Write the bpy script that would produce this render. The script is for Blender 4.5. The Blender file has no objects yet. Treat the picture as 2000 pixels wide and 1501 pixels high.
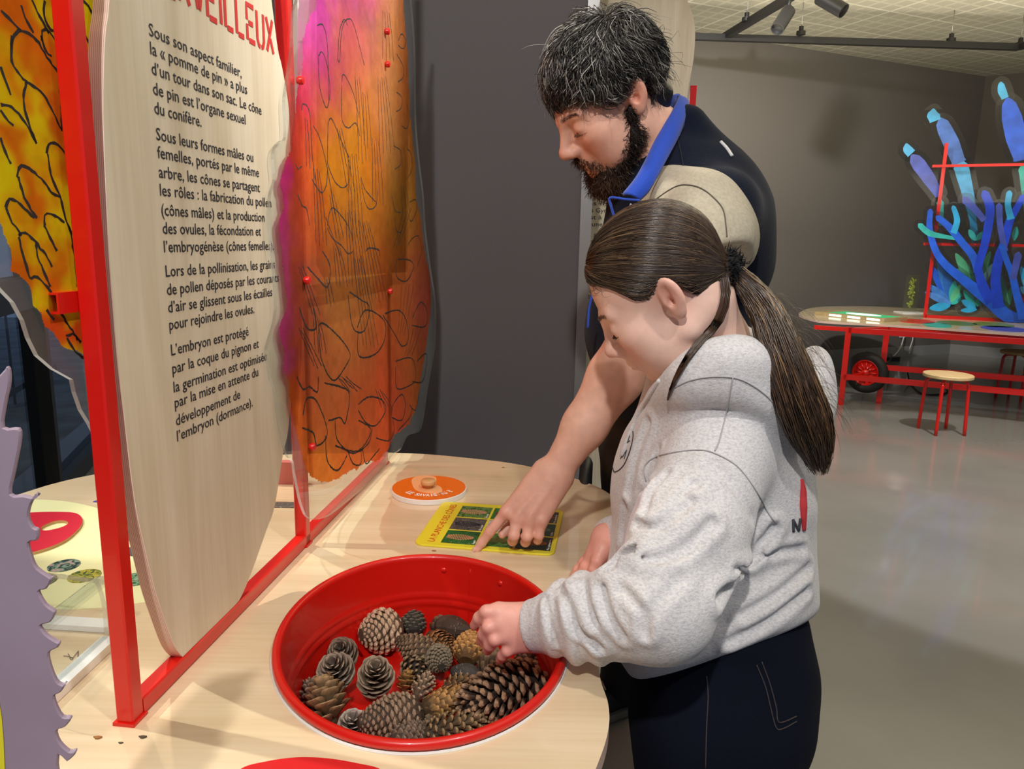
import bpy, math, random
import numpy as np
from mathutils import Matrix, Vector
from mathutils.geometry import tessellate_polygon

S = bpy.context.scene
COL = S.collection
rng = np.random.default_rng(7)

# ---------------------------------------------------------------- camera
FPX = 1444.0                      # focal length in pixels of the 2000 x 1501 frame
CAM_H = 1.37
PITCH, ROLL = math.radians(11.0), math.radians(1.136)
_f = np.array([0, math.cos(PITCH), -math.sin(PITCH)])
_r0 = np.array([1.0, 0, 0]); _u0 = np.array([0, math.sin(PITCH), math.cos(PITCH)])
CR = math.cos(ROLL) * _r0 + math.sin(ROLL) * _u0
CU = -math.sin(ROLL) * _r0 + math.cos(ROLL) * _u0
CP = np.array([0, 0, CAM_H])
cam_data = bpy.data.cameras.new('camera')
cam = bpy.data.objects.new('camera', cam_data); COL.objects.link(cam)
cam_data.sensor_width = 36.0
cam_data.lens = FPX * 36.0 / 2000.0
cam_data.clip_start = 0.02
M = Matrix.Identity(4)
for i in range(3):
    M[i][0], M[i][1], M[i][2], M[i][3] = CR[i], CU[i], -_f[i], CP[i]
cam.matrix_world = M
S.camera = cam

# ---------------------------------------------------------------- view, world, lights
S.view_settings.view_transform = 'Standard'
S.view_settings.look = 'None'
S.view_settings.exposure = 0.0
S.view_settings.gamma = 1.0
S.view_settings.use_curve_mapping = False
S.cycles.max_bounces = 8
S.cycles.transparent_max_bounces = 24
S.cycles.caustics_reflective = False
S.cycles.caustics_refractive = False
S.cycles.sample_clamp_indirect = 4.0
world = bpy.data.worlds.new('night_sky'); S.world = world
world.use_nodes = True
world.node_tree.nodes['Background'].inputs[0].default_value = (0.22, 0.30, 0.46, 1)
world.node_tree.nodes['Background'].inputs[1].default_value = 0.45


def spot(name, loc, target, power, color, angle, blend=0.25, size=0.03):
    d = bpy.data.lights.new(name, 'SPOT')
    d.energy = power; d.color = color; d.spot_size = math.radians(angle); d.spot_blend = blend
    d.shadow_soft_size = size
    o = bpy.data.objects.new(name, d); COL.objects.link(o)
    o.location = loc
    o.rotation_euler = (Vector(target) - Vector(loc)).to_track_quat('-Z', 'Y').to_euler()
    return o


def area(name, loc, target, power, color, sx, sy):
    d = bpy.data.lights.new(name, 'AREA'); d.shape = 'RECTANGLE'
    d.energy = power; d.color = color; d.size = sx; d.size_y = sy
    o = bpy.data.objects.new(name, d); COL.objects.link(o)
    o.location = loc
    o.rotation_euler = (Vector(target) - Vector(loc)).to_track_quat('-Z', 'Y').to_euler()
    return o


WARM = (1.0, 0.88, 0.72)
NEUT = (1.0, 0.96, 0.92)
spot('track_spot_side', (-2.55, 1.30, 3.05), (-0.25, 0.95, 0.85), 445, WARM, 50, 0.2, 0.03)
spot('track_spot_front', (-0.35, -1.10, 3.1), (0.15, 1.35, 1.0), 200, NEUT, 62, 0.3, 0.05)
spot('track_spot_panel', (-1.45, 2.15, 3.1), (-0.30, 1.45, 1.0), 170, WARM, 30, 0.4, 0.03)
spot('track_spot_print', (1.3, 1.75, 3.25), (-0.34, 1.50, 1.85), 330, NEUT, 27, 0.8, 0.04)
spot('track_spot_text', (0.9, -0.2, 3.2), (-0.35, 1.0, 1.3), 90, NEUT, 40, 0.4, 0.05)
spot('track_spot_display', (3.0, 4.3, 3.2), (4.55, 7.3, 0.55), 120, (0.80, 0.88, 1.0), 40, 0.4, 0.04)
spot('track_spot_floor', (3.1, 4.0, 3.15), (3.1, 4.01, 0.0), 330, NEUT, 71, 0.07, 0.04)
spot('track_spot_wall', (1.2, 4.6, 3.15), (2.4, 8.2, 1.3), 560, NEUT, 75, 0.9, 0.05)
area('ceiling_bounce', (1.0, 2.0, 3.3), (1.0, 2.0, 0.0), 62, WARM, 6.0, 6.0)  # added soft fill in place of light bouncing off the ceiling
area('unseen_ceiling_fill', (3.2, 4.2, 2.2), (3.2, 4.4, 3.5), 230, (1.0, 0.9, 0.68), 5.0, 5.0)  # unseen area lamp added to brighten the ceiling, no fitting hangs here


# ---------------------------------------------------------------- pixel <-> world
def ray(x, y):
    return (x - 1000.0) / FPX * CR + (750.5 - y) / FPX * CU + _f


def W(x, y, d):
    """World point seen at photo pixel (x, y) at camera depth d."""
    return CP + d * ray(x, y)


def Wz(x, y, z):
    r = ray(x, y)
    return CP + (z - CAM_H) / r[2] * r


def Wpl(x, y, o, n):
    """World point where the pixel's line of sight meets the plane through o with normal n."""
    r = ray(x, y)
    return CP + np.dot(np.asarray(o) - CP, n) / np.dot(r, n) * r


def proj(p):
    q = np.asarray(p, float) - CP
    d = q @ _f
    return np.stack([1000 + FPX * (q @ CR) / d, 750.5 - FPX * (q @ CU) / d, d], -1)


# ---------------------------------------------------------------- objects
def tag(o, label=None, cat=None, group=None, kind=None):
    if label: o['label'] = label
    if cat: o['category'] = cat
    if group: o['group'] = group
    if kind: o['kind'] = kind
    return o


def empty(name, loc, label=None, cat=None, group=None, mat=None):
    o = bpy.data.objects.new(name, None); COL.objects.link(o)
    if mat is not None: o.matrix_world = mat
    else: o.location = [float(v) for v in loc]
    o.empty_display_size = 0.05
    return tag(o, label, cat, group)


def root_matrix(o):
    m = Matrix.Identity(4)
    chain = []
    while o is not None:
        chain.append(o); o = o.parent
    for c in reversed(chain):
        m = m @ c.matrix_basis
    return np.array(m)


def obj(name, VF, mats, parent=None, local=False, smooth=True, col=None, fm=None, auto=None):
    """One mesh object. VF = (verts, faces). Verts are world coordinates unless local."""
    V, F = VF
    V = np.asarray(V, float).reshape(-1, 3)
    if parent is not None and not local:
        mi = np.linalg.inv(root_matrix(parent))
        V = V @ mi[:3, :3].T + mi[:3, 3]
    me = bpy.data.meshes.new(name)
    if isinstance(F, np.ndarray) and F.ndim == 2:
        n, k = F.shape
        me.vertices.add(len(V)); me.vertices.foreach_set('co', V.astype(np.float32).ravel())
        me.loops.add(n * k); me.loops.foreach_set('vertex_index', F.astype(np.int32).ravel())
        me.polygons.add(n)
        me.polygons.foreach_set('loop_start', np.arange(0, n * k, k, dtype=np.int32))
        me.polygons.foreach_set('loop_total', np.full(n, k, dtype=np.int32))
        me.update(calc_edges=True)
    else:
        me.from_pydata([tuple(v) for v in V], [], [list(map(int, f)) for f in F])
    me.validate()
    me.polygons.foreach_set('use_smooth', [bool(smooth)] * len(me.polygons))
    if not isinstance(mats, (list, tuple)): mats = [mats]
    for m in mats: me.materials.append(m)
    if fm is not None and len(fm) == len(me.polygons):
        me.polygons.foreach_set('material_index', np.asarray(fm, np.int32))
    if col is not None:
        a = me.color_attributes.new('Col', 'FLOAT_COLOR', 'POINT')
        c = np.ones((len(V), 4), np.float32); c[:, :3] = col
        a.data.foreach_set('color', c.ravel())
    if auto is not None:
        me.set_sharp_from_angle(angle=math.radians(auto))
    o = bpy.data.objects.new(name, me); COL.objects.link(o)
    if parent is not None: o.parent = parent
    return o


def join(*parts):
    V, F, n = [], [], 0
    for v, f in parts:
        v = np.asarray(v, float).reshape(-1, 3)
        V.append(v); F.extend([[int(i) + n for i in q] for q in f]); n += len(v)
    return np.concatenate(V), F


def box(lo, hi):
    x0, y0, z0 = lo; x1, y1, z1 = hi
    V = [(x0, y0, z0), (x1, y0, z0), (x1, y1, z0), (x0, y1, z0), (x0, y0, z1), (x1, y0, z1), (x1, y1, z1), (x0, y1, z1)]
    F = [(0, 3, 2, 1), (4, 5, 6, 7), (0, 1, 5, 4), (1, 2, 6, 5), (2, 3, 7, 6), (3, 0, 4, 7)]
    return np.array(V, float), F


def xf(VF, m):
    m = np.array(m); V = np.asarray(VF[0], float)
    return V @ m[:3, :3].T + m[:3, 3], VF[1]


def basis(o, x, y, z):
    m = np.eye(4)
    m[:3, 0], m[:3, 1], m[:3, 2], m[:3, 3] = x, y, z, o
    return m


def nrm(v):
    v = np.asarray(v, float)
    return v / np.linalg.norm(v)


def bar(a, b, w, h=None, up=(0, 0, 1), bev=0.0):
    """Square bar from a to b."""
    a, b = np.asarray(a, float), np.asarray(b, float)
    h = h or w
    z = nrm(b - a); x = np.cross(up, z)
    if np.linalg.norm(x) < 1e-6: x = np.array([1.0, 0, 0])
    x = nrm(x); y = np.cross(z, x)
    L = np.linalg.norm(b - a)
    if bev <= 0:
        return xf(box((-w / 2, -h / 2, 0), (w / 2, h / 2, L)), basis(a, x, y, z))
    c = bev
    o = [(-w/2+c, -h/2), (w/2-c, -h/2), (w/2, -h/2+c), (w/2, h/2-c), (w/2-c, h/2), (-w/2+c, h/2), (-w/2, h/2-c), (-w/2, -h/2+c)]
    V = [(px, py, 0) for px, py in o] + [(px, py, L) for px, py in o]
    F = [(i, (i + 1) % 8, 8 + (i + 1) % 8, 8 + i) for i in range(8)] + [tuple(range(7, -1, -1)), tuple(range(8, 16))]
    return xf((np.array(V), F), basis(a, x, y, z))


def frames(P):
    P = np.asarray(P, float); n = len(P)
    T = np.gradient(P, axis=0); T /= np.maximum(np.linalg.norm(T, axis=1, keepdims=True), 1e-9)
    N = np.zeros_like(P)
    ref = np.array([0, 0, 1.0]) if abs(T[0, 2]) < 0.9 else np.array([1.0, 0, 0])
    N[0] = nrm(np.cross(T[0], ref))
    for i in range(1, n):
        v = N[i - 1] - T[i] * (N[i - 1] @ T[i])
        N[i] = nrm(v) if np.linalg.norm(v) > 1e-8 else N[i - 1]
    return T, N, np.cross(T, N)


def tube(P, r, k=8, cap=True):
    P = np.asarray(P, float); n = len(P)
    r = np.broadcast_to(np.asarray(r, float), (n,))
    T, N, B = frames(P)
    a = np.arange(k) / k * 2 * math.pi
    V = (P[:, None] + r[:, None, None] * (np.cos(a)[None, :, None] * N[:, None] + np.sin(a)[None, :, None] * B[:, None])).reshape(-1, 3)
    F = [(i * k + j, i * k + (j + 1) % k, (i + 1) * k + (j + 1) % k, (i + 1) * k + j) for i in range(n - 1) for j in range(k)]
    if cap: F += [tuple(range(k - 1, -1, -1)), tuple(range((n - 1) * k, n * k))]
    return V, F


def spline(P, n, closed=False):
    """Catmull-Rom through P, n samples per span."""
    P = np.asarray(P, float); m = len(P)
    out = []
    for i in range(m if closed else m - 1):
        if closed:
            p0, p1, p2, p3 = P[(i - 1) % m], P[i], P[(i + 1) % m], P[(i + 2) % m]
        else:
            p0, p1, p2, p3 = P[max(i - 1, 0)], P[i], P[i + 1], P[min(i + 2, m - 1)]
        for t in np.arange(n) / n:
            out.append(0.5 * (2 * p1 + (p2 - p0) * t + (2 * p0 - 5 * p1 + 4 * p2 - p3) * t * t + (3 * p1 - p0 - 3 * p2 + p3) * t ** 3))
    if not closed: out.append(P[-1])
    return np.array(out)


def prism(poly, z0, z1, bev=0.0):
    """Extruded 2-D outline (x, y) between z0 and z1 with a small chamfer."""
    P = np.asarray(poly, float)[:, :2]
    ar = 0.5 * np.sum(P[:, 0] * np.roll(P[:, 1], -1) - np.roll(P[:, 0], -1) * P[:, 1])
    if ar < 0: P = P[::-1]
    n = len(P)
    rings = []
    if bev > 0:
        e = np.roll(P, -1, 0) - np.roll(P, 1, 0)
        nn = np.stack([e[:, 1], -e[:, 0]], 1); nn /= np.maximum(np.linalg.norm(nn, axis=1, keepdims=True), 1e-9)
        I = P - nn * bev
        rings = [(I, z0), (P, z0 + bev), (P, z1 - bev), (I, z1)]
    else:
        rings = [(P, z0), (P, z1)]
    V = np.concatenate([np.c_[p, np.full(n, z)] for p, z in rings])
    F = []
    for r in range(len(rings) - 1):
        F += [(r * n + i, r * n + (i + 1) % n, (r + 1) * n + (i + 1) % n, (r + 1) * n + i) for i in range(n)]
    tri = tessellate_polygon([[Vector((p[0], p[1], 0)) for p in rings[0][0]]])
    o = (len(rings) - 1) * n
    for t in tri:
        a, b, c = t
        q = rings[0][0]
        s = (q[b][0] - q[a][0]) * (q[c][1] - q[a][1]) - (q[b][1] - q[a][1]) * (q[c][0] - q[a][0])
        if s < 0: a, b, c = a, c, b
        F.append((c, b, a)); F.append((o + a, o + b, o + c))
    return V, F


def lathe(prof, k=48, cap=False):
    n = len(prof); a = np.arange(k) / k * 2 * math.pi
    V = np.array([(r * math.cos(t), r * math.sin(t), z) for r, z in prof for t in a])
    F = [(i * k + j, i * k + (j + 1) % k, (i + 1) * k + (j + 1) % k, (i + 1) * k + j) for i in range(n - 1) for j in range(k)]
    if cap: F += [tuple(range(k - 1, -1, -1)), tuple(range((n - 1) * k, n * k))]
    return V, F


def inside(P, poly):
    """Vectorised point in polygon."""
    P = np.asarray(P, float); poly = np.asarray(poly, float)
    x, y = P[:, 0], P[:, 1]
    c = np.zeros(len(P), bool)
    for (x0, y0), (x1, y1) in zip(poly, np.roll(poly, -1, 0)):
        m = ((y0 > y) != (y1 > y))
        if y0 != y1:
            c ^= m & (x < (x1 - x0) * (y - y0) / (y1 - y0) + x0)
    return c


def offset_poly(P, d):
    P = np.asarray(P, float)
    ar = 0.5 * np.sum(P[:, 0] * np.roll(P[:, 1], -1) - np.roll(P[:, 0], -1) * P[:, 1])
    e = np.roll(P, -1, 0) - np.roll(P, 1, 0)
    nn = np.stack([e[:, 1], -e[:, 0]], 1) * (1 if ar > 0 else -1)
    nn /= np.maximum(np.linalg.norm(nn, axis=1, keepdims=True), 1e-9)
    return P + nn * d


def vnoise(P, scale, seed=0):
    """Smooth value noise in -1..1 for N x D points."""
    P = np.asarray(P, float) * scale
    if P.shape[1] == 2: P = np.c_[P, np.zeros(len(P))]
    i = np.floor(P).astype(np.int64); f = P - i; f = f * f * (3 - 2 * f)

    def h(a, b, c):
        n = (a * 374761393 + b * 668265263 + c * 2147483647 + seed * 974711) & 0x7fffffff
        n = ((n ^ (n >> 13)) * 1274126177) & 0x7fffffff
        n = ((n ^ (n >> 15)) * 2246822519) & 0x7fffffff
        return (n ^ (n >> 16)) % 65536 / 32767.5 - 1
    r = 0
    for dx in (0, 1):
        for dy in (0, 1):
            for dz in (0, 1):
                w = (f[:, 0] if dx else 1 - f[:, 0]) * (f[:, 1] if dy else 1 - f[:, 1]) * (f[:, 2] if dz else 1 - f[:, 2])
                r = r + w * h(i[:, 0] + dx, i[:, 1] + dy, i[:, 2] + dz)
    return r


def srgb(r, g, b):
    c = np.array([r, g, b], float) / 255.0
    return np.where(c <= 0.04045, c / 12.92, ((c + 0.055) / 1.055) ** 2.4)


# ---------------------------------------------------------------- materials
def new_mat(name):
    m = bpy.data.materials.new(name); m.use_nodes = True
    nt = m.node_tree
    return m, nt, nt.nodes['Principled BSDF'], nt.nodes['Material Output']


def mat(name, color, rough=0.5, metal=0.0, coat=0.0, bump=None, var=None, sss=0.0, spec=0.5, sheen=0.0, attr=False, emit=None):
    """Principled material. bump=(scale, strength), var=(scale, amount) mottles value."""
    m, nt, b, out = new_mat(name)
    c = tuple(float(v) for v in color) + (1,)
    b.inputs['Base Color'].default_value = c
    b.inputs['Roughness'].default_value = rough
    b.inputs['Metallic'].default_value = metal
    b.inputs['Specular IOR Level'].default_value = spec
    b.inputs['Coat Weight'].default_value = coat
    b.inputs['Coat Roughness'].default_value = 0.06
    if sheen:
        b.inputs['Sheen Weight'].default_value = sheen
        b.inputs['Sheen Roughness'].default_value = 0.5
    if sss:
        b.inputs['Subsurface Weight'].default_value = sss
        b.inputs['Subsurface Radius'].default_value = (1.0, 0.35, 0.2)
        b.inputs['Subsurface Scale'].default_value = 0.006
    src = None
    if attr:
        a = nt.nodes.new('ShaderNodeVertexColor'); a.layer_name = 'Col'; src = a.outputs[0]
    tc = nt.nodes.new('ShaderNodeTexCoord')
    if var:
        n = nt.nodes.new('ShaderNodeTexNoise'); n.inputs['Scale'].default_value = var[0]; n.inputs['Detail'].default_value = 4
        nt.links.new(tc.outputs['Object'], n.inputs['Vector'])
        mr = nt.nodes.new('ShaderNodeMapRange')
        mr.inputs[1].default_value = 0.3; mr.inputs[2].default_value = 0.7
        mr.inputs[3].default_value = 1 - var[1]; mr.inputs[4].default_value = 1 + var[1]
        nt.links.new(n.outputs['Fac'], mr.inputs[0])
        mx = nt.nodes.new('ShaderNodeMix'); mx.data_type = 'RGBA'; mx.blend_type = 'MULTIPLY'
        mx.inputs[0].default_value = 1.0
        if src is not None: nt.links.new(src, mx.inputs[6])
        else: mx.inputs[6].default_value = c
        nt.links.new(mr.outputs[0], mx.inputs[7])
        src = mx.outputs[2]
    if src is not None:
        nt.links.new(src, b.inputs['Base Color'])
    if bump:
        n = nt.nodes.new('ShaderNodeTexNoise'); n.inputs['Scale'].default_value = bump[0]; n.inputs['Detail'].default_value = 3
        nt.links.new(tc.outputs['Object'], n.inputs['Vector'])
        bp = nt.nodes.new('ShaderNodeBump'); bp.inputs['Strength'].default_value = bump[1]; bp.inputs['Distance'].default_value = 0.002
        nt.links.new(n.outputs['Fac'], bp.inputs['Height']); nt.links.new(bp.outputs[0], b.inputs['Normal'])
    if emit:
        if src is not None: nt.links.new(src, b.inputs['Emission Color'])
        else: b.inputs['Emission Color'].default_value = c
        b.inputs['Emission Strength'].default_value = emit
    return m


def wood(name, c0, c1, axis, scale=1.0, rough=0.45, coat=0.0):
    """Pale birch plywood: long soft grain along one object axis."""
    m, nt, b, out = new_mat(name)
    tc = nt.nodes.new('ShaderNodeTexCoord'); mp = nt.nodes.new('ShaderNodeMapping')
    s = [9.0 * scale] * 3; s[axis] = 0.9 * scale
    mp.inputs['Scale'].default_value = s
    nt.links.new(tc.outputs['Object'], mp.inputs[0])
    n1 = nt.nodes.new('ShaderNodeTexNoise'); n1.inputs['Scale'].default_value = 2.2; n1.inputs['Detail'].default_value = 6
    n1.inputs['Distortion'].default_value = 0.6
    nt.links.new(mp.outputs[0], n1.inputs['Vector'])
    mp2 = nt.nodes.new('ShaderNodeMapping'); s2 = [160.0] * 3; s2[axis] = 6.0
    mp2.inputs['Scale'].default_value = s2
    nt.links.new(tc.outputs['Object'], mp2.inputs[0])
    n2 = nt.nodes.new('ShaderNodeTexNoise'); n2.inputs['Scale'].default_value = 1.0; n2.inputs['Detail'].default_value = 2
    nt.links.new(mp2.outputs[0], n2.inputs['Vector'])
    ad = nt.nodes.new('ShaderNodeMath'); ad.operation = 'MULTIPLY_ADD'; ad.inputs[1].default_value = 0.35
    nt.links.new(n2.outputs['Fac'], ad.inputs[0]); nt.links.new(n1.outputs['Fac'], ad.inputs[2])
    cr = nt.nodes.new('ShaderNodeValToRGB')
    cr.color_ramp.elements[0].position = 0.42; cr.color_ramp.elements[1].position = 0.92
    cr.color_ramp.elements[0].color = tuple(c0) + (1,); cr.color_ramp.elements[1].color = tuple(c1) + (1,)
    nt.links.new(ad.outputs[0], cr.inputs[0]); nt.links.new(cr.outputs[0], b.inputs['Base Color'])
    b.inputs['Roughness'].default_value = rough
    b.inputs['Coat Weight'].default_value = coat; b.inputs['Coat Roughness'].default_value = 0.04
    return m


def plyedge(name, axis=2, scale=420.0):
    """Layered plywood edge, veneers stacked along one object axis."""
    m, nt, b, out = new_mat(name)
    tc = nt.nodes.new('ShaderNodeTexCoord'); sp = nt.nodes.new('ShaderNodeSeparateXYZ')
    nt.links.new(tc.outputs['Object'], sp.inputs[0])
    mu = nt.nodes.new('ShaderNodeMath'); mu.operation = 'MULTIPLY'; mu.inputs[1].default_value = scale * 2 * math.pi
    nt.links.new(sp.outputs[axis], mu.inputs[0])
    si = nt.nodes.new('ShaderNodeMath'); si.operation = 'SINE'; nt.links.new(mu.outputs[0], si.inputs[0])
    cr = nt.nodes.new('ShaderNodeValToRGB')
    cr.color_ramp.elements[0].position = 0.25; cr.color_ramp.elements[1].position = 0.75
    cr.color_ramp.elements[0].color = (0.48, 0.33, 0.26, 1); cr.color_ramp.elements[1].color = (0.74, 0.57, 0.48, 1)
    mr = nt.nodes.new('ShaderNodeMapRange'); mr.inputs[1].default_value = -1
    nt.links.new(si.outputs[0], mr.inputs[0]); nt.links.new(mr.outputs[0], cr.inputs[0])
    nt.links.new(cr.outputs[0], b.inputs['Base Color'])
    b.inputs['Roughness'].default_value = 0.6
    return m


def acrylic(name, tint=(0.95, 0.97, 0.97), gloss=1.0, rough=0.02, base=0.03):
    m = bpy.data.materials.new(name); m.use_nodes = True
    nt = m.node_tree; nt.nodes.clear()
    out = nt.nodes.new('ShaderNodeOutputMaterial')
    tr = nt.nodes.new('ShaderNodeBsdfTransparent'); tr.inputs[0].default_value = tuple(tint) + (1,)
    gl = nt.nodes.new('ShaderNodeBsdfGlossy'); gl.inputs['Roughness'].default_value = rough
    lw = nt.nodes.new('ShaderNodeFresnel'); lw.inputs[0].default_value = 1.45
    ml = nt.nodes.new('ShaderNodeMath'); ml.operation = 'MULTIPLY'; ml.inputs[1].default_value = gloss
    mx = nt.nodes.new('ShaderNodeMixShader')
    ge = nt.nodes.new('ShaderNodeNewGeometry')
    fr = nt.nodes.new('ShaderNodeMath'); fr.operation = 'SUBTRACT'; fr.inputs[0].default_value = 1.0
    nt.links.new(ge.outputs['Backfacing'], fr.inputs[1])
    m0 = nt.nodes.new('ShaderNodeMath'); m0.operation = 'MULTIPLY'
    nt.links.new(lw.outputs[0], m0.inputs[0]); nt.links.new(fr.outputs[0], m0.inputs[1])
    nt.links.new(m0.outputs[0], ml.inputs[0]); nt.links.new(ml.outputs[0], mx.inputs[0])
    nt.links.new(tr.outputs[0], mx.inputs[1]); nt.links.new(gl.outputs[0], mx.inputs[2])
    di = nt.nodes.new('ShaderNodeBsdfTranslucent'); di.inputs[0].default_value = (0.8, 0.8, 0.8, 1)
    m2 = nt.nodes.new('ShaderNodeMixShader'); m2.inputs[0].default_value = base
    nt.links.new(mx.outputs[0], m2.inputs[1]); nt.links.new(di.outputs[0], m2.inputs[2])
    nt.links.new(m2.outputs[0], out.inputs[0])
    return m


def film(name, opacity=0.5, translucency=0.5, emit=0.0):
    """Ink printed on clear plastic: coloured see-through film with some diffuse body (colour from the mesh)."""
    m = bpy.data.materials.new(name); m.use_nodes = True
    nt = m.node_tree; nt.nodes.clear()
    out = nt.nodes.new('ShaderNodeOutputMaterial')
    a = nt.nodes.new('ShaderNodeVertexColor'); a.layer_name = 'Col'
    tr = nt.nodes.new('ShaderNodeBsdfTransparent'); nt.links.new(a.outputs[0], tr.inputs[0])
    df = nt.nodes.new('ShaderNodeBsdfDiffuse'); nt.links.new(a.outputs[0], df.inputs[0])
    tl = nt.nodes.new('ShaderNodeBsdfTranslucent'); nt.links.new(a.outputs[0], tl.inputs[0])
    m1 = nt.nodes.new('ShaderNodeMixShader'); m1.inputs[0].default_value = translucency
    nt.links.new(df.outputs[0], m1.inputs[1]); nt.links.new(tl.outputs[0], m1.inputs[2])
    m2 = nt.nodes.new('ShaderNodeMixShader'); m2.inputs[0].default_value = opacity
    nt.links.new(tr.outputs[0], m2.inputs[1]); nt.links.new(m1.outputs[0], m2.inputs[2])
    nt.links.new(m2.outputs[0], out.inputs[0])
    return m


BIRCH0, BIRCH1 = srgb(202, 186, 156), srgb(228, 216, 192)
M_board = wood('birch_board', BIRCH0, BIRCH1, 1, 0.9, 0.5)
M_edge = plyedge('plywood_edge', 2)
M_red = mat('red_paint', srgb(206, 22, 12), 0.32, coat=0.25, bump=(40, 0.05))
M_redflat = mat('red_print', srgb(205, 26, 30), 0.4)
M_black = mat('black_plastic', (0.012, 0.012, 0.013), 0.45)
M_ink = mat('dark_ink', srgb(38, 36, 44), 0.6)
M_redink = mat('red_ink', srgb(196, 30, 30), 0.5)
M_crayon = mat('black_crayon', (0.012, 0.011, 0.010), 0.8)
M_clear = acrylic('clear_acrylic')
M_clear_edge = acrylic('acrylic_edge', (0.80, 0.84, 0.84), 1.0, 0.1, 0.42)
M_white = mat('white_laminate', (0.80, 0.80, 0.78), 0.4)
M_steel = mat('brushed_metal', (0.42, 0.42, 0.41), 0.35, metal=0.7)
M_film = film('printed_film', 0.60, 0.45)


# ---------------------------------------------------------------- writing
def text_shape(s, size=1.0, bold=0.0):
    cu = bpy.data.curves.new('lettering', 'FONT')
    cu.body = s; cu.size = size; cu.offset = bold; cu.resolution_u = 2; cu.fill_mode = 'FRONT'
    o = bpy.data.objects.new('lettering', cu); COL.objects.link(o)
    dg = bpy.context.evaluated_depsgraph_get(); dg.update()
    me = bpy.data.meshes.new_from_object(o.evaluated_get(dg))
    V = np.array([v.co[:] for v in me.vertices]).reshape(-1, 3)
    F = [tuple(p.vertices) for p in me.polygons]
    bpy.data.objects.remove(o); bpy.data.curves.remove(cu); bpy.data.meshes.remove(me)
    return V, F


def fit_text(s, x0, x1, y, height, bold=0.0):
    """Flat lettering with cap height ~height whose ink runs from x0 to x1 on baseline y (z = 0)."""
    V, F = text_shape(s, 1.0, bold)
    if len(V) == 0: return V, F
    a, b = V[:, 0].min(), V[:, 0].max()
    V = V.copy()
    V[:, 0] = x0 + (V[:, 0] - a) / (b - a) * (x1 - x0)
    V[:, 1] = y + V[:, 1] * height / 0.73
    return V, F


STENCIL = {
    'M': [[(0, 0), (0, .46)], [(0, .54), (0, 1), (.25, .6)], [(.33, .5), (.5, .25), (.75, .62)], [(.8, .7), (1, 1), (1, .54)], [(1, .46), (1, 0)]],
    'E': [[(.75, 1), (.0, 1), (0, .56)], [(0, .44), (0, 0)], [(.16, 0), (.78, 0)], [(.16, .5), (.62, .5)]],
    'R': [[(0, 0), (0, 1)], [(.16, 1), (.6, 1), (.74, .85), (.74, .62), (.6, .5), (.16, .5)], [(.45, .38), (.78, 0)]],
    'V': [[(0, 1), (.38, .04)], [(.5, .04), (.86, 1)]],
    'I': [[(.1, 0), (.1, 1)]],
    'L': [[(0, 1), (0, 0)], [(.16, 0), (.7, 0)]],
    'U': [[(0, 1), (0, .2), (.14, .02), (.3, 0)], [(.42, 0), (.58, .02), (.72, .2), (.72, 1)]],
    'X': [[(0, 1), (.32, .55)], [(.0, 0), (.34, .48), (.72, 1)], [(.42, .42), (.74, 0)]],
}


def strokes(P, w):
    """Flat ribbon of width w along a 2-D polyline."""
    P = np.asarray(P, float)
    T = np.gradient(P, axis=0); T /= np.maximum(np.linalg.norm(T, axis=1, keepdims=True), 1e-9)
    N = np.stack([-T[:, 1], T[:, 0]], 1)
    w = np.broadcast_to(np.asarray(w, float), (len(P),))[:, None]
    V = np.concatenate([P + N * w / 2, P - N * w / 2])
    n = len(P)
    F = [(i, n + i, n + i + 1, i + 1) for i in range(n - 1)]
    return np.c_[V, np.zeros(2 * n)], F

# ================================================================ room
HT = 0.82                                         # top of the near exhibit table
CEIL = 3.50
M_floor = mat('polished_concrete', srgb(126, 125, 122), 0.20, coat=0.35, var=(1.6, 0.12), bump=(6, 0.06))
M_wall = mat('dark_grey_wall', srgb(94, 90, 92), 0.75, bump=(260, 0.25))
M_wall2 = mat('dark_taupe_wall', srgb(108, 103, 98), 0.8, bump=(180, 0.2))
M_skirt = mat('grey_skirting', srgb(150, 150, 150), 0.5)
M_mull = mat('bronze_mullion', srgb(46, 44, 40), 0.4, metal=0.3)
M_glass = acrylic('window_glass', (0.75, 0.8, 0.84), 0.9, 0.01, 0.0)


def struct(name, VF, m, parent=None, **k):
    o = obj(name, VF, m, parent, smooth=False, **k)
    if parent is None: o['kind'] = 'structure'
    return o


fl = [(-2.9, -2.5), (9, -2.5), (9, 11.5), (-4.6, 11.5), (-2.9, 5.8)]
struct('floor', prism([(-1.0, -2.5), (10, -2.5), (10, 12), (-5.0, 12)], -0.1, 0.0), M_floor)

# back wall: through two floor-line points seen under the far table
b0, b1 = Wz(1630, 703, 0), Wz(1853, 690, 0)
bd = nrm(b1 - b0); bn = np.array([bd[1], -bd[0], 0])      # towards the camera
corner = b1.copy()
bl = b0 - bd * 6.0
zv = np.array([0, 0, 1.0])


def wall_slab(a, b, n, h, t=0.12, z0=0.0):
    a, b = np.asarray(a, float), np.asarray(b, float)
    x = nrm(b - a)
    return xf(box((0, 0, z0), (np.linalg.norm(b - a), t, h)), basis(a, x, -n, zv))


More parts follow.
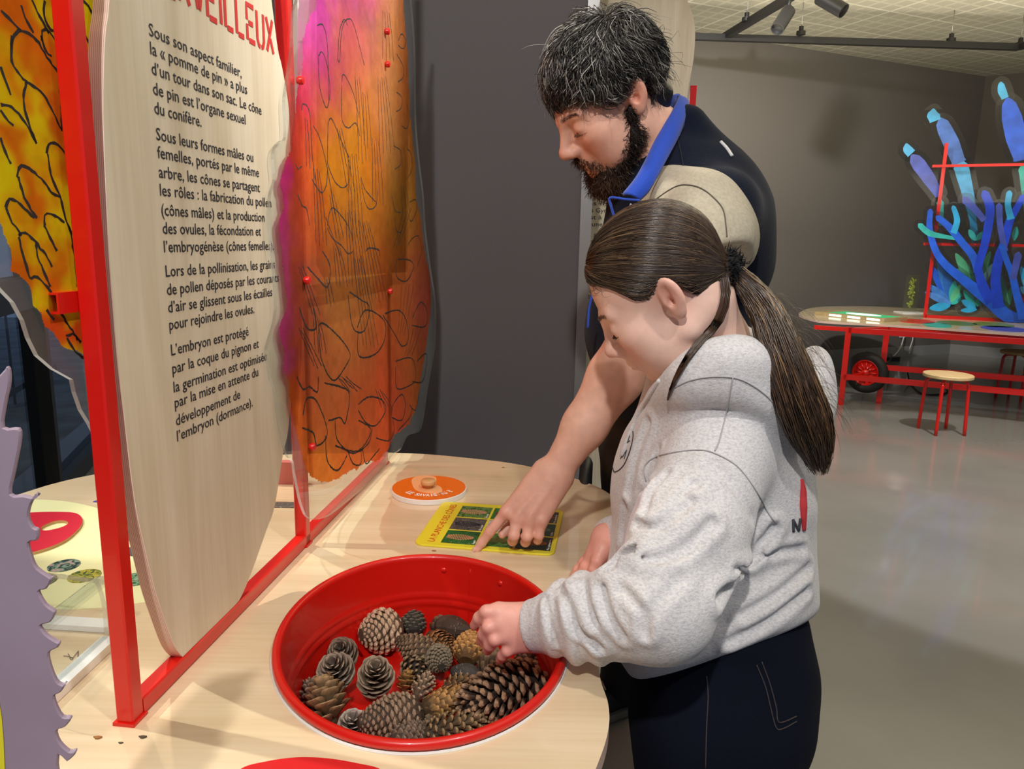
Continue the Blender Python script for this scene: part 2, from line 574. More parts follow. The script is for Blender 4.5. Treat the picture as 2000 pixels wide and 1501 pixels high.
struct('wall_back', wall_slab(bl, corner + bd * 0.12, bn, CEIL), M_wall2)
rd = np.array([bd[1], -bd[0], 0.0])                       # right wall runs from the corner towards the camera side
rd = nrm(rd * 0.86 + bd * 0.52)
rn = np.array([-rd[1], rd[0], 0.0]) * -1
if rn @ (np.array([0, 0, 0]) - corner) < 0: rn = -rn
struct('wall_right', wall_slab(corner, corner + rd * 7, rn, CEIL), M_wall2)
struct('baseboard_back', wall_slab(bl + bn * 0.014, corner + bn * 0.014, bn, 0.13, 0.012), M_skirt)
struct('baseboard_right', wall_slab(corner + rn * 0.014, corner + rn * 0.014 + rd * 7, rn, 0.13, 0.012), M_skirt)

# perforated tile ceiling
m, nt, bs, out = new_mat('perforated_ceiling_tile')
tc = nt.nodes.new('ShaderNodeTexCoord'); mp = nt.nodes.new('ShaderNodeMapping')
mp.inputs['Rotation'].default_value = (0, 0, -math.atan2(bd[1], bd[0]))
nt.links.new(tc.outputs['Object'], mp.inputs[0])
br = nt.nodes.new('ShaderNodeTexBrick'); br.offset = 0.0
br.inputs['Scale'].default_value = 1.0; br.inputs['Mortar Size'].default_value = 0.008
br.inputs['Brick Width'].default_value = 0.6; br.inputs['Row Height'].default_value = 0.6
br.inputs['Color1'].default_value = (0.62, 0.60, 0.50, 1); br.inputs['Color2'].default_value = (0.58, 0.56, 0.47, 1)
br.inputs['Mortar'].default_value = (0.80, 0.78, 0.68, 1)
nt.links.new(mp.outputs[0], br.inputs['Vector'])
b2 = nt.nodes.new('ShaderNodeTexBrick'); b2.offset = 0.0
b2.inputs['Scale'].default_value = 1.0; b2.inputs['Mortar Size'].default_value = 0.016
b2.inputs['Brick Width'].default_value = 0.15; b2.inputs['Row Height'].default_value = 0.15
b2.inputs['Color1'].default_value = (0.80, 0.80, 0.80, 1); b2.inputs['Color2'].default_value = (0.84, 0.84, 0.84, 1)
b2.inputs['Mortar'].default_value = (1, 1, 1, 1)
nt.links.new(mp.outputs[0], b2.inputs['Vector'])
mx = nt.nodes.new('ShaderNodeMix'); mx.data_type = 'RGBA'; mx.blend_type = 'MULTIPLY'; mx.inputs[0].default_value = 1
nt.links.new(br.outputs[0], mx.inputs[6]); nt.links.new(b2.outputs[0], mx.inputs[7])
nt.links.new(mx.outputs[2], bs.inputs['Base Color']); bs.inputs['Roughness'].default_value = 0.9
struct('ceiling', prism([(-3.5, -2.5), (10, -2.5), (10, 12), (-5.0, 12)], CEIL, CEIL + 0.1), m)

# free-standing dark partition behind the near table, grey metal strip on its end
PY = 2.42
pn = np.array([0, -1.0, 0])


def Wy(x, y, yy=PY):
    r = ray(x, y); return CP + yy / r[1] * r


pe = Wy(1137, 350)[0]
struct('wall_partition', box((-1.05, PY, 0), (pe, PY + 0.12, CEIL)), M_wall)
struct('trim_1', box((pe - 0.002, PY - 0.006, 0), (pe + 0.034, PY + 0.124, CEIL)), M_steel)

# window wall on the left
wd = nrm([-0.297, 0.955, 0]); wn = np.array([wd[1], -wd[0], 0])
w0 = np.array([-2.42, 4.0, 0]) - wd * 4.6
win = bpy.data.objects.new('window_1', None); COL.objects.link(win); win['kind'] = 'structure'
WL = 9.0


def wbox(s0, s1, t0, t1, z0, z1):
    return xf(box((s0, t0, z0), (s1, t1, z1)), basis(w0, wd, -wn, zv))


s_m = 4.15
parts = [wbox(0, WL, 0, 0.1, 0, 0.10), wbox(0, WL, 0, 0.1, 3.2, CEIL)]
for s in (1.6, 3.02, s_m, 5.7, 7.3):
    parts += [wbox(s, s + 0.05, -0.01, 0.10, 0.1, 3.2), wbox(s + 0.065, s + 0.115, 0.02, 0.10, 0.1, 3.2)]
parts += [wbox(1.6, s_m, -0.01, 0.1, 1.02, 1.16)]
struct('window_frame', join(*parts), M_mull, win)
struct('window_pane', wbox(0, WL, 0.05, 0.056, 0.1, 3.2), M_glass, win)
M_snow = mat('snowy_ground', srgb(150, 158, 165), 0.9, var=(3, 0.4))
struct('ground_outside', xf(box((-3, 0.12, -0.3), (14, 9, -0.02)), basis(w0, wd, -wn, zv)), M_snow)
M_far = mat('facade_outside', srgb(52, 62, 74), 0.9, var=(0.8, 0.2))
struct('wall_outside', xf(box((-3, 5.2, -0.1), (14, 5.4, 4.5)), basis(w0, wd, -wn, zv)), M_far)
rl = empty('balcony_railing', w0 + wd * 4.6 - wn * 1.0, 'dark metal balcony railing seen outside through the window on the left', 'railing')
obj('handrail', bar(w0 + wd * 2 - wn * 1.0 + zv * 0.95, w0 + wd * 8 - wn * 1.0 + zv * 0.95, 0.04), M_mull, rl, smooth=False)
obj('bottom_rail', bar(w0 + wd * 2 - wn * 1.0 + zv * 0.1, w0 + wd * 8 - wn * 1.0 + zv * 0.1, 0.05), M_mull, rl, smooth=False)
for i in range(16):
    q = w0 + wd * (2.2 + i * 0.36) - wn * 1.0
    obj('baluster', bar(q - zv * 0.02, q + zv * 0.95, 0.014), M_mull, rl, smooth=False)

# ================================================================ near exhibit table
tp = [Wz(*p, HT)[:2] for p in ((20, 970), (105, 944), (190, 925), (330, 903), (560, 887), (770, 884), (905, 893), (1040, 912), (1180, 957))]
tp += [(0.232, 1.38), (0.172, 1.16), (0.135, 1.0)]
tp += [Wz(*p, HT)[:2] for p in ((1170, 1310), (1188, 1375), (1187, 1430), (1160, 1510))]
tp += [(0.04, 0.55), (-0.12, 0.42), (-0.40, 0.34), (-0.75, 0.36), (-1.05, 0.55), (-1.2, 0.9), (-1.16, 1.22)]
TO = spline(tp, 8, closed=True)
tbl = empty('exhibit_table', (-0.4, 1.0, 0), 'large pale plywood exhibit table with glossy top and red tub sunk in it', 'table')
M_top = wood('glossy_birch', srgb(208, 182, 144), srgb(230, 211, 178), 0, 0.7, 0.30, 0.55)
TH = 0.022
TUB_C = np.array([*Wz(820, 1268, HT)[:2], HT])


def ring_fit(pts):
    """Least-squares ellipse through world xy points -> centre, axes, angle."""
    P = np.array(pts); c = P.mean(0)
    x, y = (P - c).T
    A = np.c_[x * x, x * y, y * y, x, y]
    s = np.linalg.lstsq(A, np.ones(len(P)), rcond=None)[0]
    a, b, cc, d, e = s
    Q = np.array([[a, b / 2], [b / 2, cc]])
    o = -np.linalg.solve(2 * Q, [d, e])
    k = 1 + o @ Q @ o
    ev, U = np.linalg.eigh(Q / k)
    return c + o, 1 / np.sqrt(ev), U


RIMPX = [(538, 1265), (563, 1187), (640, 1131), (735, 1097), (860, 1083), (960, 1100), (1040, 1137), (1103, 1268), (1085, 1322), (1040, 1372), (960, 1417), (870, 1445), (790, 1455), (700, 1441), (620, 1402), (562, 1340)]
TC, TA, TU = ring_fit([Wz(x, y, HT + 0.012)[:2] for x, y in RIMPX])
print('tub', TC, TA, TU.ravel())


def tub_xy(r, a):
    """Point at polar angle a on the tub outline scaled so both half-axes change by (r)."""
    return TC + TU @ np.array([(TA[0] + r) * math.cos(a), (TA[1] + r) * math.sin(a)])


# tabletop with an oval hole
from mathutils.geometry import delaunay_2d_cdt
hole = [tub_xy(-0.004, i / 72 * 2 * math.pi) for i in range(72)]
pts = [Vector((float(p[0]), float(p[1]))) for p in TO] + [Vector((float(p[0]), float(p[1]))) for p in hole]
nT, nH = len(TO), len(hole)
edges = [(i, (i + 1) % nT) for i in range(nT)] + [(nT + i, nT + (i + 1) % nH) for i in range(nH)]
r = delaunay_2d_cdt(pts, edges, [], 0, 1e-6)
vv = np.array([v[:] for v in r[0]])
fc = [f for f in r[2]]
cen = np.array([vv[list(f)].mean(0) for f in fc])
keep = inside(cen, TO) & ~inside(cen, hole)
fc = [f for f, k in zip(fc, keep) if k]
n = len(vv)
V = np.concatenate([np.c_[vv, np.full(n, HT)], np.c_[vv, np.full(n, HT - TH)]])
F, fm = [], []
for f in fc:
    q = vv[list(f)]
    s = (q[1][0] - q[0][0]) * (q[2][1] - q[0][1]) - (q[1][1] - q[0][1]) * (q[2][0] - q[0][0])
    f = list(f) if s > 0 else list(f)[::-1]
    F += [f, [n + i for i in f[::-1]]]; fm += [0, 0]
TO = np.asarray(TO)
V = np.concatenate([V, np.c_[TO, np.full(nT, HT)], np.c_[TO, np.full(nT, HT - TH)]])
o1 = 2 * n
for i in range(nT):
    j = (i + 1) % nT
    F.append([o1 + i, o1 + j, o1 + nT + j, o1 + nT + i]); fm.append(1)
H2 = np.array(hole)
o2 = len(V)
V = np.concatenate([V, np.c_[H2, np.full(nH, HT)], np.c_[H2, np.full(nH, HT - TH)]])
for i in range(nH):
    j = (i + 1) % nH
    F.append([o2 + j, o2 + i, o2 + nH + i, o2 + nH + j]); fm.append(1)
obj('tabletop', (V, F), [M_top, M_edge], tbl, smooth=False, fm=fm)
# red under-frame and legs
fr = [(-0.85, 0.75), (-0.85, 1.25), (-0.35, 1.55), (0.05, 1.45), (-0.50, 0.5)]
ub = [bar((*fr[i], HT - 0.175), (*fr[(i + 1) % 5], HT - 0.175), 0.03) for i in range(5)]
obj('under_frame', join(*ub), M_red, tbl, smooth=False)
for x, y in ((-0.85, 0.75), (-0.85, 1.25), (0.05, 1.45), (-0.50, 0.5)):
    obj('leg', bar((x, y, 0), (x, y, HT - 0.04), 0.03, up=(0, 1, 0)), M_red, tbl, smooth=False)
hp = W(1150, 935, 1.86); hq = W(1156, 921, 1.96)
hd = nrm(np.array([0.12, 1.0, 0.30]))
hP = W(1143, 944, 1.74)
hx = tube([hP - hd * 0.10, hP + hd * 0.085, hP + hd * 0.098, hP + hd * 0.103], [0.016, 0.016, 0.013, 0.005], 16)
obj('handle_grip', hx, M_black, tbl)


def on_table(name, poly_px, z0, z1, m, label, cat, group=None, bev=0.0, smoothn=0, mside=None):
    P = [Wz(x, y, HT + z1)[:2] for x, y in poly_px]
    if smoothn: P = spline(P, smoothn, closed=True)
    V, F = prism(P, HT + z0, HT + z1, bev)
    o = obj(name, (V, F), m, smooth=False)
    return tag(o, label, cat, group)


def disc_verts(c, ru, rv, ang, n=48):
    a = np.arange(n) / n * 2 * math.pi
    P = np.c_[ru * np.cos(a), rv * np.sin(a)]
    R = np.array([[math.cos(ang), -math.sin(ang)], [math.sin(ang), math.cos(ang)]])
    return P @ R.T + c


# pale yellow activity sheet with photo discs, red ring, blue wedge
M_sheet = mat('pale_yellow_print', srgb(228, 228, 176), 0.35)
on_table('activity_sheet', [(-30, 985), (60, 975), (150, 982), (235, 1010), (330, 1080), (375, 1150), (300, 1172), (170, 1188), (60, 1185), (-60, 1160)], 0.0, 0.0006, M_sheet,
         'pale yellow printed sheet lying on the table behind the red post', 'printed sheet', smoothn=6)


def photo_mat(name, cols, scale):
    m, nt, b, out = new_mat(name)
    tc = nt.nodes.new('ShaderNodeTexCoord')
    n = nt.nodes.new('ShaderNodeTexNoise'); n.inputs['Scale'].default_value = scale; n.inputs['Detail'].default_value = 6; n.inputs['Distortion'].default_value = 1.5
    nt.links.new(tc.outputs['Object'], n.inputs['Vector'])
    cr = nt.nodes.new('ShaderNodeValToRGB')
    e = cr.color_ramp.elements
    while len(e) < len(cols): e.new(0.5)
    for i, c in enumerate(cols):
        e[i].position = 0.32 + 0.36 * i / (len(cols) - 1); e[i].color = tuple(srgb(*c)) + (1,)
    nt.links.new(n.outputs['Fac'], cr.inputs[0]); nt.links.new(cr.outputs[0], b.inputs['Base Color'])
    b.inputs['Roughness'].default_value = 0.35
    return m


PD = [('photo_disc', 125, 1103, 'round photo disc of pink flower and dark needles on yellow sheet', [(20, 28, 50), (40, 70, 60), (130, 160, 140), (200, 130, 150)]),
      ('photo_disc', 165, 1123, 'round photo disc of yellow green leaves beside the clear stand', [(40, 60, 30), (80, 100, 40), (190, 180, 60), (60, 80, 40)]),
      ('photo_disc', 263, 1130, 'round photo disc of bright green needles right of the red post', [(20, 60, 40), (40, 120, 70), (160, 190, 160), (30, 90, 50)]),
      ('photo_disc', 229, 1044, 'dark grey photo disc half hidden behind the red post', [(50, 50, 54), (90, 92, 90), (40, 40, 44), (120, 120, 116)]),
      ('photo_disc', 272, 1073, 'small dark photo disc peeping out behind the plywood board edge', [(60, 60, 66), (90, 90, 96), (50, 50, 54), (110, 110, 110)]),
      ('photo_disc', 78, 1133, 'dim green photo disc under the clear acrylic stand', [(90, 100, 80), (120, 124, 100), (70, 80, 60), (140, 140, 120)])]
for k, (nm, px, py, lab, cols) in enumerate(PD):
    c = Wz(px, py, HT + 0.002)[:2]
    o = obj(nm, prism(disc_verts(c, 0.0245, 0.0245, 0, 40), HT + 0.0006, HT + 0.0018), photo_mat('photo_print', cols, 70 + 9 * k), smooth=False)
    tag(o, lab, 'photo disc', 'photo discs on the yellow sheet')
    if k < 3:
        rg = []
        for i in range(9):
            a = -2.4 + i * 0.16
            rg.append(xf(fit_text('o', 0, 0.0022, 0, 0.0022), basis((c[0] + 0.0205 * math.cos(a), c[1] + 0.0205 * math.sin(a), HT + 0.0021), (1, 0, 0), (0, 1, 0), (0, 0, 1))))
# red ring with an oval opening
M_redpale = mat('raspberry_print', srgb(196, 28, 52), 0.4)
oc = [Wz(x, y, HT + 0.006)[:2] for x, y in ((160, 1022), (152, 1003), (115, 999), (50, 1001), (0, 1010), (-60, 1030), (-90, 1060), (-40, 1085), (30, 1082), (80, 1073), (130, 1052))]
ic = [Wz(x, y, HT + 0.006)[:2] for x, y in ((133, 1021), (125, 1016), (107, 1017), (88, 1024), (80, 1030), (84, 1035), (100, 1034), (122, 1028))]
oc = spline(oc, 8, True); ic = spline(ic, 11, True)


def plate_with_hole(name, outer, inner, z0, z1, mats):
    pts = [Vector((float(p[0]), float(p[1]))) for p in outer] + [Vector((float(p[0]), float(p[1]))) for p in inner]
    a, b = len(outer), len(inner)
    r = delaunay_2d_cdt(pts, [(i, (i + 1) % a) for i in range(a)] + [(a + i, a + (i + 1) % b) for i in range(b)], [], 0, 1e-7)
    v = np.array([q[:] for q in r[0]]); n = len(v)
    cc = np.array([v[list(f)].mean(0) for f in r[2]])
    k = inside(cc, outer) & ~inside(cc, inner)
    V = np.concatenate([np.c_[v, np.full(n, z1)], np.c_[v, np.full(n, z0)]]); F = []; fm = []
    for f, ok in zip(r[2], k):
        if not ok: continue
        q = v[list(f)]
        s = (q[1][0] - q[0][0]) * (q[2][1] - q[0][1]) - (q[1][1] - q[0][1]) * (q[2][0] - q[0][0])
        f = list(f) if s > 0 else list(f)[::-1]
        F += [f, [n + i for i in f[::-1]]]; fm += [0, 0]
    for P, sg in ((np.asarray(outer), 1), (np.asarray(inner), -1)):
        o = len(V); c = len(P)
        V = np.concatenate([V, np.c_[P, np.full(c, z1)], np.c_[P, np.full(c, z0)]])
        for i in range(c):
            F.append([o + i, o + (i + 1) % c, o + c + (i + 1) % c, o + c + i]); fm.append(1)
    return obj(name, (V, F), mats, smooth=False, fm=fm)


M_mdf = mat('cut_wood_edge', srgb(190, 150, 100), 0.6)
tag(plate_with_hole('activity_ring', oc, ic, HT + 0.0008, HT + 0.006, [M_redpale, M_mdf]), 'flat raspberry red ring with an oval opening on the yellow sheet', 'ring')
M_blue = mat('violet_print', srgb(84, 78, 170), 0.4)
on_table('paper_wedge', [(181, 979), (206, 969), (250, 966), (250, 982)], 0.0008, 0.0016, M_blue, 'violet blue pointed paper wedge behind the red post', 'wedge')

# clear bent-acrylic stand on two white strips
std = empty('acrylic_stand', Wz(150, 1280, HT), 'clear bent acrylic stand on white strips beside the red post', 'stand')
sa, sb = Wz(213, 1244, HT + 0.012), Wz(110, 1338, HT + 0.012)
sd = nrm(sa - sb); sq = np.array([-sd[1], sd[0], 0])
obj('base_strip', xf(box((0, -0.011, 0.0), (np.linalg.norm(sa - sb) + 0.06, 0.011, 0.012)), basis((*(sb - sd * 0.06)[:2], HT + 0.0008), sd, sq, zv)), M_white, std, smooth=False)
sc_, se_ = Wz(222, 1218, HT + 0.008), Wz(60, 1208, HT + 0.008)
d2 = nrm(se_ - sc_); q2 = np.array([-d2[1], d2[0], 0])
obj('base_strip', xf(box((0, -0.012, 0.0), (np.linalg.norm(se_ - sc_) + 0.2, 0.012, 0.008)), basis((*sc_[:2], HT + 0.0008), d2, q2, zv)), M_white, std, smooth=False)
# bent sheet: foot at sa, rising to a rounded corner, then a long sloping top to the left
fb = sa + np.array([0, 0, 0.002])
corner_p = Wpl(197, 1130, fb, np.array([0, -1.0, 0])) - np.array([0, 0, 0.0])
hgt = corner_p[2] - fb[2]
prof = [(0, 0), (0.001, hgt * 0.5), (-0.004, hgt - 0.012), (-0.008, hgt - 0.004), (-0.017, hgt), (-0.30, hgt + 0.012)]
pp = spline(np.array(prof), 6)
cd = nrm(np.array([-sd[1], sd[0], 0])); cd = cd if cd[0] < 0 else -cd
cd = nrm(np.array([-1.0, 0.12, 0]))
wv = -sd * 0.16
Vs, Fs = [], []
for th in (0, 1):
    for side in (0, 1):
        for i, (a, b) in enumerate(pp):
            t = pp[min(i + 1, len(pp) - 1)] - pp[max(i - 1, 0)]; t = t / np.linalg.norm(t)
            nn_ = np.array([-t[1], t[0]]) * 0.007 * th
            Vs.append(fb - cd * (a + nn_[0]) * -1 * -1 + zv * (b + nn_[1]) + wv * side if False else fb + cd * (-(a + nn_[0])) + zv * (b + nn_[1]) + wv * side)
n = len(pp)
for i in range(n - 1):
    Fs += [(i, i + 1, n + i + 1, n + i), (2 * n + i, 3 * n + i, 3 * n + i + 1, 2 * n + i + 1), (i, 2 * n + i, 2 * n + i + 1, i + 1), (n + i, n + i + 1, 3 * n + i + 1, 3 * n + i)]
Fs += [(0, n, 3 * n, 2 * n), (n - 1, 3 * n - 1, 4 * n - 1, 2 * n - 1)]
obj('bent_sheet', (np.array(Vs), Fs), [M_clear, M_clear_edge], std, fm=[1 if (k % 4) >= 2 or k >= 4 * (n - 1) else 0 for k in range(len(Fs))], smooth=False)

# red disc cut by the lower frame edge
on_table('red_disc', [(470, 1501), (520, 1486), (580, 1478), (640, 1480), (700, 1490), (745, 1503), (760, 1540), (700, 1590), (590, 1610), (490, 1585), (450, 1540)], 0.0, 0.006, M_redflat,
         'flat red disc on the table in front of the tub', 'disc', smoothn=6)

# orange disc with wooden knob
oc_ = Wz(838, 951, HT + 0.012)
R_o = np.linalg.norm(Wz(765, 951, HT + 0.012) - Wz(912, 951, HT + 0.012)) / 2
Ry = np.linalg.norm(Wz(838, 924, HT + 0.012) - Wz(838, 974, HT + 0.012)) / 2
print('orange', R_o, Ry)
od = empty('orange_disc', (*oc_[:2], HT), 'round orange disc with wooden knob and white lettering near the table edge', 'disc')
M_orange = mat('orange_print', srgb(226, 112, 20), 0.4)
obj('disc_base', xf(prism(disc_verts((0, 0), R_o, R_o, 0, 72), 0.0, 0.0115, 0.001), basis((*oc_[:2], HT), (1, 0, 0), (0, 1, 0), zv)), M_white, od, smooth=False)
obj('printed_face', xf(prism(disc_verts((0, 0), R_o - 0.002, R_o - 0.002, 0, 72), 0.0115, 0.0125), basis((*oc_[:2], HT), (1, 0, 0), (0, 1, 0), zv)), M_orange, od, smooth=False)
obj('knob', xf(lathe([(0.0001, 0.0125), (0.009, 0.0125), (0.009, 0.020), (0.0158, 0.021), (0.0165, 0.024), (0.0165, 0.029), (0.015, 0.031), (0.0001, 0.031)], 32), basis((oc_[0] - 0.001, oc_[1] - 0.006, HT), (1, 0, 0), (0, 1, 0), zv)), mat('knob_wood', srgb(206, 160, 104), 0.45), od)
# a plain peach swirl stands where the drawing is
sw = [Wz(x, y, HT + 0.0128)[:2] for x, y in ((805, 935), (822, 928), (850, 931), (852, 945), (862, 952), (862, 962), (840, 963), (815, 958), (806, 948))]
obj('peach_swirl', prism(spline(sw, 6, True), HT + 0.0125, HT + 0.0129), mat('peach_print', srgb(238, 176, 122), 0.45), od, smooth=False)
LT = []
s_ = 'LE SAVAIS-TU ?'
la = [(806, 966), (899, 955)]
for i, ch in enumerate(s_):
    if ch == ' ': continue
    t = i / (len(s_) - 1)
    a = math.radians(-136 + 108 * t)
    rr = R_o * 0.74
    c = np.array([oc_[0] + rr * math.cos(a), oc_[1] + rr * math.sin(a), HT + 0.0129])
    xd = np.array([-math.sin(a), math.cos(a), 0]); yd = np.array([-math.cos(a), -math.sin(a), 0])
    w = 0.0025 if ch in 'I-' else 0.0086
    LT.append(xf(fit_text(ch, -w / 2, w / 2, 0, 0.0150, 0.03), basis(c, xd, yd, zv)))
obj('lettering', join(*LT), mat('white_ink', (0.85, 0.85, 0.82), 0.5), od, smooth=False)

# yellow board of cone photographs
yp = [(868, 980), (845, 994), (810, 1050), (820, 1062), (1068, 1080), (1086, 1076), (1098, 1005), (1088, 995), (880, 980)]
Q = {k: Wz(*p, HT + 0.004) for k, p in {'tl': (866, 979), 'bl': (806, 1060), 'br': (1085, 1084), 'tr': (1099, 994)}.items()}
yo = 0.25 * sum(Q.values())
ex = nrm((Q['tr'] - Q['tl']) + (Q['br'] - Q['bl'])); ex[2] = 0; ex = nrm(ex); ey = np.array([-ex[1], ex[0], 0])
yw = 0.5 * (np.linalg.norm(Q['tr'] - Q['tl']) + np.linalg.norm(Q['br'] - Q['bl'])); yh = 0.5 * (np.linalg.norm(Q['tl'] - Q['bl']) + np.linalg.norm(Q['tr'] - Q['br']))
print('yellow', yw, yh)
ym = basis((yo[0], yo[1], HT), ex, ey, zv)
yb = empty('cone_photo_board', (yo[0], yo[1], HT), 'yellow rounded board of cone photographs under the pointing hand', 'board')


def rrect(w, h, r, n=6):
    P = []
    for cx, cy, a0 in ((w / 2 - r, h / 2 - r, 0), (-w / 2 + r, h / 2 - r, 90), (-w / 2 + r, -h / 2 + r, 180), (w / 2 - r, -h / 2 + r, 270)):
        for i in range(n + 1):
            a = math.radians(a0 + 90 * i / n); P.append((cx + r * math.cos(a), cy + r * math.sin(a)))
    return P


M_yellow = mat('yellow_print', srgb(226, 214, 50), 0.35)
obj('board', xf(prism(rrect(yw, yh, 0.018), 0.0, 0.004, 0.0008), ym), M_yellow, yb, smooth=False)
GW, GH = yw * 0.80 / 3, yh * 0.86 / 3
names = [['Épicéa', 'Pin noir', 'Sapin'], ['Mélèze', 'Pin pignon', 'Cyprès'], ['Pin maritime', 'Cèdre', 'Pin sylvestre']]
bgs = [[(30, 60, 25), (60, 110, 40), (120, 150, 90), (20, 40, 20)], [(70, 66, 62), (110, 104, 96), (40, 38, 40), (150, 146, 140)], [(28, 70, 34), (50, 120, 50), (20, 40, 26), (110, 150, 90)],
       [(30, 90, 30), (60, 140, 50), (20, 60, 20), (90, 160, 80)], [(200, 200, 196), (160, 150, 140), (220, 220, 216), (120, 110, 100)], [(40, 110, 30), (90, 150, 60), (20, 60, 20), (130, 170, 90)],
       [(50, 40, 34), (80, 60, 50), (30, 26, 24), (110, 90, 70)], [(20, 50, 40), (40, 80, 60), (16, 30, 26), (60, 100, 80)], [(24, 36, 20), (50, 70, 36), (14, 20, 12), (90, 90, 60)]]
cone_c = [srgb(206, 150, 120), srgb(40, 40, 56), srgb(196, 138, 100), srgb(120, 60, 60), srgb(150, 120, 90), srgb(150, 150, 90), srgb(150, 80, 60), srgb(110, 130, 110), srgb(196, 120, 70)]
k = 0
for ci in range(3):
    for ri in range(3):
        x0 = -yw / 2 + yw * 0.185 + ci * GW * 1.0; y0 = yh / 2 - yh * 0.06 - (ri + 1) * GH * 1.02
        w_, h_ = GW * 0.93, GH * 0.93
        pm = photo_mat('cone_photo_print', bgs[k], 90 + 10 * k)
        ph = obj('photo', xf(box((x0, y0, 0.004), (x0 + w_, y0 + h_, 0.0044)), ym), pm, yb, smooth=False)
        # the cone in the picture, made of flat printed scales
        Vc = []
        L_, wd_ = w_ * 0.78, h_ * 0.42
        for i in range(11):
            for j in range(5):
                t = (i + 0.5 * (j % 2)) / 11; u = (j - 2) / 2.4
                ww = wd_ * 0.5 * math.sin(math.pi * min(1, 0.12 + t * 0.86)) ** 0.7
                cx, cy = x0 + w_ * 0.1 + t * L_, y0 + h_ * 0.5 + u * ww
                a_, b_ = L_ / 24, wd_ / 9.5
                Vc.append((np.array([(cx - a_, cy, 0.0046), (cx, cy - b_, 0.0046), (cx + a_, cy, 0.0046), (cx, cy + b_, 0.0046)]), [(0, 1, 2, 3)]))
        obj('pictured_cone', xf(join(*Vc), ym), mat('cone_print', cone_c[k], 0.4), ph, smooth=False)
        s_ = names[ci][ri]
        tv = fit_text(s_, 0, min(len(s_) * 0.0036, h_ * 0.9), 0, 0.0045, 0.02)
        tv = xf(tv, basis((x0 + w_ - 0.002, y0 + 0.002, 0.0047), (0, 1, 0), (-1, 0, 0), zv))
        obj('caption', xf(tv, ym), mat('caption_ink', (0.85, 0.85, 0.85), 0.5), ph, smooth=False)
        k += 1
tv = fit_text('LA PLANCHE DES CÔNES', -yh * 0.43, yh * 0.43, 0, 0.0135, 0.012)
tv = xf(tv, basis((-yw / 2 + yw * 0.135, 0, 0.0043), (0, 1, 0), (-1, 0, 0), zv))
obj('title_lettering', xf(tv, ym), mat('orange_ink', srgb(206, 84, 30), 0.5), yb, smooth=False)

pc = Wz(560, 946, HT)
tag(obj('pink_block', xf(box((-0.035, 0, 0.0002), (0.035, 0.02, 0.052)), basis(pc, (1, 0, 0), (0, 1, 0), zv)), mat('pink_card', srgb(196, 112, 108), 0.5), smooth=False), 'small pink block on the table seen between the plywood board and the middle red post', 'block')
pc = Wz(556, 986, HT)
tag(obj('photo_card', xf(box((-0.028, -0.016, 0.0002), (0.028, 0.016, 0.0016)), basis(pc, (1, 0, 0), (0, 1, 0), zv)), photo_mat('card_print', [(40, 40, 42), (110, 108, 104), (70, 68, 66), (180, 176, 168)], 80), smooth=False), 'small dark grey photo card on the table in front of the pink block', 'card')
# crumbs of cone scale on the table
M_crumb = mat('dry_scale', srgb(150, 100, 50), 0.8); M_crumb2 = mat('dark_scale', srgb(74, 58, 40), 0.8)
for px, py, s, m_, lab in ((191, 1441, 0.0042, M_crumb, 'tan crumb of cone scale in front of the red post'),
                           (279, 1440, 0.0040, M_crumb2, 'dark brown scale flake right of the tan crumb'),
                           (236, 1451, 0.0024, M_crumb2, 'tiny dark flake between the two larger crumbs'),
                           (848, 1076, 0.0034, M_crumb, 'tan bract of cone behind the tub rim'),
                           (983, 913, 0.0028, M_crumb, 'pale speck of bark near the far table edge')):
    c = Wz(px, py, HT)
    a = np.arange(9) / 9 * 2 * math.pi
    P = np.c_[np.cos(a) * s * (1 + 0.4 * np.sin(3 * a)), np.sin(a) * s * 0.55]
    tag(obj('scale_crumb', prism(P + c[:2], HT, HT + s * 0.5, s * 0.12), m_), lab, 'crumb', 'crumbs of cone scale on the table')
ndl = []
for i, (x0, y0, x1, y1) in enumerate(((124, 1280, 142, 1284), (133, 1276, 138, 1287), (140, 1288, 152, 1272), (152, 1282, 153, 1270))):
    tag(obj('pine_needle', tube([Wz(x0, y0, HT + 0.001), Wz((x0 + x1) / 2, (y0 + y1) / 2 - 1, HT + 0.0016), Wz(x1, y1, HT + 0.001)], 0.0005, 5), M_crumb2), 'thin dry pine needle lying between the white strips', 'needle', 'needles under the clear stand')

# ================================================================ red display frame with panels
A0, C0 = Wz(255, 1405, HT), Wz(748, 905, HT)
eu = nrm((C0 - A0) * np.array([1, 1, 0])); en = np.array([eu[1], -eu[0], 0.0])   # en points to the camera's right
UB = (Wz(589, 1063, HT) - A0) @ eu
UC = (C0 - A0) @ eu
print('frame', A0, eu, UB, UC)
TW = 0.021
fm_ = basis(A0, eu, zv, en)                         # local: x along the frame, y up, z towards the tub
FM = Matrix([list(map(float, r)) for r in fm_])
TOPZ = 1.45


def plane_uv(x, y, n):
    """Frame-plane coordinates (along, up) of the pixel's point on the plane at offset n."""
    p = Wpl(x, y, A0 + en * n, en) - A0
    return np.array([p @ eu, p[2]])


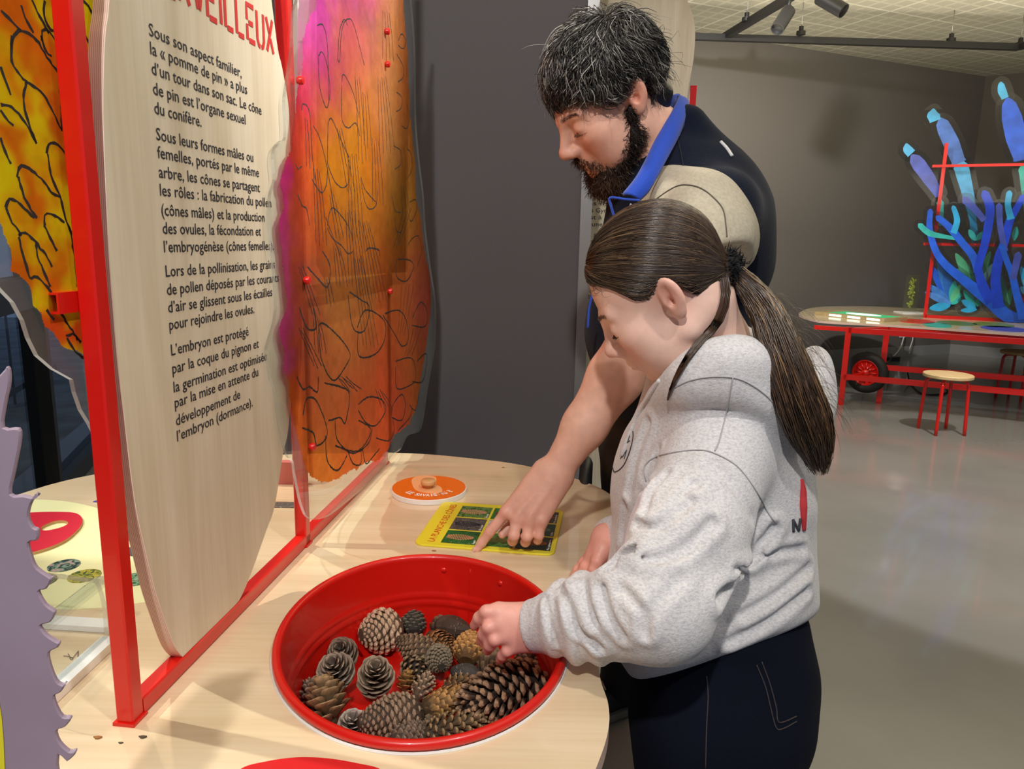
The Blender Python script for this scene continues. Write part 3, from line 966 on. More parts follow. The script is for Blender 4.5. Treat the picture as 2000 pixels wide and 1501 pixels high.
frame = empty('display_stand', A0, 'red square-tube display frame standing on the near exhibit table', 'frame', mat=FM)
for nm, u in (('post', 0.0), ('post', UB), ('post', UC)):
    obj(nm, bar((u, 0.0, 0), (u, TOPZ, 0), TW, up=(0, 0, 1), bev=0.002), M_red, frame, local=True, smooth=False)
obj('base_bar', bar((TW / 2, TW / 2 + .0005, 0), (UC - TW / 2, TW / 2 + .0005, 0), TW, up=(0, 0, 1), bev=0.002), M_red, frame, local=True, smooth=False)
welds = [xf(box((-TW * 0.62, 0, -TW * 0.62), (TW * 0.62, 0.004, TW * 0.62)), basis((u, 0, 0), (1, 0, 0), (0, 1, 0), (0, 0, 1))) for u in (0, UB, UC)]
for w_ in welds:
    obj('foot_plate', w_, M_red, frame, local=True, smooth=False)
vC = plane_uv(160, 585, -TW)[1]
print('crossbar height', vC, plane_uv(580, 508, -TW))
# the crossbar is fixed to the far side of the posts and sticks out as an open tube at the near end
nb = -TW
uo = plane_uv(95, 588, nb)[0]
ho, hi_ = TW / 2, TW / 2 - 0.0022
V, F = [], []
for x in (uo, UC + 0.02):
    for h in (ho, hi_):
        for sx, sy in ((-1, -1), (1, -1), (1, 1), (-1, 1)): V.append((x, vC + sx * h, nb + sy * h))
for i in range(4):
    j = (i + 1) % 4
    F += [(i, j, 8 + j, 8 + i), (4 + j, 4 + i, 12 + i, 12 + j), (j, i, 4 + i, 4 + j), (8 + i, 8 + j, 12 + j, 12 + i)]
obj('crossbar', (np.array(V), F), M_red, frame, local=True, smooth=False)
vT = plane_uv(742, 47, 0.0)[1]
obj('crossbar', bar((UB + TW / 2, vT, 0), (UC + TW / 2, vT, 0), TW, up=(0, 0, 1), bev=0.002), M_red, frame, local=True, smooth=False)


def bolt(root, u, v, n0, sgn=1, r=0.0068):
    pr = [(0.0001, 0), (r * 0.75, 0), (r * 0.75, 0.003), (r, 0.003), (r, 0.0085), (r * 0.8, 0.0105), (0.0001, 0.0108)]
    m = basis((u, v, n0), (1, 0, 0), (0, 1, 0) if sgn > 0 else (0, -1, 0), (0, 0, 1) if sgn > 0 else (0, 0, -1))
    return obj('bolt', xf(lathe(pr, 20), m), M_red, root, local=True, auto=40)


# ---- plywood text board between the first two posts
BT = 0.018
BL = [(213, 0), (206, 60), (203, 110), (201, 200), (203, 280), (208, 400), (213, 500), (222, 620), (231, 720), (243, 820), (255, 920), (267, 1000), (285, 1080), (302, 1150), (318, 1200), (340, 1260), (358, 1291), (363, 1299), (369, 1297)]
BR = [(400, 1264), (443, 1217), (467, 1173), (493, 1113), (520, 1037), (537, 987), (553, 887), (564, 833), (574, 700), (579, 560), (578, 420), (571, 262), (563, 200), (551, 130), (543, 96), (532, 12)]
bo = [plane_uv(x, y, BT / 2) for x, y in BL + BR]
bo = [(u, max(v, TW + 0.001)) for u, v in bo]
top = [(bo[-1][0] - 0.02, bo[-1][1] + 0.07), (bo[-1][0] - 0.09, bo[-1][1] + 0.2), (0.5 * (bo[0][0] + bo[-1][0]), bo[-1][1] + 0.28), (bo[0][0] + 0.09, bo[-1][1] + 0.2), (bo[0][0] + 0.02, bo[0][1] + 0.1)]
bo = np.array(bo + top)
bo[:, 0] = np.clip(bo[:, 0], TW / 2 + 0.002, UB - TW / 2 - 0.002)
bo = spline(bo, 4, True)
bo[:, 0] = np.clip(bo[:, 0], TW / 2 + 0.002, UB - TW / 2 - 0.002)
bo[:, 1] = np.maximum(bo[:, 1], TW + 0.001)
board = empty('text_board', A0, 'leaf-shaped pale plywood board with French text in the red frame', 'text board', mat=FM)
V, F = prism(bo, -BT / 2, BT / 2, 0.0006)
nb_ = len(bo)
fm = [1 if 0 <= k < 3 * nb_ else 0 for k in range(len(F))]
M_edge3 = plyedge('board_edge', 2, 480.0)
obj('board', (V, F), [M_board, M_edge3], board, local=True, smooth=False, fm=fm)
TN = BT / 2 + 0.0006
LINES = [
    ("Sous son aspect familier,", 288, 72, 472, 148), ("la « pomme de pin » a plus", 291, 112, 483, 178), ("d’un tour dans son sac. Le cône", 295, 152, 511, 218),
    ("de pin est l’organe sexuel", 298, 187, 480, 240), ("du conifère.", 302, 222, 394, 247),
    ("Sous leurs formes mâles ou", 305, 278, 495, 312), ("femelles, portés par le même", 308, 313, 506, 342), ("arbre, les cônes se partagent", 310, 350, 508, 372),
    ("les rôles : la fabrication du pollen", 313, 388, 530, 400), ("(cônes mâles) et la production", 316, 424, 517, 430), ("des ovules, la fécondation et", 319, 460, 510, 457), ("l’embryogénèse (cônes femelles).", 321, 496, 535, 485),
    ("Lors de la pollinisation, les grains", 325, 545, 537, 520), ("de pollen déposés par les courants", 328, 578, 545, 548), ("d’air se glissent sous les écailles", 331, 612, 532, 576), ("pour rejoindre les ovules.", 333, 645, 497, 610),
    ("L’embryon est protégé", 337, 693, 486, 655), ("par la coque du pignon et", 339, 727, 506, 680), ("la germination est optimisée", 340, 759, 522, 708), ("par la mise en attente du", 342, 792, 505, 737), ("développement de", 345, 823, 470, 784), ("l’embryon (dormance).", 347, 856, 494, 797)]
paras = [(0, 5), (5, 12), (12, 16), (16, 22)]
u0s = [plane_uv(l[1], l[2], TN)[0] for l in LINES]
uL = float(np.median(u0s))
print('text left', np.round(u0s, 4))
for a, b in paras:
    T = []
    for s_, x0, y0, x1, y1 in LINES[a:b]:
        p, q = plane_uv(x0, y0, TN), plane_uv(x1, y1, TN)
        v, f = fit_text(s_, uL, max(q[0], uL + 0.02), 0.5 * (p[1] + q[1]), 0.0142, 0.006)
        T.append((v + np.array([0, 0, TN]), f))
    obj('lettering', join(*T), M_ink, board, local=True, smooth=False)
# stencil title
t1 = plane_uv(535, 106, TN); t0 = plane_uv(472, 84, TN)
hh = 0.047
T = []
word = 'MERVEILLEUX'
wid = {'M': 1.0, 'I': .2, 'V': .86}
adv = 0.0282
# letter widths so that the word ends at t1
ws = [wid.get(c, .76) for c in word]
sp_ = 0.30
tot = sum(ws) + sp_ * (len(ws) - 1)
uend = t1[0]; u_E = plane_uv(352, 28, TN)[0]      # left foot of the R
k = (uend - u_E) / (sum(ws[2:]) + sp_ * (len(ws) - 3))
u_ = uend - tot * k
for c, w_ in zip(word, ws):
    for st in STENCIL[c]:
        P = np.array(st, float)
        P = np.c_[u_ + P[:, 0] * k, t1[1] + P[:, 1] * hh]
        if len(P) == 2: P = np.array([P[0], P[0] * .5 + P[1] * .5, P[1]])
        v, f = strokes(P, 0.0072)
        T.append((v + np.array([0, 0, TN]), f))
    u_ += (w_ + sp_) * k
obj('stencil_title', join(*T), M_redink, board, local=True, smooth=False)


# ---- printed acrylic panels
def panel(name, label, clear_uv, print_uv, n0, thick, colfn, lines, h=0.0028, lw=0.0016, side=1, backside=False):
    """Clear acrylic sheet n0..n0+thick with a watercolour print and crayon lines on its face."""
    root = empty(name, A0, label, 'printed panel', mat=FM)
    V, F = prism(clear_uv, n0, n0 + thick, 0.0)
    nn_ = len(clear_uv)
    obj('clear_sheet', (V, F), [M_clear, M_clear_edge], root, local=True, smooth=False, fm=[1 if k < nn_ else 0 for k in range(len(F))])
    P = np.asarray(print_uv)
    lo, hi = P.min(0), P.max(0)
    nx, ny = int((hi[0] - lo[0]) / h) + 2, int((hi[1] - lo[1]) / h) + 2
    gx, gy = np.meshgrid(lo[0] + np.arange(nx) * h, lo[1] + np.arange(ny) * h, indexing='ij')
    G = np.c_[gx.ravel(), gy.ravel()]
    wob = np.c_[vnoise(G, 45, 3), vnoise(G, 45, 4)] * 0.004 + np.c_[vnoise(G, 190, 5), vnoise(G, 190, 6)] * 0.0018
    m = inside(G + wob, P).reshape(nx, ny)
    idx = np.arange(nx * ny).reshape(nx, ny)
    q = m[:-1, :-1] & m[1:, :-1] & m[1:, 1:] & m[:-1, 1:]
    Fq = np.stack([idx[:-1, :-1][q], idx[1:, :-1][q], idx[1:, 1:][q], idx[:-1, 1:][q]], 1)
    used = np.unique(Fq); re = np.full(nx * ny, -1); re[used] = np.arange(len(used))
    zf = n0 + thick + 0.0004 if side > 0 else n0 - 0.0004
    Vp = np.c_[G[used], np.full(len(used), zf)]
    pr = obj('watercolour_print', (Vp, re[Fq]), M_film, root, local=True, smooth=False, col=colfn(G[used]))
    T = []
    for ln in lines:
        L = np.asarray(ln[0], float); w_ = ln[1] if len(ln) > 1 else lw
        if len(L) > 2: L = spline(L, 7)
        else: L = np.linspace(L[0], L[1], 12)
        d = np.concatenate([[0], np.cumsum(np.linalg.norm(np.diff(L, axis=0), axis=1))])
        nseg = max(3, int(d[-1] / 0.004)); t = np.linspace(0, d[-1], nseg)
        L = np.c_[np.interp(t, d, L[:, 0]), np.interp(t, d, L[:, 1])]
        L = L + rng.normal(0, 0.00035, L.shape)
        v, f = strokes(L, w_ * rng.uniform(0.55, 1.2, len(L)))
        T.append((v + np.array([0, 0, zf + (0.0003 if side > 0 else -0.0003)]), f))
    obj('crayon_print', join(*T), M_crayon, root, local=True, smooth=False)
    return root


def blob_colors(px_list, n):
    """Colour field from control points given as (pixel x, y, radius px, rgb)."""
    C = np.array([plane_uv(x, y, n) for x, y, _, _ in px_list])
    Rr = np.array([np.linalg.norm(plane_uv(x + r, y, n) - plane_uv(x, y, n)) * 0.6 + np.linalg.norm(plane_uv(x, y + r, n) - plane_uv(x, y, n)) * 0.4 for x, y, r, _ in px_list])
    K = np.array([srgb(*c) for _, _, _, c in px_list])

    def f(G):
        g = G + np.c_[vnoise(G, 26, 11), vnoise(G, 26, 12)] * 0.022 + np.c_[vnoise(G, 80, 13), vnoise(G, 80, 14)] * 0.008
        d2 = ((g[:, None] - C[None]) ** 2).sum(2) / (Rr[None] ** 2)
        w = np.exp(-d2 * 1.2) + 1e-9 / (1e-3 + d2)
        c = (w[:, :, None] * K[None]).sum(1) / w.sum(1, keepdims=True)
        c = c * (1 + 0.10 * vnoise(G, 60, 15)[:, None] + 0.06 * vnoise(G, 220, 16)[:, None])
        return np.clip(c, 0.004, 0.95)
    return f


NR = TW / 2 + 0.003
RC = [(590, 985), (606, 1012), (640, 1008), (680, 978), (716, 948), (745, 922), (765, 890), (783, 877), (797, 850), (823, 836), (835, 763), (845, 707), (851, 667), (851, 590), (843, 533), (832, 450), (828, 383), (820, 317), (813, 233), (811, 100), (804, 0), (800, -80), (700, -160), (620, -130), (590, -60), (582, 0), (575, 20), (571, 93), (562, 160), (557, 200), (559, 268), (547, 277), (535, 300), (538, 350), (529, 383), (527, 443), (533, 500), (541, 605), (525, 670), (523, 692), (530, 740), (538, 765), (547, 830), (560, 885), (573, 900), (577, 925)]
RP = [(598, 918), (620, 938), (642, 943), (680, 925), (715, 905), (742, 899), (757, 880), (772, 848), (800, 830), (815, 790), (829, 700), (838, 640), (843, 590), (840, 540), (830, 490), (822, 420), (812, 380), (812, 320), (804, 250), (800, 200), (797, 100), (790, 30), (785, -60), (700, -120), (625, -60), (620, 16), (598, 45), (593, 80), (592, 130), (590, 158), (580, 168), (577, 220), (571, 292), (556, 310), (548, 360), (556, 400), (544, 430), (546, 470), (553, 500), (556, 545), (560, 600), (549, 630), (543, 652), (551, 672), (558, 690), (553, 722), (565, 745), (565, 772), (571, 800), (580, 850)]
rc = spline(np.array([plane_uv(x, y, NR + 0.005) for x, y in RC]), 4, True)
rp = np.array([plane_uv(x, y, NR + 0.006) for x, y in RP])
MAG, ORG, YEL, RED, DOR, BRN = (206, 60, 150), (226, 110, 40), (232, 176, 44), (206, 62, 44), (204, 92, 40), (190, 112, 62)
RCOL = [(640, 40, 60, (226, 90, 200)), (620, 110, 50, (228, 100, 190)), (700, 0, 60, (232, 110, 200)), (690, 80, 40, (220, 110, 130)), (600, 200, 40, (220, 60, 70)), (660, 60, 22, YEL), (690, 90, 26, ORG), (670, 130, 30, DOR),
        (585, 240, 40, (200, 60, 60)), (620, 180, 40, (226, 90, 80)), (650, 200, 40, RED), (640, 240, 30, YEL), (700, 180, 50, YEL), (720, 120, 40, (232, 150, 70)), (750, 100, 40, (236, 180, 110)), (760, 220, 40, (236, 190, 120)), (690, 260, 40, YEL), (720, 300, 40, ORG),
        (605, 300, 30, ORG), (640, 300, 30, YEL), (650, 340, 40, (234, 160, 40)), (590, 350, 34, (190, 60, 60)), (700, 350, 50, YEL), (620, 400, 40, ORG), (680, 420, 50, BRN), (730, 420, 50, (222, 150, 60)), (780, 200, 40, (220, 120, 60)), (800, 300, 40, (180, 110, 50)), (780, 380, 40, (170, 130, 50)),
        (560, 350, 20, MAG), (555, 430, 24, (205, 64, 150)), (556, 520, 24, (200, 84, 150)), (554, 600, 24, (202, 80, 150)), (553, 660, 26, (204, 70, 150)), (556, 710, 20, (200, 90, 156)),
        (600, 450, 40, (196, 90, 60)), (600, 560, 50, (180, 80, 60)), (610, 660, 40, (190, 92, 66)), (660, 560, 60, (196, 130, 62)), (720, 560, 50, (190, 120, 60)), (700, 660, 60, BRN), (650, 720, 60, (186, 110, 64)), (760, 620, 50, (196, 90, 50)), (800, 560, 50, (176, 96, 52)), (820, 600, 30, (170, 70, 70)), (800, 700, 40, (180, 100, 50)),
        (600, 780, 40, (196, 84, 54)), (580, 800, 20, (226, 130, 40)), (660, 800, 60, (204, 104, 62)), (720, 780, 50, (196, 92, 60)), (770, 800, 40, (200, 70, 56)), (600, 880, 40, (224, 120, 50)), (650, 880, 50, (226, 110, 54)), (700, 870, 50, (220, 90, 50)), (740, 860, 40, (226, 120, 60)), (640, 925, 40, (232, 160, 60)), (700, 905, 30, (230, 150, 80))]


def pl(pts, n, w=None, dz=0.0):
    return ([plane_uv(x, y, n) for x, y in pts], w) if w else ([plane_uv(x, y, n) for x, y in pts],)


RL = []
RLP = [
    # big rounded scales (pixel outlines read off the photograph)
    [(700, 645), (702, 695), (735, 690), (752, 660), (750, 625), (715, 605), (698, 640)],
    [(628, 700), (640, 730), (655, 742), (675, 715), (684, 690), (660, 655), (625, 632), (627, 700)],
    [(680, 575), (690, 640), (712, 645), (722, 600), (705, 585), (683, 570)],
    [(748, 615), (770, 650), (785, 675), (797, 665), (795, 630), (780, 606), (752, 612)],
    [(775, 505), (775, 540), (795, 548), (808, 520), (800, 508), (778, 506)],
    [(805, 635), (830, 637), (835, 610), (822, 590), (806, 620)],
    [(642, 820), (648, 820), (665, 815), (675, 825), (683, 770), (665, 755), (634, 748)],
    [(700, 800), (715, 825), (735, 830), (754, 800), (745, 780), (720, 775), (700, 790)],
    [(590, 835), (612, 845), (620, 870), (640, 845), (620, 785), (600, 778), (592, 810)],
    [(655, 870), (700, 880), (725, 840), (700, 820)], [(655, 820), (660, 860), (690, 885), (720, 865), (727, 835)],
    [(636, 850), (640, 900), (660, 918), (678, 890)], [(680, 880), (690, 905), (705, 905), (706, 875)], [(708, 875), (715, 905), (730, 890), (742, 875)],
    [(735, 855), (760, 860), (770, 840), (768, 820)], [(773, 705), (805, 700), (812, 740), (795, 755), (775, 757), (773, 715)],
    [(765, 815), (785, 820), (792, 790), (785, 770), (768, 790), (765, 812)], [(815, 705), (833, 690), (832, 720), (825, 745), (805, 745)],
    [(800, 790), (812, 800), (820, 760)], [(778, 840), (800, 815), (806, 790)], [(580, 735), (592, 760), (605, 755), (620, 765), (622, 735)],
    [(585, 600), (600, 640), (618, 640), (612, 600)], [(600, 520), (618, 540), (640, 560), (645, 520), (630, 490)],
    # tall tongues in the upper half
    [(660, 115), (664, 118), (668, 60), (678, 38), (690, 45), (705, 100), (712, 128)], [(660, 118), (664, 60), (673, 38), (679, 50)],
    [(620, 50), (632, 50), (640, 90), (643, 200)], [(622, 110), (630, 102), (640, 130), (645, 180), (638, 210), (625, 170), (622, 112)],
    [(668, 160), (672, 145), (690, 180), (702, 230)], [(668, 165), (668, 230), (680, 250), (695, 240), (703, 265)], [(590, 215), (592, 202), (605, 220), (610, 300), (616, 350)],
    [(640, 320), (641, 250), (648, 232), (665, 270), (682, 308)], [(640, 320), (655, 355), (672, 366), (683, 350), (682, 310)],
    [(612, 245), (625, 270), (640, 330), (655, 420)], [(610, 350), (622, 370), (630, 376), (638, 360), (640, 330)], [(705, 350), (712, 390), (722, 408), (735, 400), (738, 370)], [(705, 345), (715, 372), (735, 395)],
    [(640, 440), (645, 412), (655, 408), (680, 440), (690, 470)], [(640, 445), (650, 465), (668, 480), (680, 495), (690, 490)], [(715, 490), (722, 484), (740, 488), (742, 500)],
    [(582, 380), (590, 400), (600, 410), (605, 440)], [(578, 320), (583, 330), (590, 325)],
    # the dark right edge
    [(778, 80), (785, 66), (793, 80), (788, 95), (778, 88)], [(775, 105), (788, 130), (788, 150), (778, 160)], [(775, 180), (785, 190), (784, 210), (774, 218)], [(795, 205), (800, 225), (795, 250), (785, 245)],
    [(770, 285), (783, 295), (783, 320), (772, 330)], [(795, 290), (803, 300), (805, 328), (795, 350)], [(765, 380), (772, 410), (784, 415)], [(800, 395), (812, 390), (814, 410), (803, 432), (797, 415)],
    [(797, 478), (806, 465), (818, 462), (824, 490), (815, 520)], [(770, 425), (775, 450), (784, 452), (790, 430)]]
for P in RLP: RL.append(pl(P, NR + 0.006, 0.0040 if min(p[1] for p in P) > 480 else 0.0028))
for x0, y0, x1, y1, c in ((668, 500, 640, 430, 1), (590, 520, 622, 620, 3), (690, 300, 700, 470, 5), (650, 380, 668, 470, 3), (640, 540, 650, 600, 3), (735, 270, 742, 400, 4), (712, 430, 742, 590, 6), (620, 330, 632, 480, 4), (700, 500, 728, 680, 5), (685, 410, 700, 560, 5), (660, 480, 672, 560, 4), (776, 480, 800, 410, 3),
                       (785, 650, 800, 560, 4), (800, 690, 815, 640, 4), (670, 735, 695, 765, 5), (742, 760, 760, 800, 4), (620, 620, 630, 690, 4), (790, 360, 797, 420, 3), (600, 230, 606, 330, 2), (665, 250, 690, 380, 3), (715, 180, 722, 290, 3), (748, 150, 760, 300, 5), (756, 20, 762, 120, 4), (700, 150, 712, 320, 3), (590, 640, 625, 720, 3)):
    for i in range(c):
        dx = (i - c / 2) * 6.5
        RL.append(pl([(x0 + dx * 0.6, y0 + 4 * (i % 2)), ((x0 + x1) / 2 + dx * 0.9 + 1, (y0 + y1) / 2), (x1 + dx * 1.1, y1 - 6 * ((i + 1) % 2))], NR + 0.006, 0.0024))
right_panel = panel('printed_cone_panel', 'clear acrylic panel with orange and magenta cone drawing on the red frame', rc, rp, NR, 0.005, blob_colors(RCOL, NR + 0.006), RL, h=0.0019)
for x, y in ((571, 152), (587, 548), (597, 877)):
    p = plane_uv(x, y, NR + 0.005); bolt(right_panel, UB, p[1], NR + 0.005)
for x, y in ((748, 58), (747, 121), (754, 569)):
    p = plane_uv(x, y, NR + 0.005); bolt(right_panel, UC, p[1], NR + 0.005)

# ---- added pale board behind the printed panel, making its upper half look lit
bk = [plane_uv(x, y, -TW / 2 - 0.006) for x, y in ((577, -140), (577, 480), (590, 506), (766, 506), (767, 340), (768, -140))]
M_back = mat('pale_backing', srgb(236, 232, 214), 0.6)
tag(obj('added_backing', prism(bk, 0, 0.008), M_back, smooth=False), 'added pale board brightening the upper half of the orange magenta print', 'board')
bb = bpy.data.objects['added_backing']; bb.matrix_world = Matrix([list(map(float, r)) for r in basis(A0 - en * (TW / 2 + 0.0105), eu, zv, en)])

# ---- left printed panel on the far side of the first post
NL = -TW / 2 - 0.010
LC = [(-60, 470), (-30, 520), (2, 563), (28, 590), (47, 625), (58, 660), (75, 694), (105, 720), (143, 741), (148, 765), (160, 800), (176, 826), (186, 845), (196, 700), (199, 500), (199, 250), (200, 0), (202, -160), (-60, -200)]
LP_ = [(-60, 330), (-20, 400), (0, 455), (18, 490), (22, 530), (52, 552), (60, 590), (82, 608), (90, 640), (125, 675), (160, 692), (176, 705), (196, 640), (197, 480), (197, 250), (198, 0), (200, -150), (-60, -190)]
lc = np.array([plane_uv(x, y, NL) for x, y in LC]); lp = np.array([plane_uv(x, y, NL) for x, y in LP_])
OR2, YL2 = (240, 112, 24), (250, 212, 24)
LCOL = [(30, 20, 40, OR2), (10, 90, 34, YL2), (60, 75, 40, OR2), (85, 20, 30, YL2), (95, 100, 26, OR2), (25, 130, 34, OR2), (60, 140, 26, YL2), (100, 170, 30, (228, 100, 24)), (15, 200, 30, YL2), (70, 200, 30, YL2), (30, 260, 36, OR2), (0, 330, 34, YL2), (75, 280, 30, YL2), (110, 290, 30, (226, 96, 20)), (60, 350, 34, OR2), (100, 370, 26, YL2), (20, 400, 30, YL2), (40, 430, 32, OR2),
        (110, 420, 30, YL2), (70, 450, 30, YL2), (100, 470, 30, OR2), (140, 460, 30, YL2), (40, 510, 30, OR2), (70, 550, 24, YL2), (100, 540, 26, OR2), (135, 560, 24, YL2), (110, 640, 34, (242, 84, 30)), (150, 640, 30, (244, 90, 30)), (140, 680, 24, YL2), (160, 695, 20, YL2), (165, 300, 30, OR2), (170, 100, 30, OR2), (165, 30, 30, YL2), (185, 150, 20, (226, 90, 20)), (125, 20, 26, OR2)]
LLP = [[(20, 95), (28, 65), (45, 62), (72, 80), (90, 110), (118, 150)], [(22, 70), (22, 120), (40, 150), (52, 160)], [(80, 80), (82, 58), (95, 62), (108, 80)], [(80, 70), (88, 100), (100, 110)], [(50, 160), (44, 200), (55, 240), (70, 282)], [(50, 160), (80, 180), (100, 215), (120, 255)],
       [(0, 205), (20, 208), (45, 235), (70, 280)], [(0, 215), (12, 235), (26, 245)], [(32, 345), (38, 325), (55, 328), (80, 350), (100, 375), (118, 385)], [(34, 345), (45, 380), (60, 410), (70, 425)], [(90, 300), (95, 280), (112, 282), (130, 305)], [(92, 300), (98, 340), (110, 370), (118, 386)],
       [(10, 405), (15, 390), (30, 392), (50, 410), (66, 425)], [(10, 405), (20, 430), (35, 450), (40, 460)], [(85, 440), (88, 418), (105, 420), (125, 435)], [(85, 440), (100, 470), (110, 490)], [(118, 386), (125, 420), (132, 440), (142, 460)], [(35, 460), (50, 455), (70, 475), (90, 500), (100, 520)], [(36, 462), (42, 490), (50, 520), (58, 545)],
       [(70, 470), (72, 500), (85, 530), (97, 560)], [(58, 545), (70, 540), (90, 560), (102, 575)], [(40, 10), (50, 40), (64, 65)], [(60, 0), (75, 30), (95, 65)], [(85, 0), (85, 30), (95, 55), (105, 60)], [(0, 130), (10, 160), (20, 185)], [(0, 20), (20, 40), (40, 60)], [(112, 600), (130, 630), (150, 660), (157, 668)], [(90, 605), (105, 625)],
       [(126, 655), (145, 652), (150, 665)], [(130, 660), (145, 685), (165, 700)], [(165, 690), (170, 680), (176, 690)], [(132, 440), (140, 470), (146, 520), (150, 560)], [(160, 60), (175, 90), (188, 140)], [(158, 0), (170, 10), (186, 40)], [(0, 270), (10, 300), (20, 320)], [(120, 255), (118, 200), (115, 160)], [(140, 430), (143, 400), (150, 395)]]
left_panel = panel('printed_cone_panel', 'clear acrylic panel with yellow and orange crayon scales left of the first post', lc, lp, NL - 0.005, 0.005, blob_colors(LCOL, NL), [pl(P, NL, 0.0032) for P in LLP], side=1, h=0.0011)
q = plane_uv(184, 838, NL)
bolt(left_panel, plane_uv(183, 838, NL)[0], q[1], NL, 1, 0.0062)

# ---- out-of-focus mauve cut-out at the left picture edge, standing on the table close to the camera
FD = 0.50
fo = W(30, 1120, FD); fnv = nrm(np.array([0.25, -1.0, 0])); fx = np.array([-fnv[1], fnv[0], 0])


def fuv(x, y):
    p = Wpl(x, y, fo, fnv) - fo
    return np.array([p @ fx, p[2]])


FE = [(-10, 742), (14, 716), (19, 745), (10, 790), (6, 835), (36, 837), (39, 862), (28, 920), (20, 965), (45, 968), (66, 972), (72, 965), (60, 985), (55, 1010), (64, 1030), (74, 1035), (72, 1055), (55, 1060), (62, 1090), (72, 1110), (98, 1128), (101, 1130), (90, 1150), (75, 1155), (88, 1180), (104, 1192), (107, 1198), (98, 1215), (78, 1222), (90, 1240), (108, 1252), (116, 1256), (112, 1265), (95, 1275), (98, 1300), (110, 1330), (122, 1338), (128, 1336), (118, 1352), (105, 1360), (110, 1380), (122, 1400), (136, 1401), (138, 1406), (126, 1420), (110, 1428), (116, 1450), (135, 1468), (147, 1466), (146, 1474), (130, 1488), (112, 1495)]
fe = [fuv(x, y) for x, y in FE]
zb = HT + 0.001 - fo[2]
xe = fe[-1][0]
poly = fe + [(xe + 0.002, zb * 0.85), (xe - 0.01, zb), (fe[0][0] - 0.05, zb), (fe[0][0] - 0.05, fe[0][1] - 0.05)]
FMX = Matrix([list(map(float, r)) for r in basis(fo, fx, zv, fnv)])
cut = empty('jagged_cutout', fo, 'mauve jagged-edged cutout panel at the left edge nearest the camera', 'cutout panel', mat=FMX)
M_mauve = mat('mauve_print', srgb(152, 134, 150), 0.55, var=(14, 0.06))
obj('panel', prism(spline(np.array(poly), 3, True), -0.0045, 0.0, 0.001), M_mauve, cut, local=True, smooth=False)
yl = [fuv(x, y) for x, y in ((-6, 1335), (4, 1400), (8, 1450), (10, 1500))]
obj('yellow_stripe', prism(yl + [(yl[-1][0], zb), (yl[0][0] - 0.035, zb), (yl[0][0] - 0.035, yl[0][1])], 0.0003, 0.0007), M_yellow, cut, local=True, smooth=False)

# ================================================================ red oval tub and its pine cones
TD = 0.135
tub = empty('metal_tub', (*TC, HT - TD), 'red oval metal tub of pine cones sunk into the table', 'tub')
prof = [(-0.030, -TD + 0.0), (-0.026, -TD + 0.002), (-0.0235, -TD + 0.008)]
for z in np.linspace(-TD + 0.014, -0.006, 26):
    rr = -0.0225 + 0.0135 * (z + TD) / TD
    for zc in (-0.058, -0.070):
        rr -= 0.0028 * math.exp(-((z - zc) / 0.0028) ** 2)
    prof.append((rr, z))
prof += [(-0.0085, 0.004), (-0.0085, 0.009), (-0.006, 0.0125), (-0.0025, 0.0135), (0.0012, 0.0125), (0.0032, 0.009), (0.0032, 0.005), (0.0015, 0.0022), (-0.002, 0.001)]
K = 96


def oval_ring(prof, K=96):
    V = [(*tub_xy(r, j / K * 2 * math.pi), HT + z) for r, z in prof for j in range(K)]
    F = [(i * K + j, i * K + (j + 1) % K, (i + 1) * K + (j + 1) % K, (i + 1) * K + j) for i in range(len(prof) - 1) for j in range(K)]
    return V, F


V, F = oval_ring(prof, K)
V.append((*TC, HT - TD)); c = len(V) - 1
F += [(c, (j + 1) % K, j) for j in range(K)]
det = np.linalg.det(TU)
obj('body', (np.array(V), [f[::-1] for f in F] if det > 0 else F), M_red, tub, smooth=True)
lp_ = [(0.0030, 0.0002), (0.0030, 0.0024), (0.0046, 0.0022), (0.0052, 0.0002)]
V, F = oval_ring(lp_, K)
tag(obj('liner_ring', (np.array(V), F), M_white, smooth=False), 'thin white liner ring on the table around the red tub rim', 'ring')


def tub_wall(px, py, z):
    """Inner wall point whose pixel is nearest (px, py) at height z below the rim."""
    best = None
    rr = -0.0225 + 0.0135 * (z + TD) / TD
    for j in range(720):
        a = j / 720 * 2 * math.pi
        p = np.array([*tub_xy(rr, a), HT + z]); q = proj(p)
        d = (q[0] - px) ** 2 + 0.2 * (q[1] - py) ** 2
        if p[1] > TC[1] and (best is None or d < best[0]): best = (d, p, a)
    return best[1], best[2]


for px, py in ((867, 1104), (978, 1127)):
    p, a = tub_wall(px, py, -0.012)
    n_ = nrm(np.array([*(TC - p[:2]), 0])); t_ = np.array([-n_[1], n_[0], 0])
    obj('rivet', xf(lathe([(0.0052, 0), (0.0048, 0.0016), (0.003, 0.0026), (0.0001, 0.003)], 14), basis(p - n_ * 0.0006, t_, zv, n_)), M_red, tub)
sm = []
for z in np.linspace(-0.003, -TD + 0.012, 12):
    p, a = tub_wall(918, 1130, z)
    n_ = nrm(np.array([*(TC - p[:2]), 0])); sm.append(p + n_ * 0.0003)
obj('seam', tube(sm, 0.0007, 5), M_red, tub)


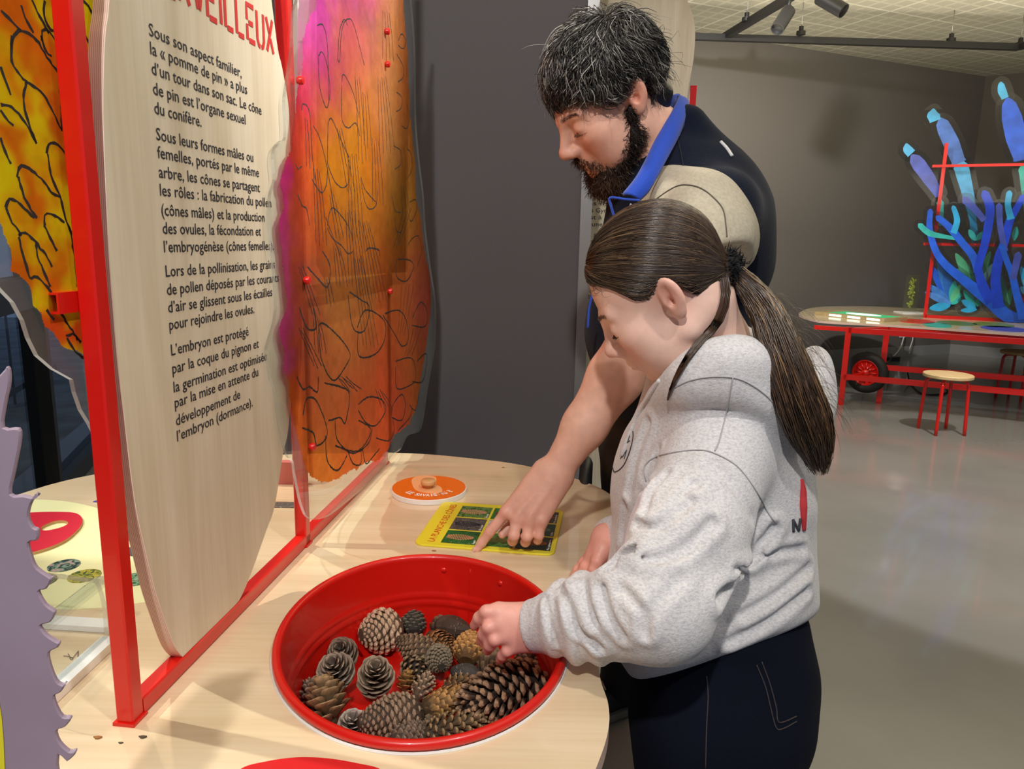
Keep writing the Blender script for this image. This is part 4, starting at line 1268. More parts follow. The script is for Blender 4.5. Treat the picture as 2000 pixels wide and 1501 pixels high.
# ---- cones
def cone_mesh(L, R, ns, style, seed):
    """Pine cone along +z (base at 0). Returns verts, faces, colours."""
    r_ = np.random.default_rng(seed)
    V, F, Cc = [], [], []
    st = dict(open=dict(ang=(1.30, 0.50), sl=0.62, sw=0.92, th=0.050, core=0.30, pw=0.75),
              half=dict(ang=(1.0, 0.35), sl=0.50, sw=0.44, th=0.10, core=0.60, pw=0.8),
              tight=dict(ang=(0.55, 0.25), sl=0.34, sw=0.40, th=0.11, core=0.82, pw=0.8),
              egg=dict(ang=(0.20, 0.10), sl=0.20, sw=0.55, th=0.05, core=0.95, pw=1.0),
              spruce=dict(ang=(0.50, 0.35), sl=0.42, sw=0.44, th=0.045, core=0.70, pw=0.6))[style]

    def rad(t):
        return R * (math.sin(math.pi * (0.10 + 0.86 * t ** st['pw'])) ** 0.62) * (1.08 - 0.36 * t)
    # core
    K = 14
    cp = [(max(rad(t) * st['core'], 0.0004), L * t) for t in np.linspace(0.0, 0.97, 12)]
    v, f = lathe(cp, K, True)
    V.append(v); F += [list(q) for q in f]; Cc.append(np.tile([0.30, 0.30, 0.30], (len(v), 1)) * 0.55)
    o = len(v)
    prof = np.array([  # along scale s, half width, thickness, lift
        (0.0, 0.30, 0.6, 0.0), (0.35, 0.62, 0.7, 0.02), (0.68, 1.0, 1.0, 0.05), (0.86, 0.92, 1.35, 0.09), (1.0, 0.42, 0.9, 0.06)])
    if style == 'egg': prof = np.array([(0.0, .8, .6, 0), (.6, 1.0, .8, .02), (.9, .95, 1.0, .03), (1.0, .7, .5, 0.0)])
    if style in ('open', 'spruce'): prof = np.array([(0.0, 0.28, 0.7, 0.0), (0.4, 0.66, 0.7, 0.03), (0.72, 1.0, 0.9, 0.10), (0.92, 0.92, 1.1, 0.17), (1.0, 0.62, 0.8, 0.20)])
    ga = math.pi * (3 - math.sqrt(5))
    for i in range(ns):
        t = (i + 0.5) / ns
        t = 0.02 + 0.95 * t
        a = i * ga
        rr = rad(t)
        rc_ = rr * st['core'] * 0.9
        tilt = st['ang'][0] + (st['ang'][1] - st['ang'][0]) * t + r_.normal(0, 0.06)
        out = np.array([math.cos(a), math.sin(a), 0]); up = zv
        d = out * math.sin(tilt) + up * math.cos(tilt)
        nrm_ = out * math.cos(tilt) - up * math.sin(tilt)            # outer face of the scale
        s_ = np.array([-math.sin(a), math.cos(a), 0])
        sl = max(rr * st['sl'] * (1.15 - 0.25 * t), L * 0.03) * r_.uniform(0.9, 1.1)
        if style in ('open', 'half', 'spruce'):
            sl = max((rr - rc_) / max(math.sin(tilt), 0.35), L * 0.05) * r_.uniform(0.92, 1.08)
        sw = rr * st['sw'] * r_.uniform(0.9, 1.08) if style != 'egg' else rr * st['sw'] * 0.9
        sw = max(sw, L * 0.03); th = R * st['th'] * 1.3
        b = out * rc_ + up * (L * t * 0.96)
        vs = []; cs = []
        for (s, hw, tk, lf) in prof:
            c_ = b + d * sl * s + nrm_ * (-0.0 + lf * sl * -0.5 if style in ('open', 'spruce') else lf * sl * 0.35)
            w_ = sw * 0.5 * hw
            cup = sw * 0.10 * hw
            for (uu, vv_) in ((-1, 0), (-0.5, 1), (0.5, 1), (1, 0), (0.4, -0.7), (-0.4, -0.7)):
                vs.append(c_ + s_ * w_ * uu + nrm_ * (th * tk * 0.5 * vv_ + (-cup * abs(uu) if True else 0)))
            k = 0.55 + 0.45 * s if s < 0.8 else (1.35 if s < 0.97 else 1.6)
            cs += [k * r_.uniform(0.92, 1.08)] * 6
        if style in ('half', 'tight'):                                # raised boss on the tip
            q = b + d * sl * 0.9 + nrm_ * (th * 1.15)
        n = len(prof)
        f_ = []
        for j in range(n - 1):
            for k2 in range(6):
                f_.append([o + j * 6 + k2, o + j * 6 + (k2 + 1) % 6, o + (j + 1) * 6 + (k2 + 1) % 6, o + (j + 1) * 6 + k2])
        f_.append([o + (n - 1) * 6 + k2 for k2 in range(6)])
        V.append(np.array(vs)); F += f_
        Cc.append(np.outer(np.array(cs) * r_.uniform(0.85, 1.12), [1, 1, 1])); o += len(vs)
    return np.concatenate(V), F, np.concatenate(Cc)


M_cone = mat('dry_cone_scales', (0.2, 0.12, 0.07), 0.75, attr=True, var=(180, 0.22), bump=(400, 0.2))


def place_cone(px, py, z, L, R, style, ns, axis_px, tilt, color, label, seed, tip=None):
    """Cone centred at pixel (px, py), centre height z above the tub floor; axis_px = direction of its tip in the picture (degrees, 0 = right, 90 = up); tilt = elevation."""
    c = Wz(px, py, HT - TD + z)
    e = 40.0
    q = Wz(px + e * math.cos(math.radians(axis_px)), py - e * math.sin(math.radians(axis_px)), HT - TD + z)
    h = nrm(q - c)
    d = h * math.cos(math.radians(tilt)) + zv * math.sin(math.radians(tilt))
    x = nrm(np.cross(zv if abs(d[2]) < 0.95 else np.array([1, 0, 0]), d)); y = np.cross(d, x)
    V, F, C_ = cone_mesh(L, R, ns, style, seed)
    base = srgb(*color); tp = srgb(*(tip or color))
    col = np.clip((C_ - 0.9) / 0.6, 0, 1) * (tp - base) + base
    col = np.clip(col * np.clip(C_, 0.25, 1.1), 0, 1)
    V = V - np.array([0, 0, L * 0.48])
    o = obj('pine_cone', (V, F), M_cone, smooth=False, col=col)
    o.matrix_world = Matrix([list(map(float, r)) for r in basis(c, x, y, d)])
    return tag(o, label, 'pine cone', 'pine cones in the red tub')


GB, DB, WB, GY = (128, 106, 84), (92, 76, 58), (150, 118, 80), (116, 108, 98)
CONES = [  # px, py, z, L, R, style, scales, axis, tilt, colour, label, tip
    (742, 1232, .040, .074, .042, 'tight', 120, 200, 10, (150, 122, 94), 'large round grey brown cone at the back left, scales opening at its left end', (186, 160, 132)),
    (806, 1209, .034, .062, .026, 'tight', 130, 95, 40, (70, 64, 54), 'dark slate cone standing upright behind the large round cone', (110, 102, 88)),
    (862, 1214, .026, .058, .022, 'spruce', 80, 60, 30, (84, 62, 44), 'small ragged dark cone at the back against the tub wall', (110, 84, 60)),
    (886, 1226, .036, .066, .024, 'egg', 150, -15, 6, (112, 86, 64), 'smooth brown egg-shaped cone with fine rings behind the tan cone', (140, 112, 86)),
    (938, 1192, .036, .052, .024, 'half', 70, 60, 35, (150, 124, 84), 'pale tan knobbly cone right above the index finger', (186, 162, 120)),
    (917, 1262, .042, .062, .029, 'tight', 110, 70, 20, (176, 126, 66), 'golden tan rounded cone touched by the finger tips', (202, 156, 96)),
    (812, 1266, .040, .074, .028, 'tight', 120, 165, 12, (112, 88, 64), 'brown knobbly cone lying in the middle, right of the large round cone', (150, 126, 98)),
    (858, 1288, .040, .060, .024, 'tight', 140, -75, 10, (92, 82, 66), 'greyish cone with small close scales left of the tan cone', (120, 108, 88)),
    (812, 1306, .022, .058, .025, 'half', 60, -60, 5, (96, 78, 58), 'dark spiky cone leaning under the brown knobbly cone', (140, 120, 92)),
    (908, 1316, .022, .046, .020, 'egg', 130, 170, 8, (118, 110, 102), 'small smooth grey egg-shaped cone on the red tub floor', (156, 150, 142)),
    (862, 1255, .028, .070, .022, 'spruce', 100, -30, 5, (120, 84, 48), 'thin-scaled rusty cone half buried behind the greyish cone', (160, 116, 70)),
    (795, 1334, .016, .030, .018, 'open', 34, 60, 60, (146, 104, 52), 'tiny yellowish brown cone stump alone on the red floor', (176, 134, 76)),
    (668, 1278, .030, .058, .028, 'open', 44, -110, 50, (92, 76, 62), 'dark open cone at the left behind the grey open cone', (136, 118, 100)),
    (657, 1312, .036, .056, .030, 'open', 46, -120, 58, (110, 94, 80), 'grey open cone standing up at the left of the tub', (156, 140, 122)),
    (733, 1324, .036, .060, .030, 'open', 48, -80, 64, (116, 98, 80), 'upright open cone with curled pale scale rims at the left centre', (160, 142, 120)),
    (640, 1376, .030, .064, .034, 'open', 44, 120, 50, (120, 94, 62), 'wide open brown cone lying at the left end of the tub', (158, 130, 92)),
    (612, 1360, .022, .044, .024, 'half', 60, 120, 30, (100, 80, 66), 'dull brown cone against the left end of the tub wall', (130, 110, 92)),
    (690, 1424, .024, .044, .026, 'open', 40, -90, 72, (130, 118, 106), 'small grey rosette cone at the lower left rim', (170, 158, 146)),
    (762, 1402, .040, .092, .036, 'tight', 150, 195, 8, (112, 90, 70), 'large plump grey brown cone at the front of the tub', (146, 124, 102)),
    (800, 1440, .030, .064, .026, 'tight', 120, 30, 5, (104, 84, 70), 'grey cone with small diamond scales along the front rim', (134, 114, 96)),
    (826, 1342, .020, .040, .018, 'half', 50, 40, 30, (150, 124, 98), 'small pale brown cone tip behind the rusty front cone', (176, 152, 126)),
    (880, 1366, .042, .090, .022, 'spruce', 150, 15, 6, (126, 92, 48), 'long slender rusty cone with thin glossy scales right of centre', (176, 132, 76)),
    (888, 1421, .036, .092, .024, 'half', 110, 10, 6, (104, 84, 56), 'slender brown cone with pointed scales along the front rim', (150, 124, 88)),
    (845, 1428, .020, .044, .020, 'spruce', 60, 120, 20, (88, 70, 48), 'small dark ragged cone between the two front cones', (120, 98, 70)),
    (990, 1352, .052, .142, .046, 'half', 150, 200, 4, (84, 62, 48), 'largest long dark cone with brown pointed scales at the right', (150, 120, 92)),
    (960, 1300, .026, .056, .026, 'spruce', 80, 70, 20, (86, 66, 46), 'dark ragged cone below the little finger', (112, 88, 62)),
    (1040, 1288, .034, .062, .030, 'half', 90, 60, 20, (110, 76, 60), 'reddish brown cone under the wrist at the right tub wall', (140, 106, 82)),
    (950, 1426, .024, .044, .020, 'half', 60, 20, 10, (112, 84, 50), 'small golden brown cone crumb at the front right rim', (140, 110, 70)),
    (835, 1446, .016, .034, .016, 'half', 50, 10, 10, (130, 108, 72), 'tiny pale tan cone at the very front of the tub', (160, 138, 98)),
    (893, 1337, .020, .050, .018, 'half', 60, 20, 5, (126, 96, 60), 'tan cone end showing above the long slender rusty cone', (150, 118, 78)),
]
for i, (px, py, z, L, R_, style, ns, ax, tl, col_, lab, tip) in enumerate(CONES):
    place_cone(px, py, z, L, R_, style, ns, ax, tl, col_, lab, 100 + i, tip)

# ================================================================ text board behind the partition
BY = 2.85
BO = np.array([0, BY, 0.0])


def by(x, y):
    p = Wy(x, y, BY); return (p[0], p[2])


b2 = [by(*p) for p in ((1105, -60), (1165, -130), (1262, -90), (1325, -40), (1342, 0), (1354, 32), (1358, 65), (1355, 115), (1348, 155), (1342, 200), (1336, 300), (1334, 450), (1326, 620), (1308, 790), (1270, 960), (1215, 1110), (1165, 1200), (1120, 1120), (1100, 900), (1092, 600), (1095, 250))]
tb2 = empty('text_board', (0, BY, 0), 'tall pale plywood board with French text behind the man and the partition', 'text board', mat=Matrix([list(map(float, r)) for r in basis(BO, (1, 0, 0), zv, (0, -1, 0))]))
V, F = prism(spline(np.array(b2), 4, True), -0.018, 0.0, 0.001)
nb2 = len(b2) * 4
obj('board', (V, F), [M_board, M_edge3], tb2, local=True, smooth=False, fm=[1 if k < 3 * nb2 else 0 for k in range(len(F))])
T2 = [("les fru", 373.5), ("le conif", 387), ("les ifs, et", 400.6), ("les Gymn", 414.5), ("est à nu, sont", 428), ("d’une envelop", 441.4), ("la graine reb", 461.5), ("un progrès po", 475), ("aux spores. E", 487.6), ("la rencontre e", 500.5), ("sexuelles mâl", 513.5), ("se assure", 526.5), ("les pote", 539.5), ("aux es", 571), ("du pu", 583), ("les es", 596), ("une", 609), ("la v", 621), ("de se", 635)]
xl = by(1141, 430)[0]
T = []
for s_, yy in T2:
    x0_ = by(1145, yy)[0]
    v, f = fit_text(s_, x0_, x0_ + 0.0122 * len(s_), by(1165, yy)[1], 0.0165, 0.004)
    v[:, 2] = 0.0008
    T.append((v, f))
for a_, b_ in ((0, 6), (6, 13), (13, 19)):
    obj('lettering', join(*T[a_:b_]), M_ink, tb2, local=True, smooth=False)
p0, p1 = Wy(1352, 168, BY + 0.1), Wy(1345, 225, BY + 0.1)
fp = empty('display_post', (p0[0], BY + 0.1, 0), 'red post with a pale edge standing behind the tall text board', 'post')
obj('post', bar((p0[0] + 0.003, BY + 0.1, 0), (p0[0] + 0.003, BY + 0.1, p0[2]), 0.024, up=(0, 1, 0)), M_red, fp, smooth=False)
obj('pale_edge', box((p0[0] - 0.017, BY + 0.09, 0), (p0[0] - 0.009, BY + 0.11, p0[2])), M_white, fp, smooth=False)

# ================================================================ far red table with wheel
FZ = 0.71
L1 = Wz(1642, 790, 0)
fd = nrm(Wz(2000, 651, FZ) - Wz(1600, 626, FZ)); fq = np.array([-fd[1], fd[0], 0])
t2 = empty('exhibit_table', L1, 'far exhibit table on red legs with a pneumatic wheel by the back wall', 'table')
fz0 = Wz(1600, 627, FZ)
edge_px = [(1560, 612), (1575, 620), (1610, 627), (1700, 632), (1800, 638), (1900, 645), (2000, 652), (2100, 660)]
back_px = [(2150, 618), (2000, 612), (1900, 607), (1800, 602), (1700, 598), (1620, 598), (1580, 602)]
M_top2 = wood('birch_top', srgb(196, 176, 140), srgb(220, 204, 172), 0, 0.7, 0.25, 0.4)
tp2 = spline(np.array([Wz(x, y, FZ)[:2] for x, y in edge_px + back_px]), 5, True)
V, F = prism(tp2, FZ - 0.02, FZ, 0.001)
obj('tabletop', (V, F), [M_top2, M_edge], t2, smooth=False, fm=[1 if k < 3 * len(tp2) else 0 for k in range(len(F))])
P1t = Wz(1651, 640, FZ - 0.03); P1 = np.array([*L1[:2], 0])
P2 = Wz(1733, 640, FZ - 0.03); P2 = np.array([*P2[:2], 0])
P3 = P1 + fd * 2.4; P4 = P2 + fd * 2.1
for p in (P1, P2, P3, P4):
    obj('leg', bar(p, p + zv * (FZ - 0.02), 0.045, up=tuple(fd)), M_red, t2, smooth=False)
rails = [bar(P1 + zv * (FZ - 0.045), P3 + zv * (FZ - 0.045), 0.045), bar(P2 + zv * (FZ - 0.045), P4 + zv * (FZ - 0.045), 0.045), bar(P1 + zv * (FZ - 0.045), P2 + zv * (FZ - 0.045), 0.045), bar(P1 - fd * 0.28 + zv * (FZ - 0.04), P1 + zv * (FZ - 0.04), 0.035)]
obj('apron', join(*rails), M_red, t2, smooth=False)
za = CP[2] + (P1[1] / ray(1650, 735)[1]) * ray(1650, 735)[2]
zb2 = CP[2] + (P2[1] / ray(1733, 717)[1]) * ray(1733, 717)[2]
obj('lower_brace', bar(P1 + zv * za, P3 + zv * (za + 0.01), 0.045), M_red, t2, smooth=False)
obj('lower_brace', bar(P2 + zv * zb2, P4 + zv * (zb2 + 0.01), 0.045), M_red, t2, smooth=False)
wc = W(1692, 727, P1[1] * 1.0 / 0.98 / 1.0)
rdist = P1[1] + 0.13
wc = CP + rdist / ray(1692, 727)[1] * ray(1692, 727)
wr = 0.185; wc = wc + zv * max(0.0, wr - wc[2])
wn_ = nrm(fq * 1.0 + fd * 0.35); wx = np.array([-wn_[1], wn_[0], 0])
wm = basis(wc, wx, np.cross(wn_, wx), wn_)
wh = empty_w = obj('wheel', xf(lathe([(wr * .62, -.03), (wr * .70, -.042), (wr * .86, -.045), (wr * .96, -.03), (wr, -.012), (wr, .012), (wr * .96, .03), (wr * .86, .045), (wr * .70, .042), (wr * .62, .03), (wr * .62, -.03)], 48), wm), mat('black_rubber', (0.012, 0.012, 0.012), 0.7), t2)
obj('hub', join(xf(lathe([(wr * .63, -.03), (wr * .60, -.034), (wr * .55, -.02), (wr * .50, -.01), (wr * .16, -.012), (wr * .15, -.05), (0.0001, -.05)], 40), wm),
                *[xf(bar((wr * .15 * math.cos(a), wr * .15 * math.sin(a), -.018), (wr * .52 * math.cos(a), wr * .52 * math.sin(a), -.014), 0.012), wm) for a in np.arange(12) / 12 * 2 * math.pi]), M_red, wh)
obj('axle', bar(P1 + zv * (wc[2] - 0.05), wc, 0.028), M_red, t2, smooth=False)

# light box glowing green
lb = empty('light_box', Wz(1675, 606, FZ), 'flat wooden light box glowing green on the far red table', 'light box')
q = [Wz(1592, 607, FZ + 0.04), Wz(1728, 621, FZ + 0.04), Wz(1756, 605, FZ + 0.04), Wz(1628, 598, FZ + 0.04)]
lx = nrm(q[1] - q[0]); ly = np.array([-lx[1], lx[0], 0]); lw_ = np.linalg.norm(q[1] - q[0]); ld = 0.36
lm = basis(np.array([*q[0][:2], FZ]), lx, ly, zv)
M_lbw = wood('box_wood', srgb(150, 130, 90), srgb(180, 160, 120), 0, 1.0, 0.5)
obj('case', xf(box((0, 0, 0), (lw_, ld, 0.036)), lm), M_lbw, lb, smooth=False)
M_gl = mat('green_glow', srgb(60, 170, 110), 0.4, emit=0.55); M_gw = mat('white_glow', srgb(225, 245, 235), 0.4, emit=1.3)
obj('green_screen', xf(box((lw_ * .16, ld * .1, 0.036), (lw_ * .95, ld * .9, 0.0366)), lm), M_gl, lb, smooth=False)
obj('bright_field', xf(prism(disc_verts((lw_ * .55, ld * .5), lw_ * .24, ld * .26, 0, 32), 0.0366, 0.037), lm), M_gw, lb, smooth=False)
for k in range(3):
    obj('lit_slot', xf(box((lw_ * (.22 + .27 * k), -0.003, 0.008), (lw_ * (.40 + .27 * k), 0.0, 0.026)), lm), M_gw, lb, smooth=False)

# mossy acrylic slab on a little white base
mb = Wz(1772, 611, FZ)
ms = empty('moss_slab', mb, 'tilted clear block of green moss on a white foot beside the light box', 'specimen block')
mo = CP + mb[1] / ray(1776, 605)[1] * ray(1776, 605)
ax_ = nrm((CP + mb[1] / ray(1793, 530)[1] * ray(1793, 530)) - mo + np.array([-0.04, 0, 0])); sx_ = nrm(np.array([ax_[2], 0, -ax_[0]]))
hh_ = 0.36
obj('block', xf(box((-0.062, -0.022, 0.0), (0.062, 0.022, hh_)), basis(mo, sx_, (0, 1, 0), ax_)), acrylic('green_acrylic', (0.86, 0.92, 0.80), 1.0, 0.05, 0.14), ms, smooth=False)
mv, mf, mc = [], [], []
for i in range(60):
    c = np.array([rng.uniform(-.028, .028), rng.uniform(-.012, .012), rng.uniform(.03, hh_ - .03)])
    v, f = lathe([(0.0001, -0.012), (rng.uniform(.008, .016), 0), (0.0001, 0.014)], 6)
    mv.append((v + c, f))
obj('moss', xf(join(*mv), basis(mo, sx_, (0, 1, 0), ax_)), mat('moss', srgb(170, 176, 84), 0.9, var=(60, 0.5)), ms)
obj('foot', box((mo[0] - 0.11, mo[1] - 0.09, FZ + 0.0005), (mo[0] + 0.14, mo[1] + 0.10, FZ + 0.012)), M_white, ms, smooth=False)

# flat prints on the far table
for px, py, w_, h_, c_, lab, nm in ((1788, 627, 60, 8, (196, 60, 40), 'flat red disc on the far table in front of the red frame', 'red_disc'),
                                    (1830, 635, 44, 9, (60, 170, 150), 'teal leaf-shaped print on the far table edge', 'table_print'),
                                    (1868, 631, 60, 8, (90, 120, 50), 'green photo print between the teal and violet prints on the far table', 'table_print'),
                                    (1940, 634, 60, 9, (110, 140, 60), 'light green photo print at the foot of the blue coral', 'table_print'),
                                    (1962, 642, 70, 9, (70, 80, 190), 'violet blue print at the far table front edge', 'table_print')):
    c = Wz(px, py, FZ); a = np.linalg.norm(Wz(px + w_ / 2, py, FZ) - c); b_ = np.linalg.norm(Wz(px, py - h_ / 2, FZ) - c)
    P = disc_verts(c[:2], a, b_, math.atan2(fd[1], fd[0]), 32)
    tag(obj(nm, prism(P, FZ, FZ + 0.003), mat('flat_print', srgb(*c_), 0.4, var=(14, 0.3)), smooth=False), lab, 'print')

# ================================================================ blue coral display in its red frame
G0, G1 = Wz(1806, 620, FZ), Wz(2000, 630, FZ)
gu = nrm((G1 - G0) * np.array([1, 1, 0])); gn = np.array([gu[1], -gu[0], 0])
if gn @ (CP - G0) < 0: gn = -gn
GM = Matrix([list(map(float, r)) for r in basis(G0, gu, zv, gn)])


def guv(x, y, n=0.0):
    p = Wpl(x, y, G0 + gn * n, gn) - G0
    return np.array([p @ gu, p[2]])


f2 = empty('display_stand', G0, 'red tube frame holding the blue coral panels on the far table', 'frame', mat=GM)
t_ = 0.03
ut = guv(2003, 540)[0]
obj('post', bar((0, 0, 0), (0, guv(1840, 280)[1], 0), t_, up=(0, 0, 1)), M_red, f2, local=True, smooth=False)
obj('post', bar((ut, 0, 0), (ut, guv(1840, 280)[1], 0), t_, up=(0, 0, 1)), M_red, f2, local=True, smooth=False)
obj('base_bar', bar((0, t_ / 2, 0), (ut + 0.6, t_ / 2, 0), t_, up=(0, 0, 1)), M_red, f2, local=True, smooth=False)
for y0, xa in ((325, 1820), (476, 1803)):
    v0 = guv(xa, y0)[1]
    obj('crossbar', bar((guv(xa, y0)[0], v0, t_ * 0.9), (ut + 0.6, v0, t_ * 0.9), t_ * 0.8, up=(0, 0, 1)), M_red, f2, local=True, smooth=False)


def blue_panel(name, label, polys, n0, margin, cat='printed panel'):
    """polys: list of (pixel outline, rgb). One clear sheet hugging the print; each print patch is a part."""
    root = empty(name, G0, label, cat, 'cut-out panels of the blue display', mat=GM)
    allp = []
    for i, (px, c) in enumerate(polys):
        P = np.array([guv(x, y, n0) for x, y in px])
        if len(P) > 4: P = spline(P, 4, True)
        ar = 0.5 * np.sum(P[:, 0] * np.roll(P[:, 1], -1) - np.roll(P[:, 0], -1) * P[:, 1])
        if ar < 0: P = P[::-1]
        P[:, 1] = np.maximum(P[:, 1], 0.004)
        z = n0 + 0.0055 + 0.0006 * (i + 1)
        V, F = prism(P, z, z + 0.0005)
        obj('print', (V, F), blue_mat(c), root, local=True, smooth=False)
        O = offset_poly(P, margin); O[:, 1] = np.maximum(O[:, 1], 0.002)
        V, F = prism(O, n0 + 0.0002 * i, n0 + 0.0052 + 0.0002 * i)
        allp.append((V, F))
    obj('clear_sheet', join(*allp), M_clear2, root, local=True, smooth=False)
    return root


_bm = {}


def blue_mat(c):
    if c not in _bm:
        _bm[c] = mat('blue_print', srgb(*c), 0.35, var=(9, 0.25), coat=0.3)
    return _bm[c]


M_clear2 = acrylic('smoky_acrylic', (0.80, 0.80, 0.80), 1.0, 0.08, 0.10)


def thick(px, w):
    """Pixel outline of a limb: polyline px with widths w (pixels)."""
    P = spline(np.array(px, float), 5); w_ = np.interp(np.linspace(0, 1, len(P)), np.linspace(0, 1, len(w)), w)
    T = np.gradient(P, axis=0); T /= np.linalg.norm(T, axis=1, keepdims=True); N = np.stack([-T[:, 1], T[:, 0]], 1)
    tip = P[-1] + T[-1] * w_[-1] * 0.45
    return [tuple(p) for p in np.concatenate([P + N * w_[:, None] / 2, [tip], (P - N * w_[:, None] / 2)[::-1]])]


SB, SK, VI, PB, TE, GR, CY = (34, 92, 214), (66, 160, 216), (70, 84, 176), (28, 66, 206), (52, 176, 168), (92, 188, 140), (50, 170, 225)
blue_panel('club_panel', 'short blue club-shaped cutout, leftmost and lowest of the three', [(thick([(1838, 440), (1837, 420), (1836, 395)], [12, 12, 14]), TE), (thick([(1834, 382), (1815, 350), (1795, 322), (1786, 310)], [14, 26, 28, 22]), VI), (thick([(1780, 300), (1773, 292), (1771, 285)], [18, 19, 12]), SK)], -0.10, 0.045)
blue_panel('club_panel', 'middle blue club-shaped cutout rising above the red frame post', [(thick([(1905, 480), (1900, 430), (1893, 390), (1882, 345), (1877, 325)], [14, 14, 22, 28, 30]), SK), (thick([(1873, 318), (1858, 280), (1846, 255), (1840, 240)], [26, 32, 30, 24]), (64, 104, 186)), (thick([(1827, 236), (1823, 225), (1823, 218)], [22, 26, 14]), SK)], -0.14, 0.045)
blue_panel('club_panel', 'tallest blue club-shaped cutout at the right edge of the picture', [(thick([(2012, 440), (2006, 400), (2000, 330)], [14, 16, 22]), TE), (thick([(1996, 312), (1985, 270), (1976, 230), (1970, 202)], [30, 42, 40, 26]), (40, 88, 210)), (thick([(1963, 192), (1957, 178), (1955, 165)], [14, 18, 12]), SK)], -0.10, 0.05)
CORAL = [thick([(2010, 622), (1980, 621), (1958, 610), (1930, 585), (1905, 565), (1878, 543), (1850, 520), (1830, 495), (1819, 465), (1815, 440), (1817, 412)], [22, 24, 26, 24, 22, 18, 16, 14, 13, 12, 10]),
         thick([(1872, 466), (1845, 462), (1815, 455), (1797, 440)], [6, 8, 12, 11]), thick([(1910, 530), (1900, 500), (1880, 475), (1860, 450), (1845, 435), (1832, 425)], [16, 16, 15, 15, 13, 12]),
         thick([(1862, 455), (1869, 430), (1862, 405)], [12, 12, 9]), thick([(1935, 590), (1920, 560), (1911, 530), (1913, 510), (1922, 480), (1930, 440), (1933, 405), (1923, 378)], [20, 20, 16, 15, 16, 17, 18, 16]),
         thick([(1922, 430), (1905, 410), (1885, 390)], [12, 14, 16]), thick([(1950, 600), (1944, 550), (1950, 505), (1962, 470), (1972, 430), (1986, 405), (1997, 385)], [22, 20, 18, 16, 16, 13, 12]),
         thick([(1974, 428), (1968, 400), (1971, 377)], [14, 12, 12]), thick([(1962, 490), (1953, 440), (1951, 402)], [12, 12, 13]), thick([(1998, 622), (1984, 570), (1976, 535), (1966, 510), (1956, 480)], [18, 15, 14, 12, 12]), thick([(1978, 545), (1984, 515), (1988, 498)], [12, 14, 15])]
CC = [SB, TE, SB, CY, PB, VI, PB, CY, VI, SB, VI]
blue_panel('coral_panel', 'branching bright blue coral-shaped cutout at the front of the far frame', list(zip(CORAL, CC)), 0.055, 0.035)


def leaf(x0, y0, x1, y1, w):
    d = np.array([x1 - x0, y1 - y0], float); n = np.array([-d[1], d[0]]) / np.linalg.norm(d)
    p = np.array([x0, y0]); return [tuple(q) for q in (p, p + d * .25 + n * w * .8, p + d * .55 + n * w, p + d * .85 + n * w * .6, p + d, p + d * .85 - n * w * .6, p + d * .55 - n * w, p + d * .25 - n * w * .8)]


blue_panel('leaf_panel', 'blue and teal spread of leaves at the lower left of the far frame', [(leaf(1858, 592, 1816, 515, 9), SB), (leaf(1858, 592, 1830, 500, 8), (48, 120, 190)), (leaf(1858, 592, 1846, 520, 10), (40, 100, 180)), (leaf(1858, 592, 1865, 548, 8), TE), (leaf(1858, 592, 1812, 555, 8), (60, 120, 200)), (leaf(1858, 594, 1806, 570, 7), (80, 140, 220)), (leaf(1856, 596, 1815, 602, 8), CY), (leaf(1858, 594, 1877, 572, 8), TE), (leaf(1856, 590, 1876, 556, 7), GR)], -0.03, 0.03)
blue_panel('leaf_panel', 'green leaves behind the blue coral branches in the far frame', [(leaf(1905, 560, 1866, 494, 10), GR), (leaf(1908, 558, 1868, 525, 8), GR), (leaf(1912, 552, 1934, 490, 7), GR), (leaf(1915, 560, 1938, 515, 6), (150, 210, 220)), (leaf(1905, 470, 1892, 448, 6), TE), (leaf(1907, 470, 1920, 452, 5), TE)], -0.06, 0.03)
blue_panel('leaf_panel', 'low cyan leaves at the foot of the blue coral', [(leaf(1905, 600, 1882, 566, 7), TE), (leaf(1906, 602, 1878, 586, 7), CY), (leaf(1908, 604, 1876, 606, 5), CY), (leaf(1908, 598, 1915, 580, 6), TE)], -0.015, 0.03)
blue_panel('leaf_panel', 'dark green upright leaf between the coral stem and the right branch', [(leaf(1962, 606, 1953, 536, 9), (50, 140, 120)), (leaf(1964, 606, 1975, 560, 6), GR), (leaf(1980, 470, 1985, 442, 6), TE)], -0.045, 0.03)
blue_panel('leaf_panel', 'pale blue leaf cluster cut by the right picture edge', [(leaf(2010, 570, 1994, 520, 8), CY), (leaf(2012, 575, 1992, 560, 7), (90, 160, 210)), (leaf(2012, 560, 1998, 545, 6), (130, 190, 220))], 0.02, 0.03)

# ================================================================ stools
M_stool = wood('stool_wood', srgb(186, 158, 112), srgb(210, 184, 140), 0, 1.4, 0.5)


def make_stool(loc, rot, label):
    m_ = Matrix.Translation(Vector(loc)) @ Matrix.Rotation(rot, 4, 'Z')
    o = empty('stool', loc, label, 'stool', 'red four-legged stools', mat=m_)
    obj('seat', lathe([(0.0001, 0.425), (0.165, 0.425), (0.17, 0.43), (0.17, 0.447), (0.165, 0.452), (0.0001, 0.452)], 48), M_stool, o, local=True, auto=40)
    for k in range(4):
        a = math.pi / 4 + k * math.pi / 2
        pth = [(0.06, 0.414), (0.10, 0.414), (0.125, 0.405), (0.139, 0.384), (0.143, 0.35), (0.158, 0.0)]
        P = spline(np.array([(r * math.cos(a), r * math.sin(a), z) for r, z in pth]), 5)
        obj('leg', tube(P, 0.0125, 12), M_red, o, local=True)
    return o


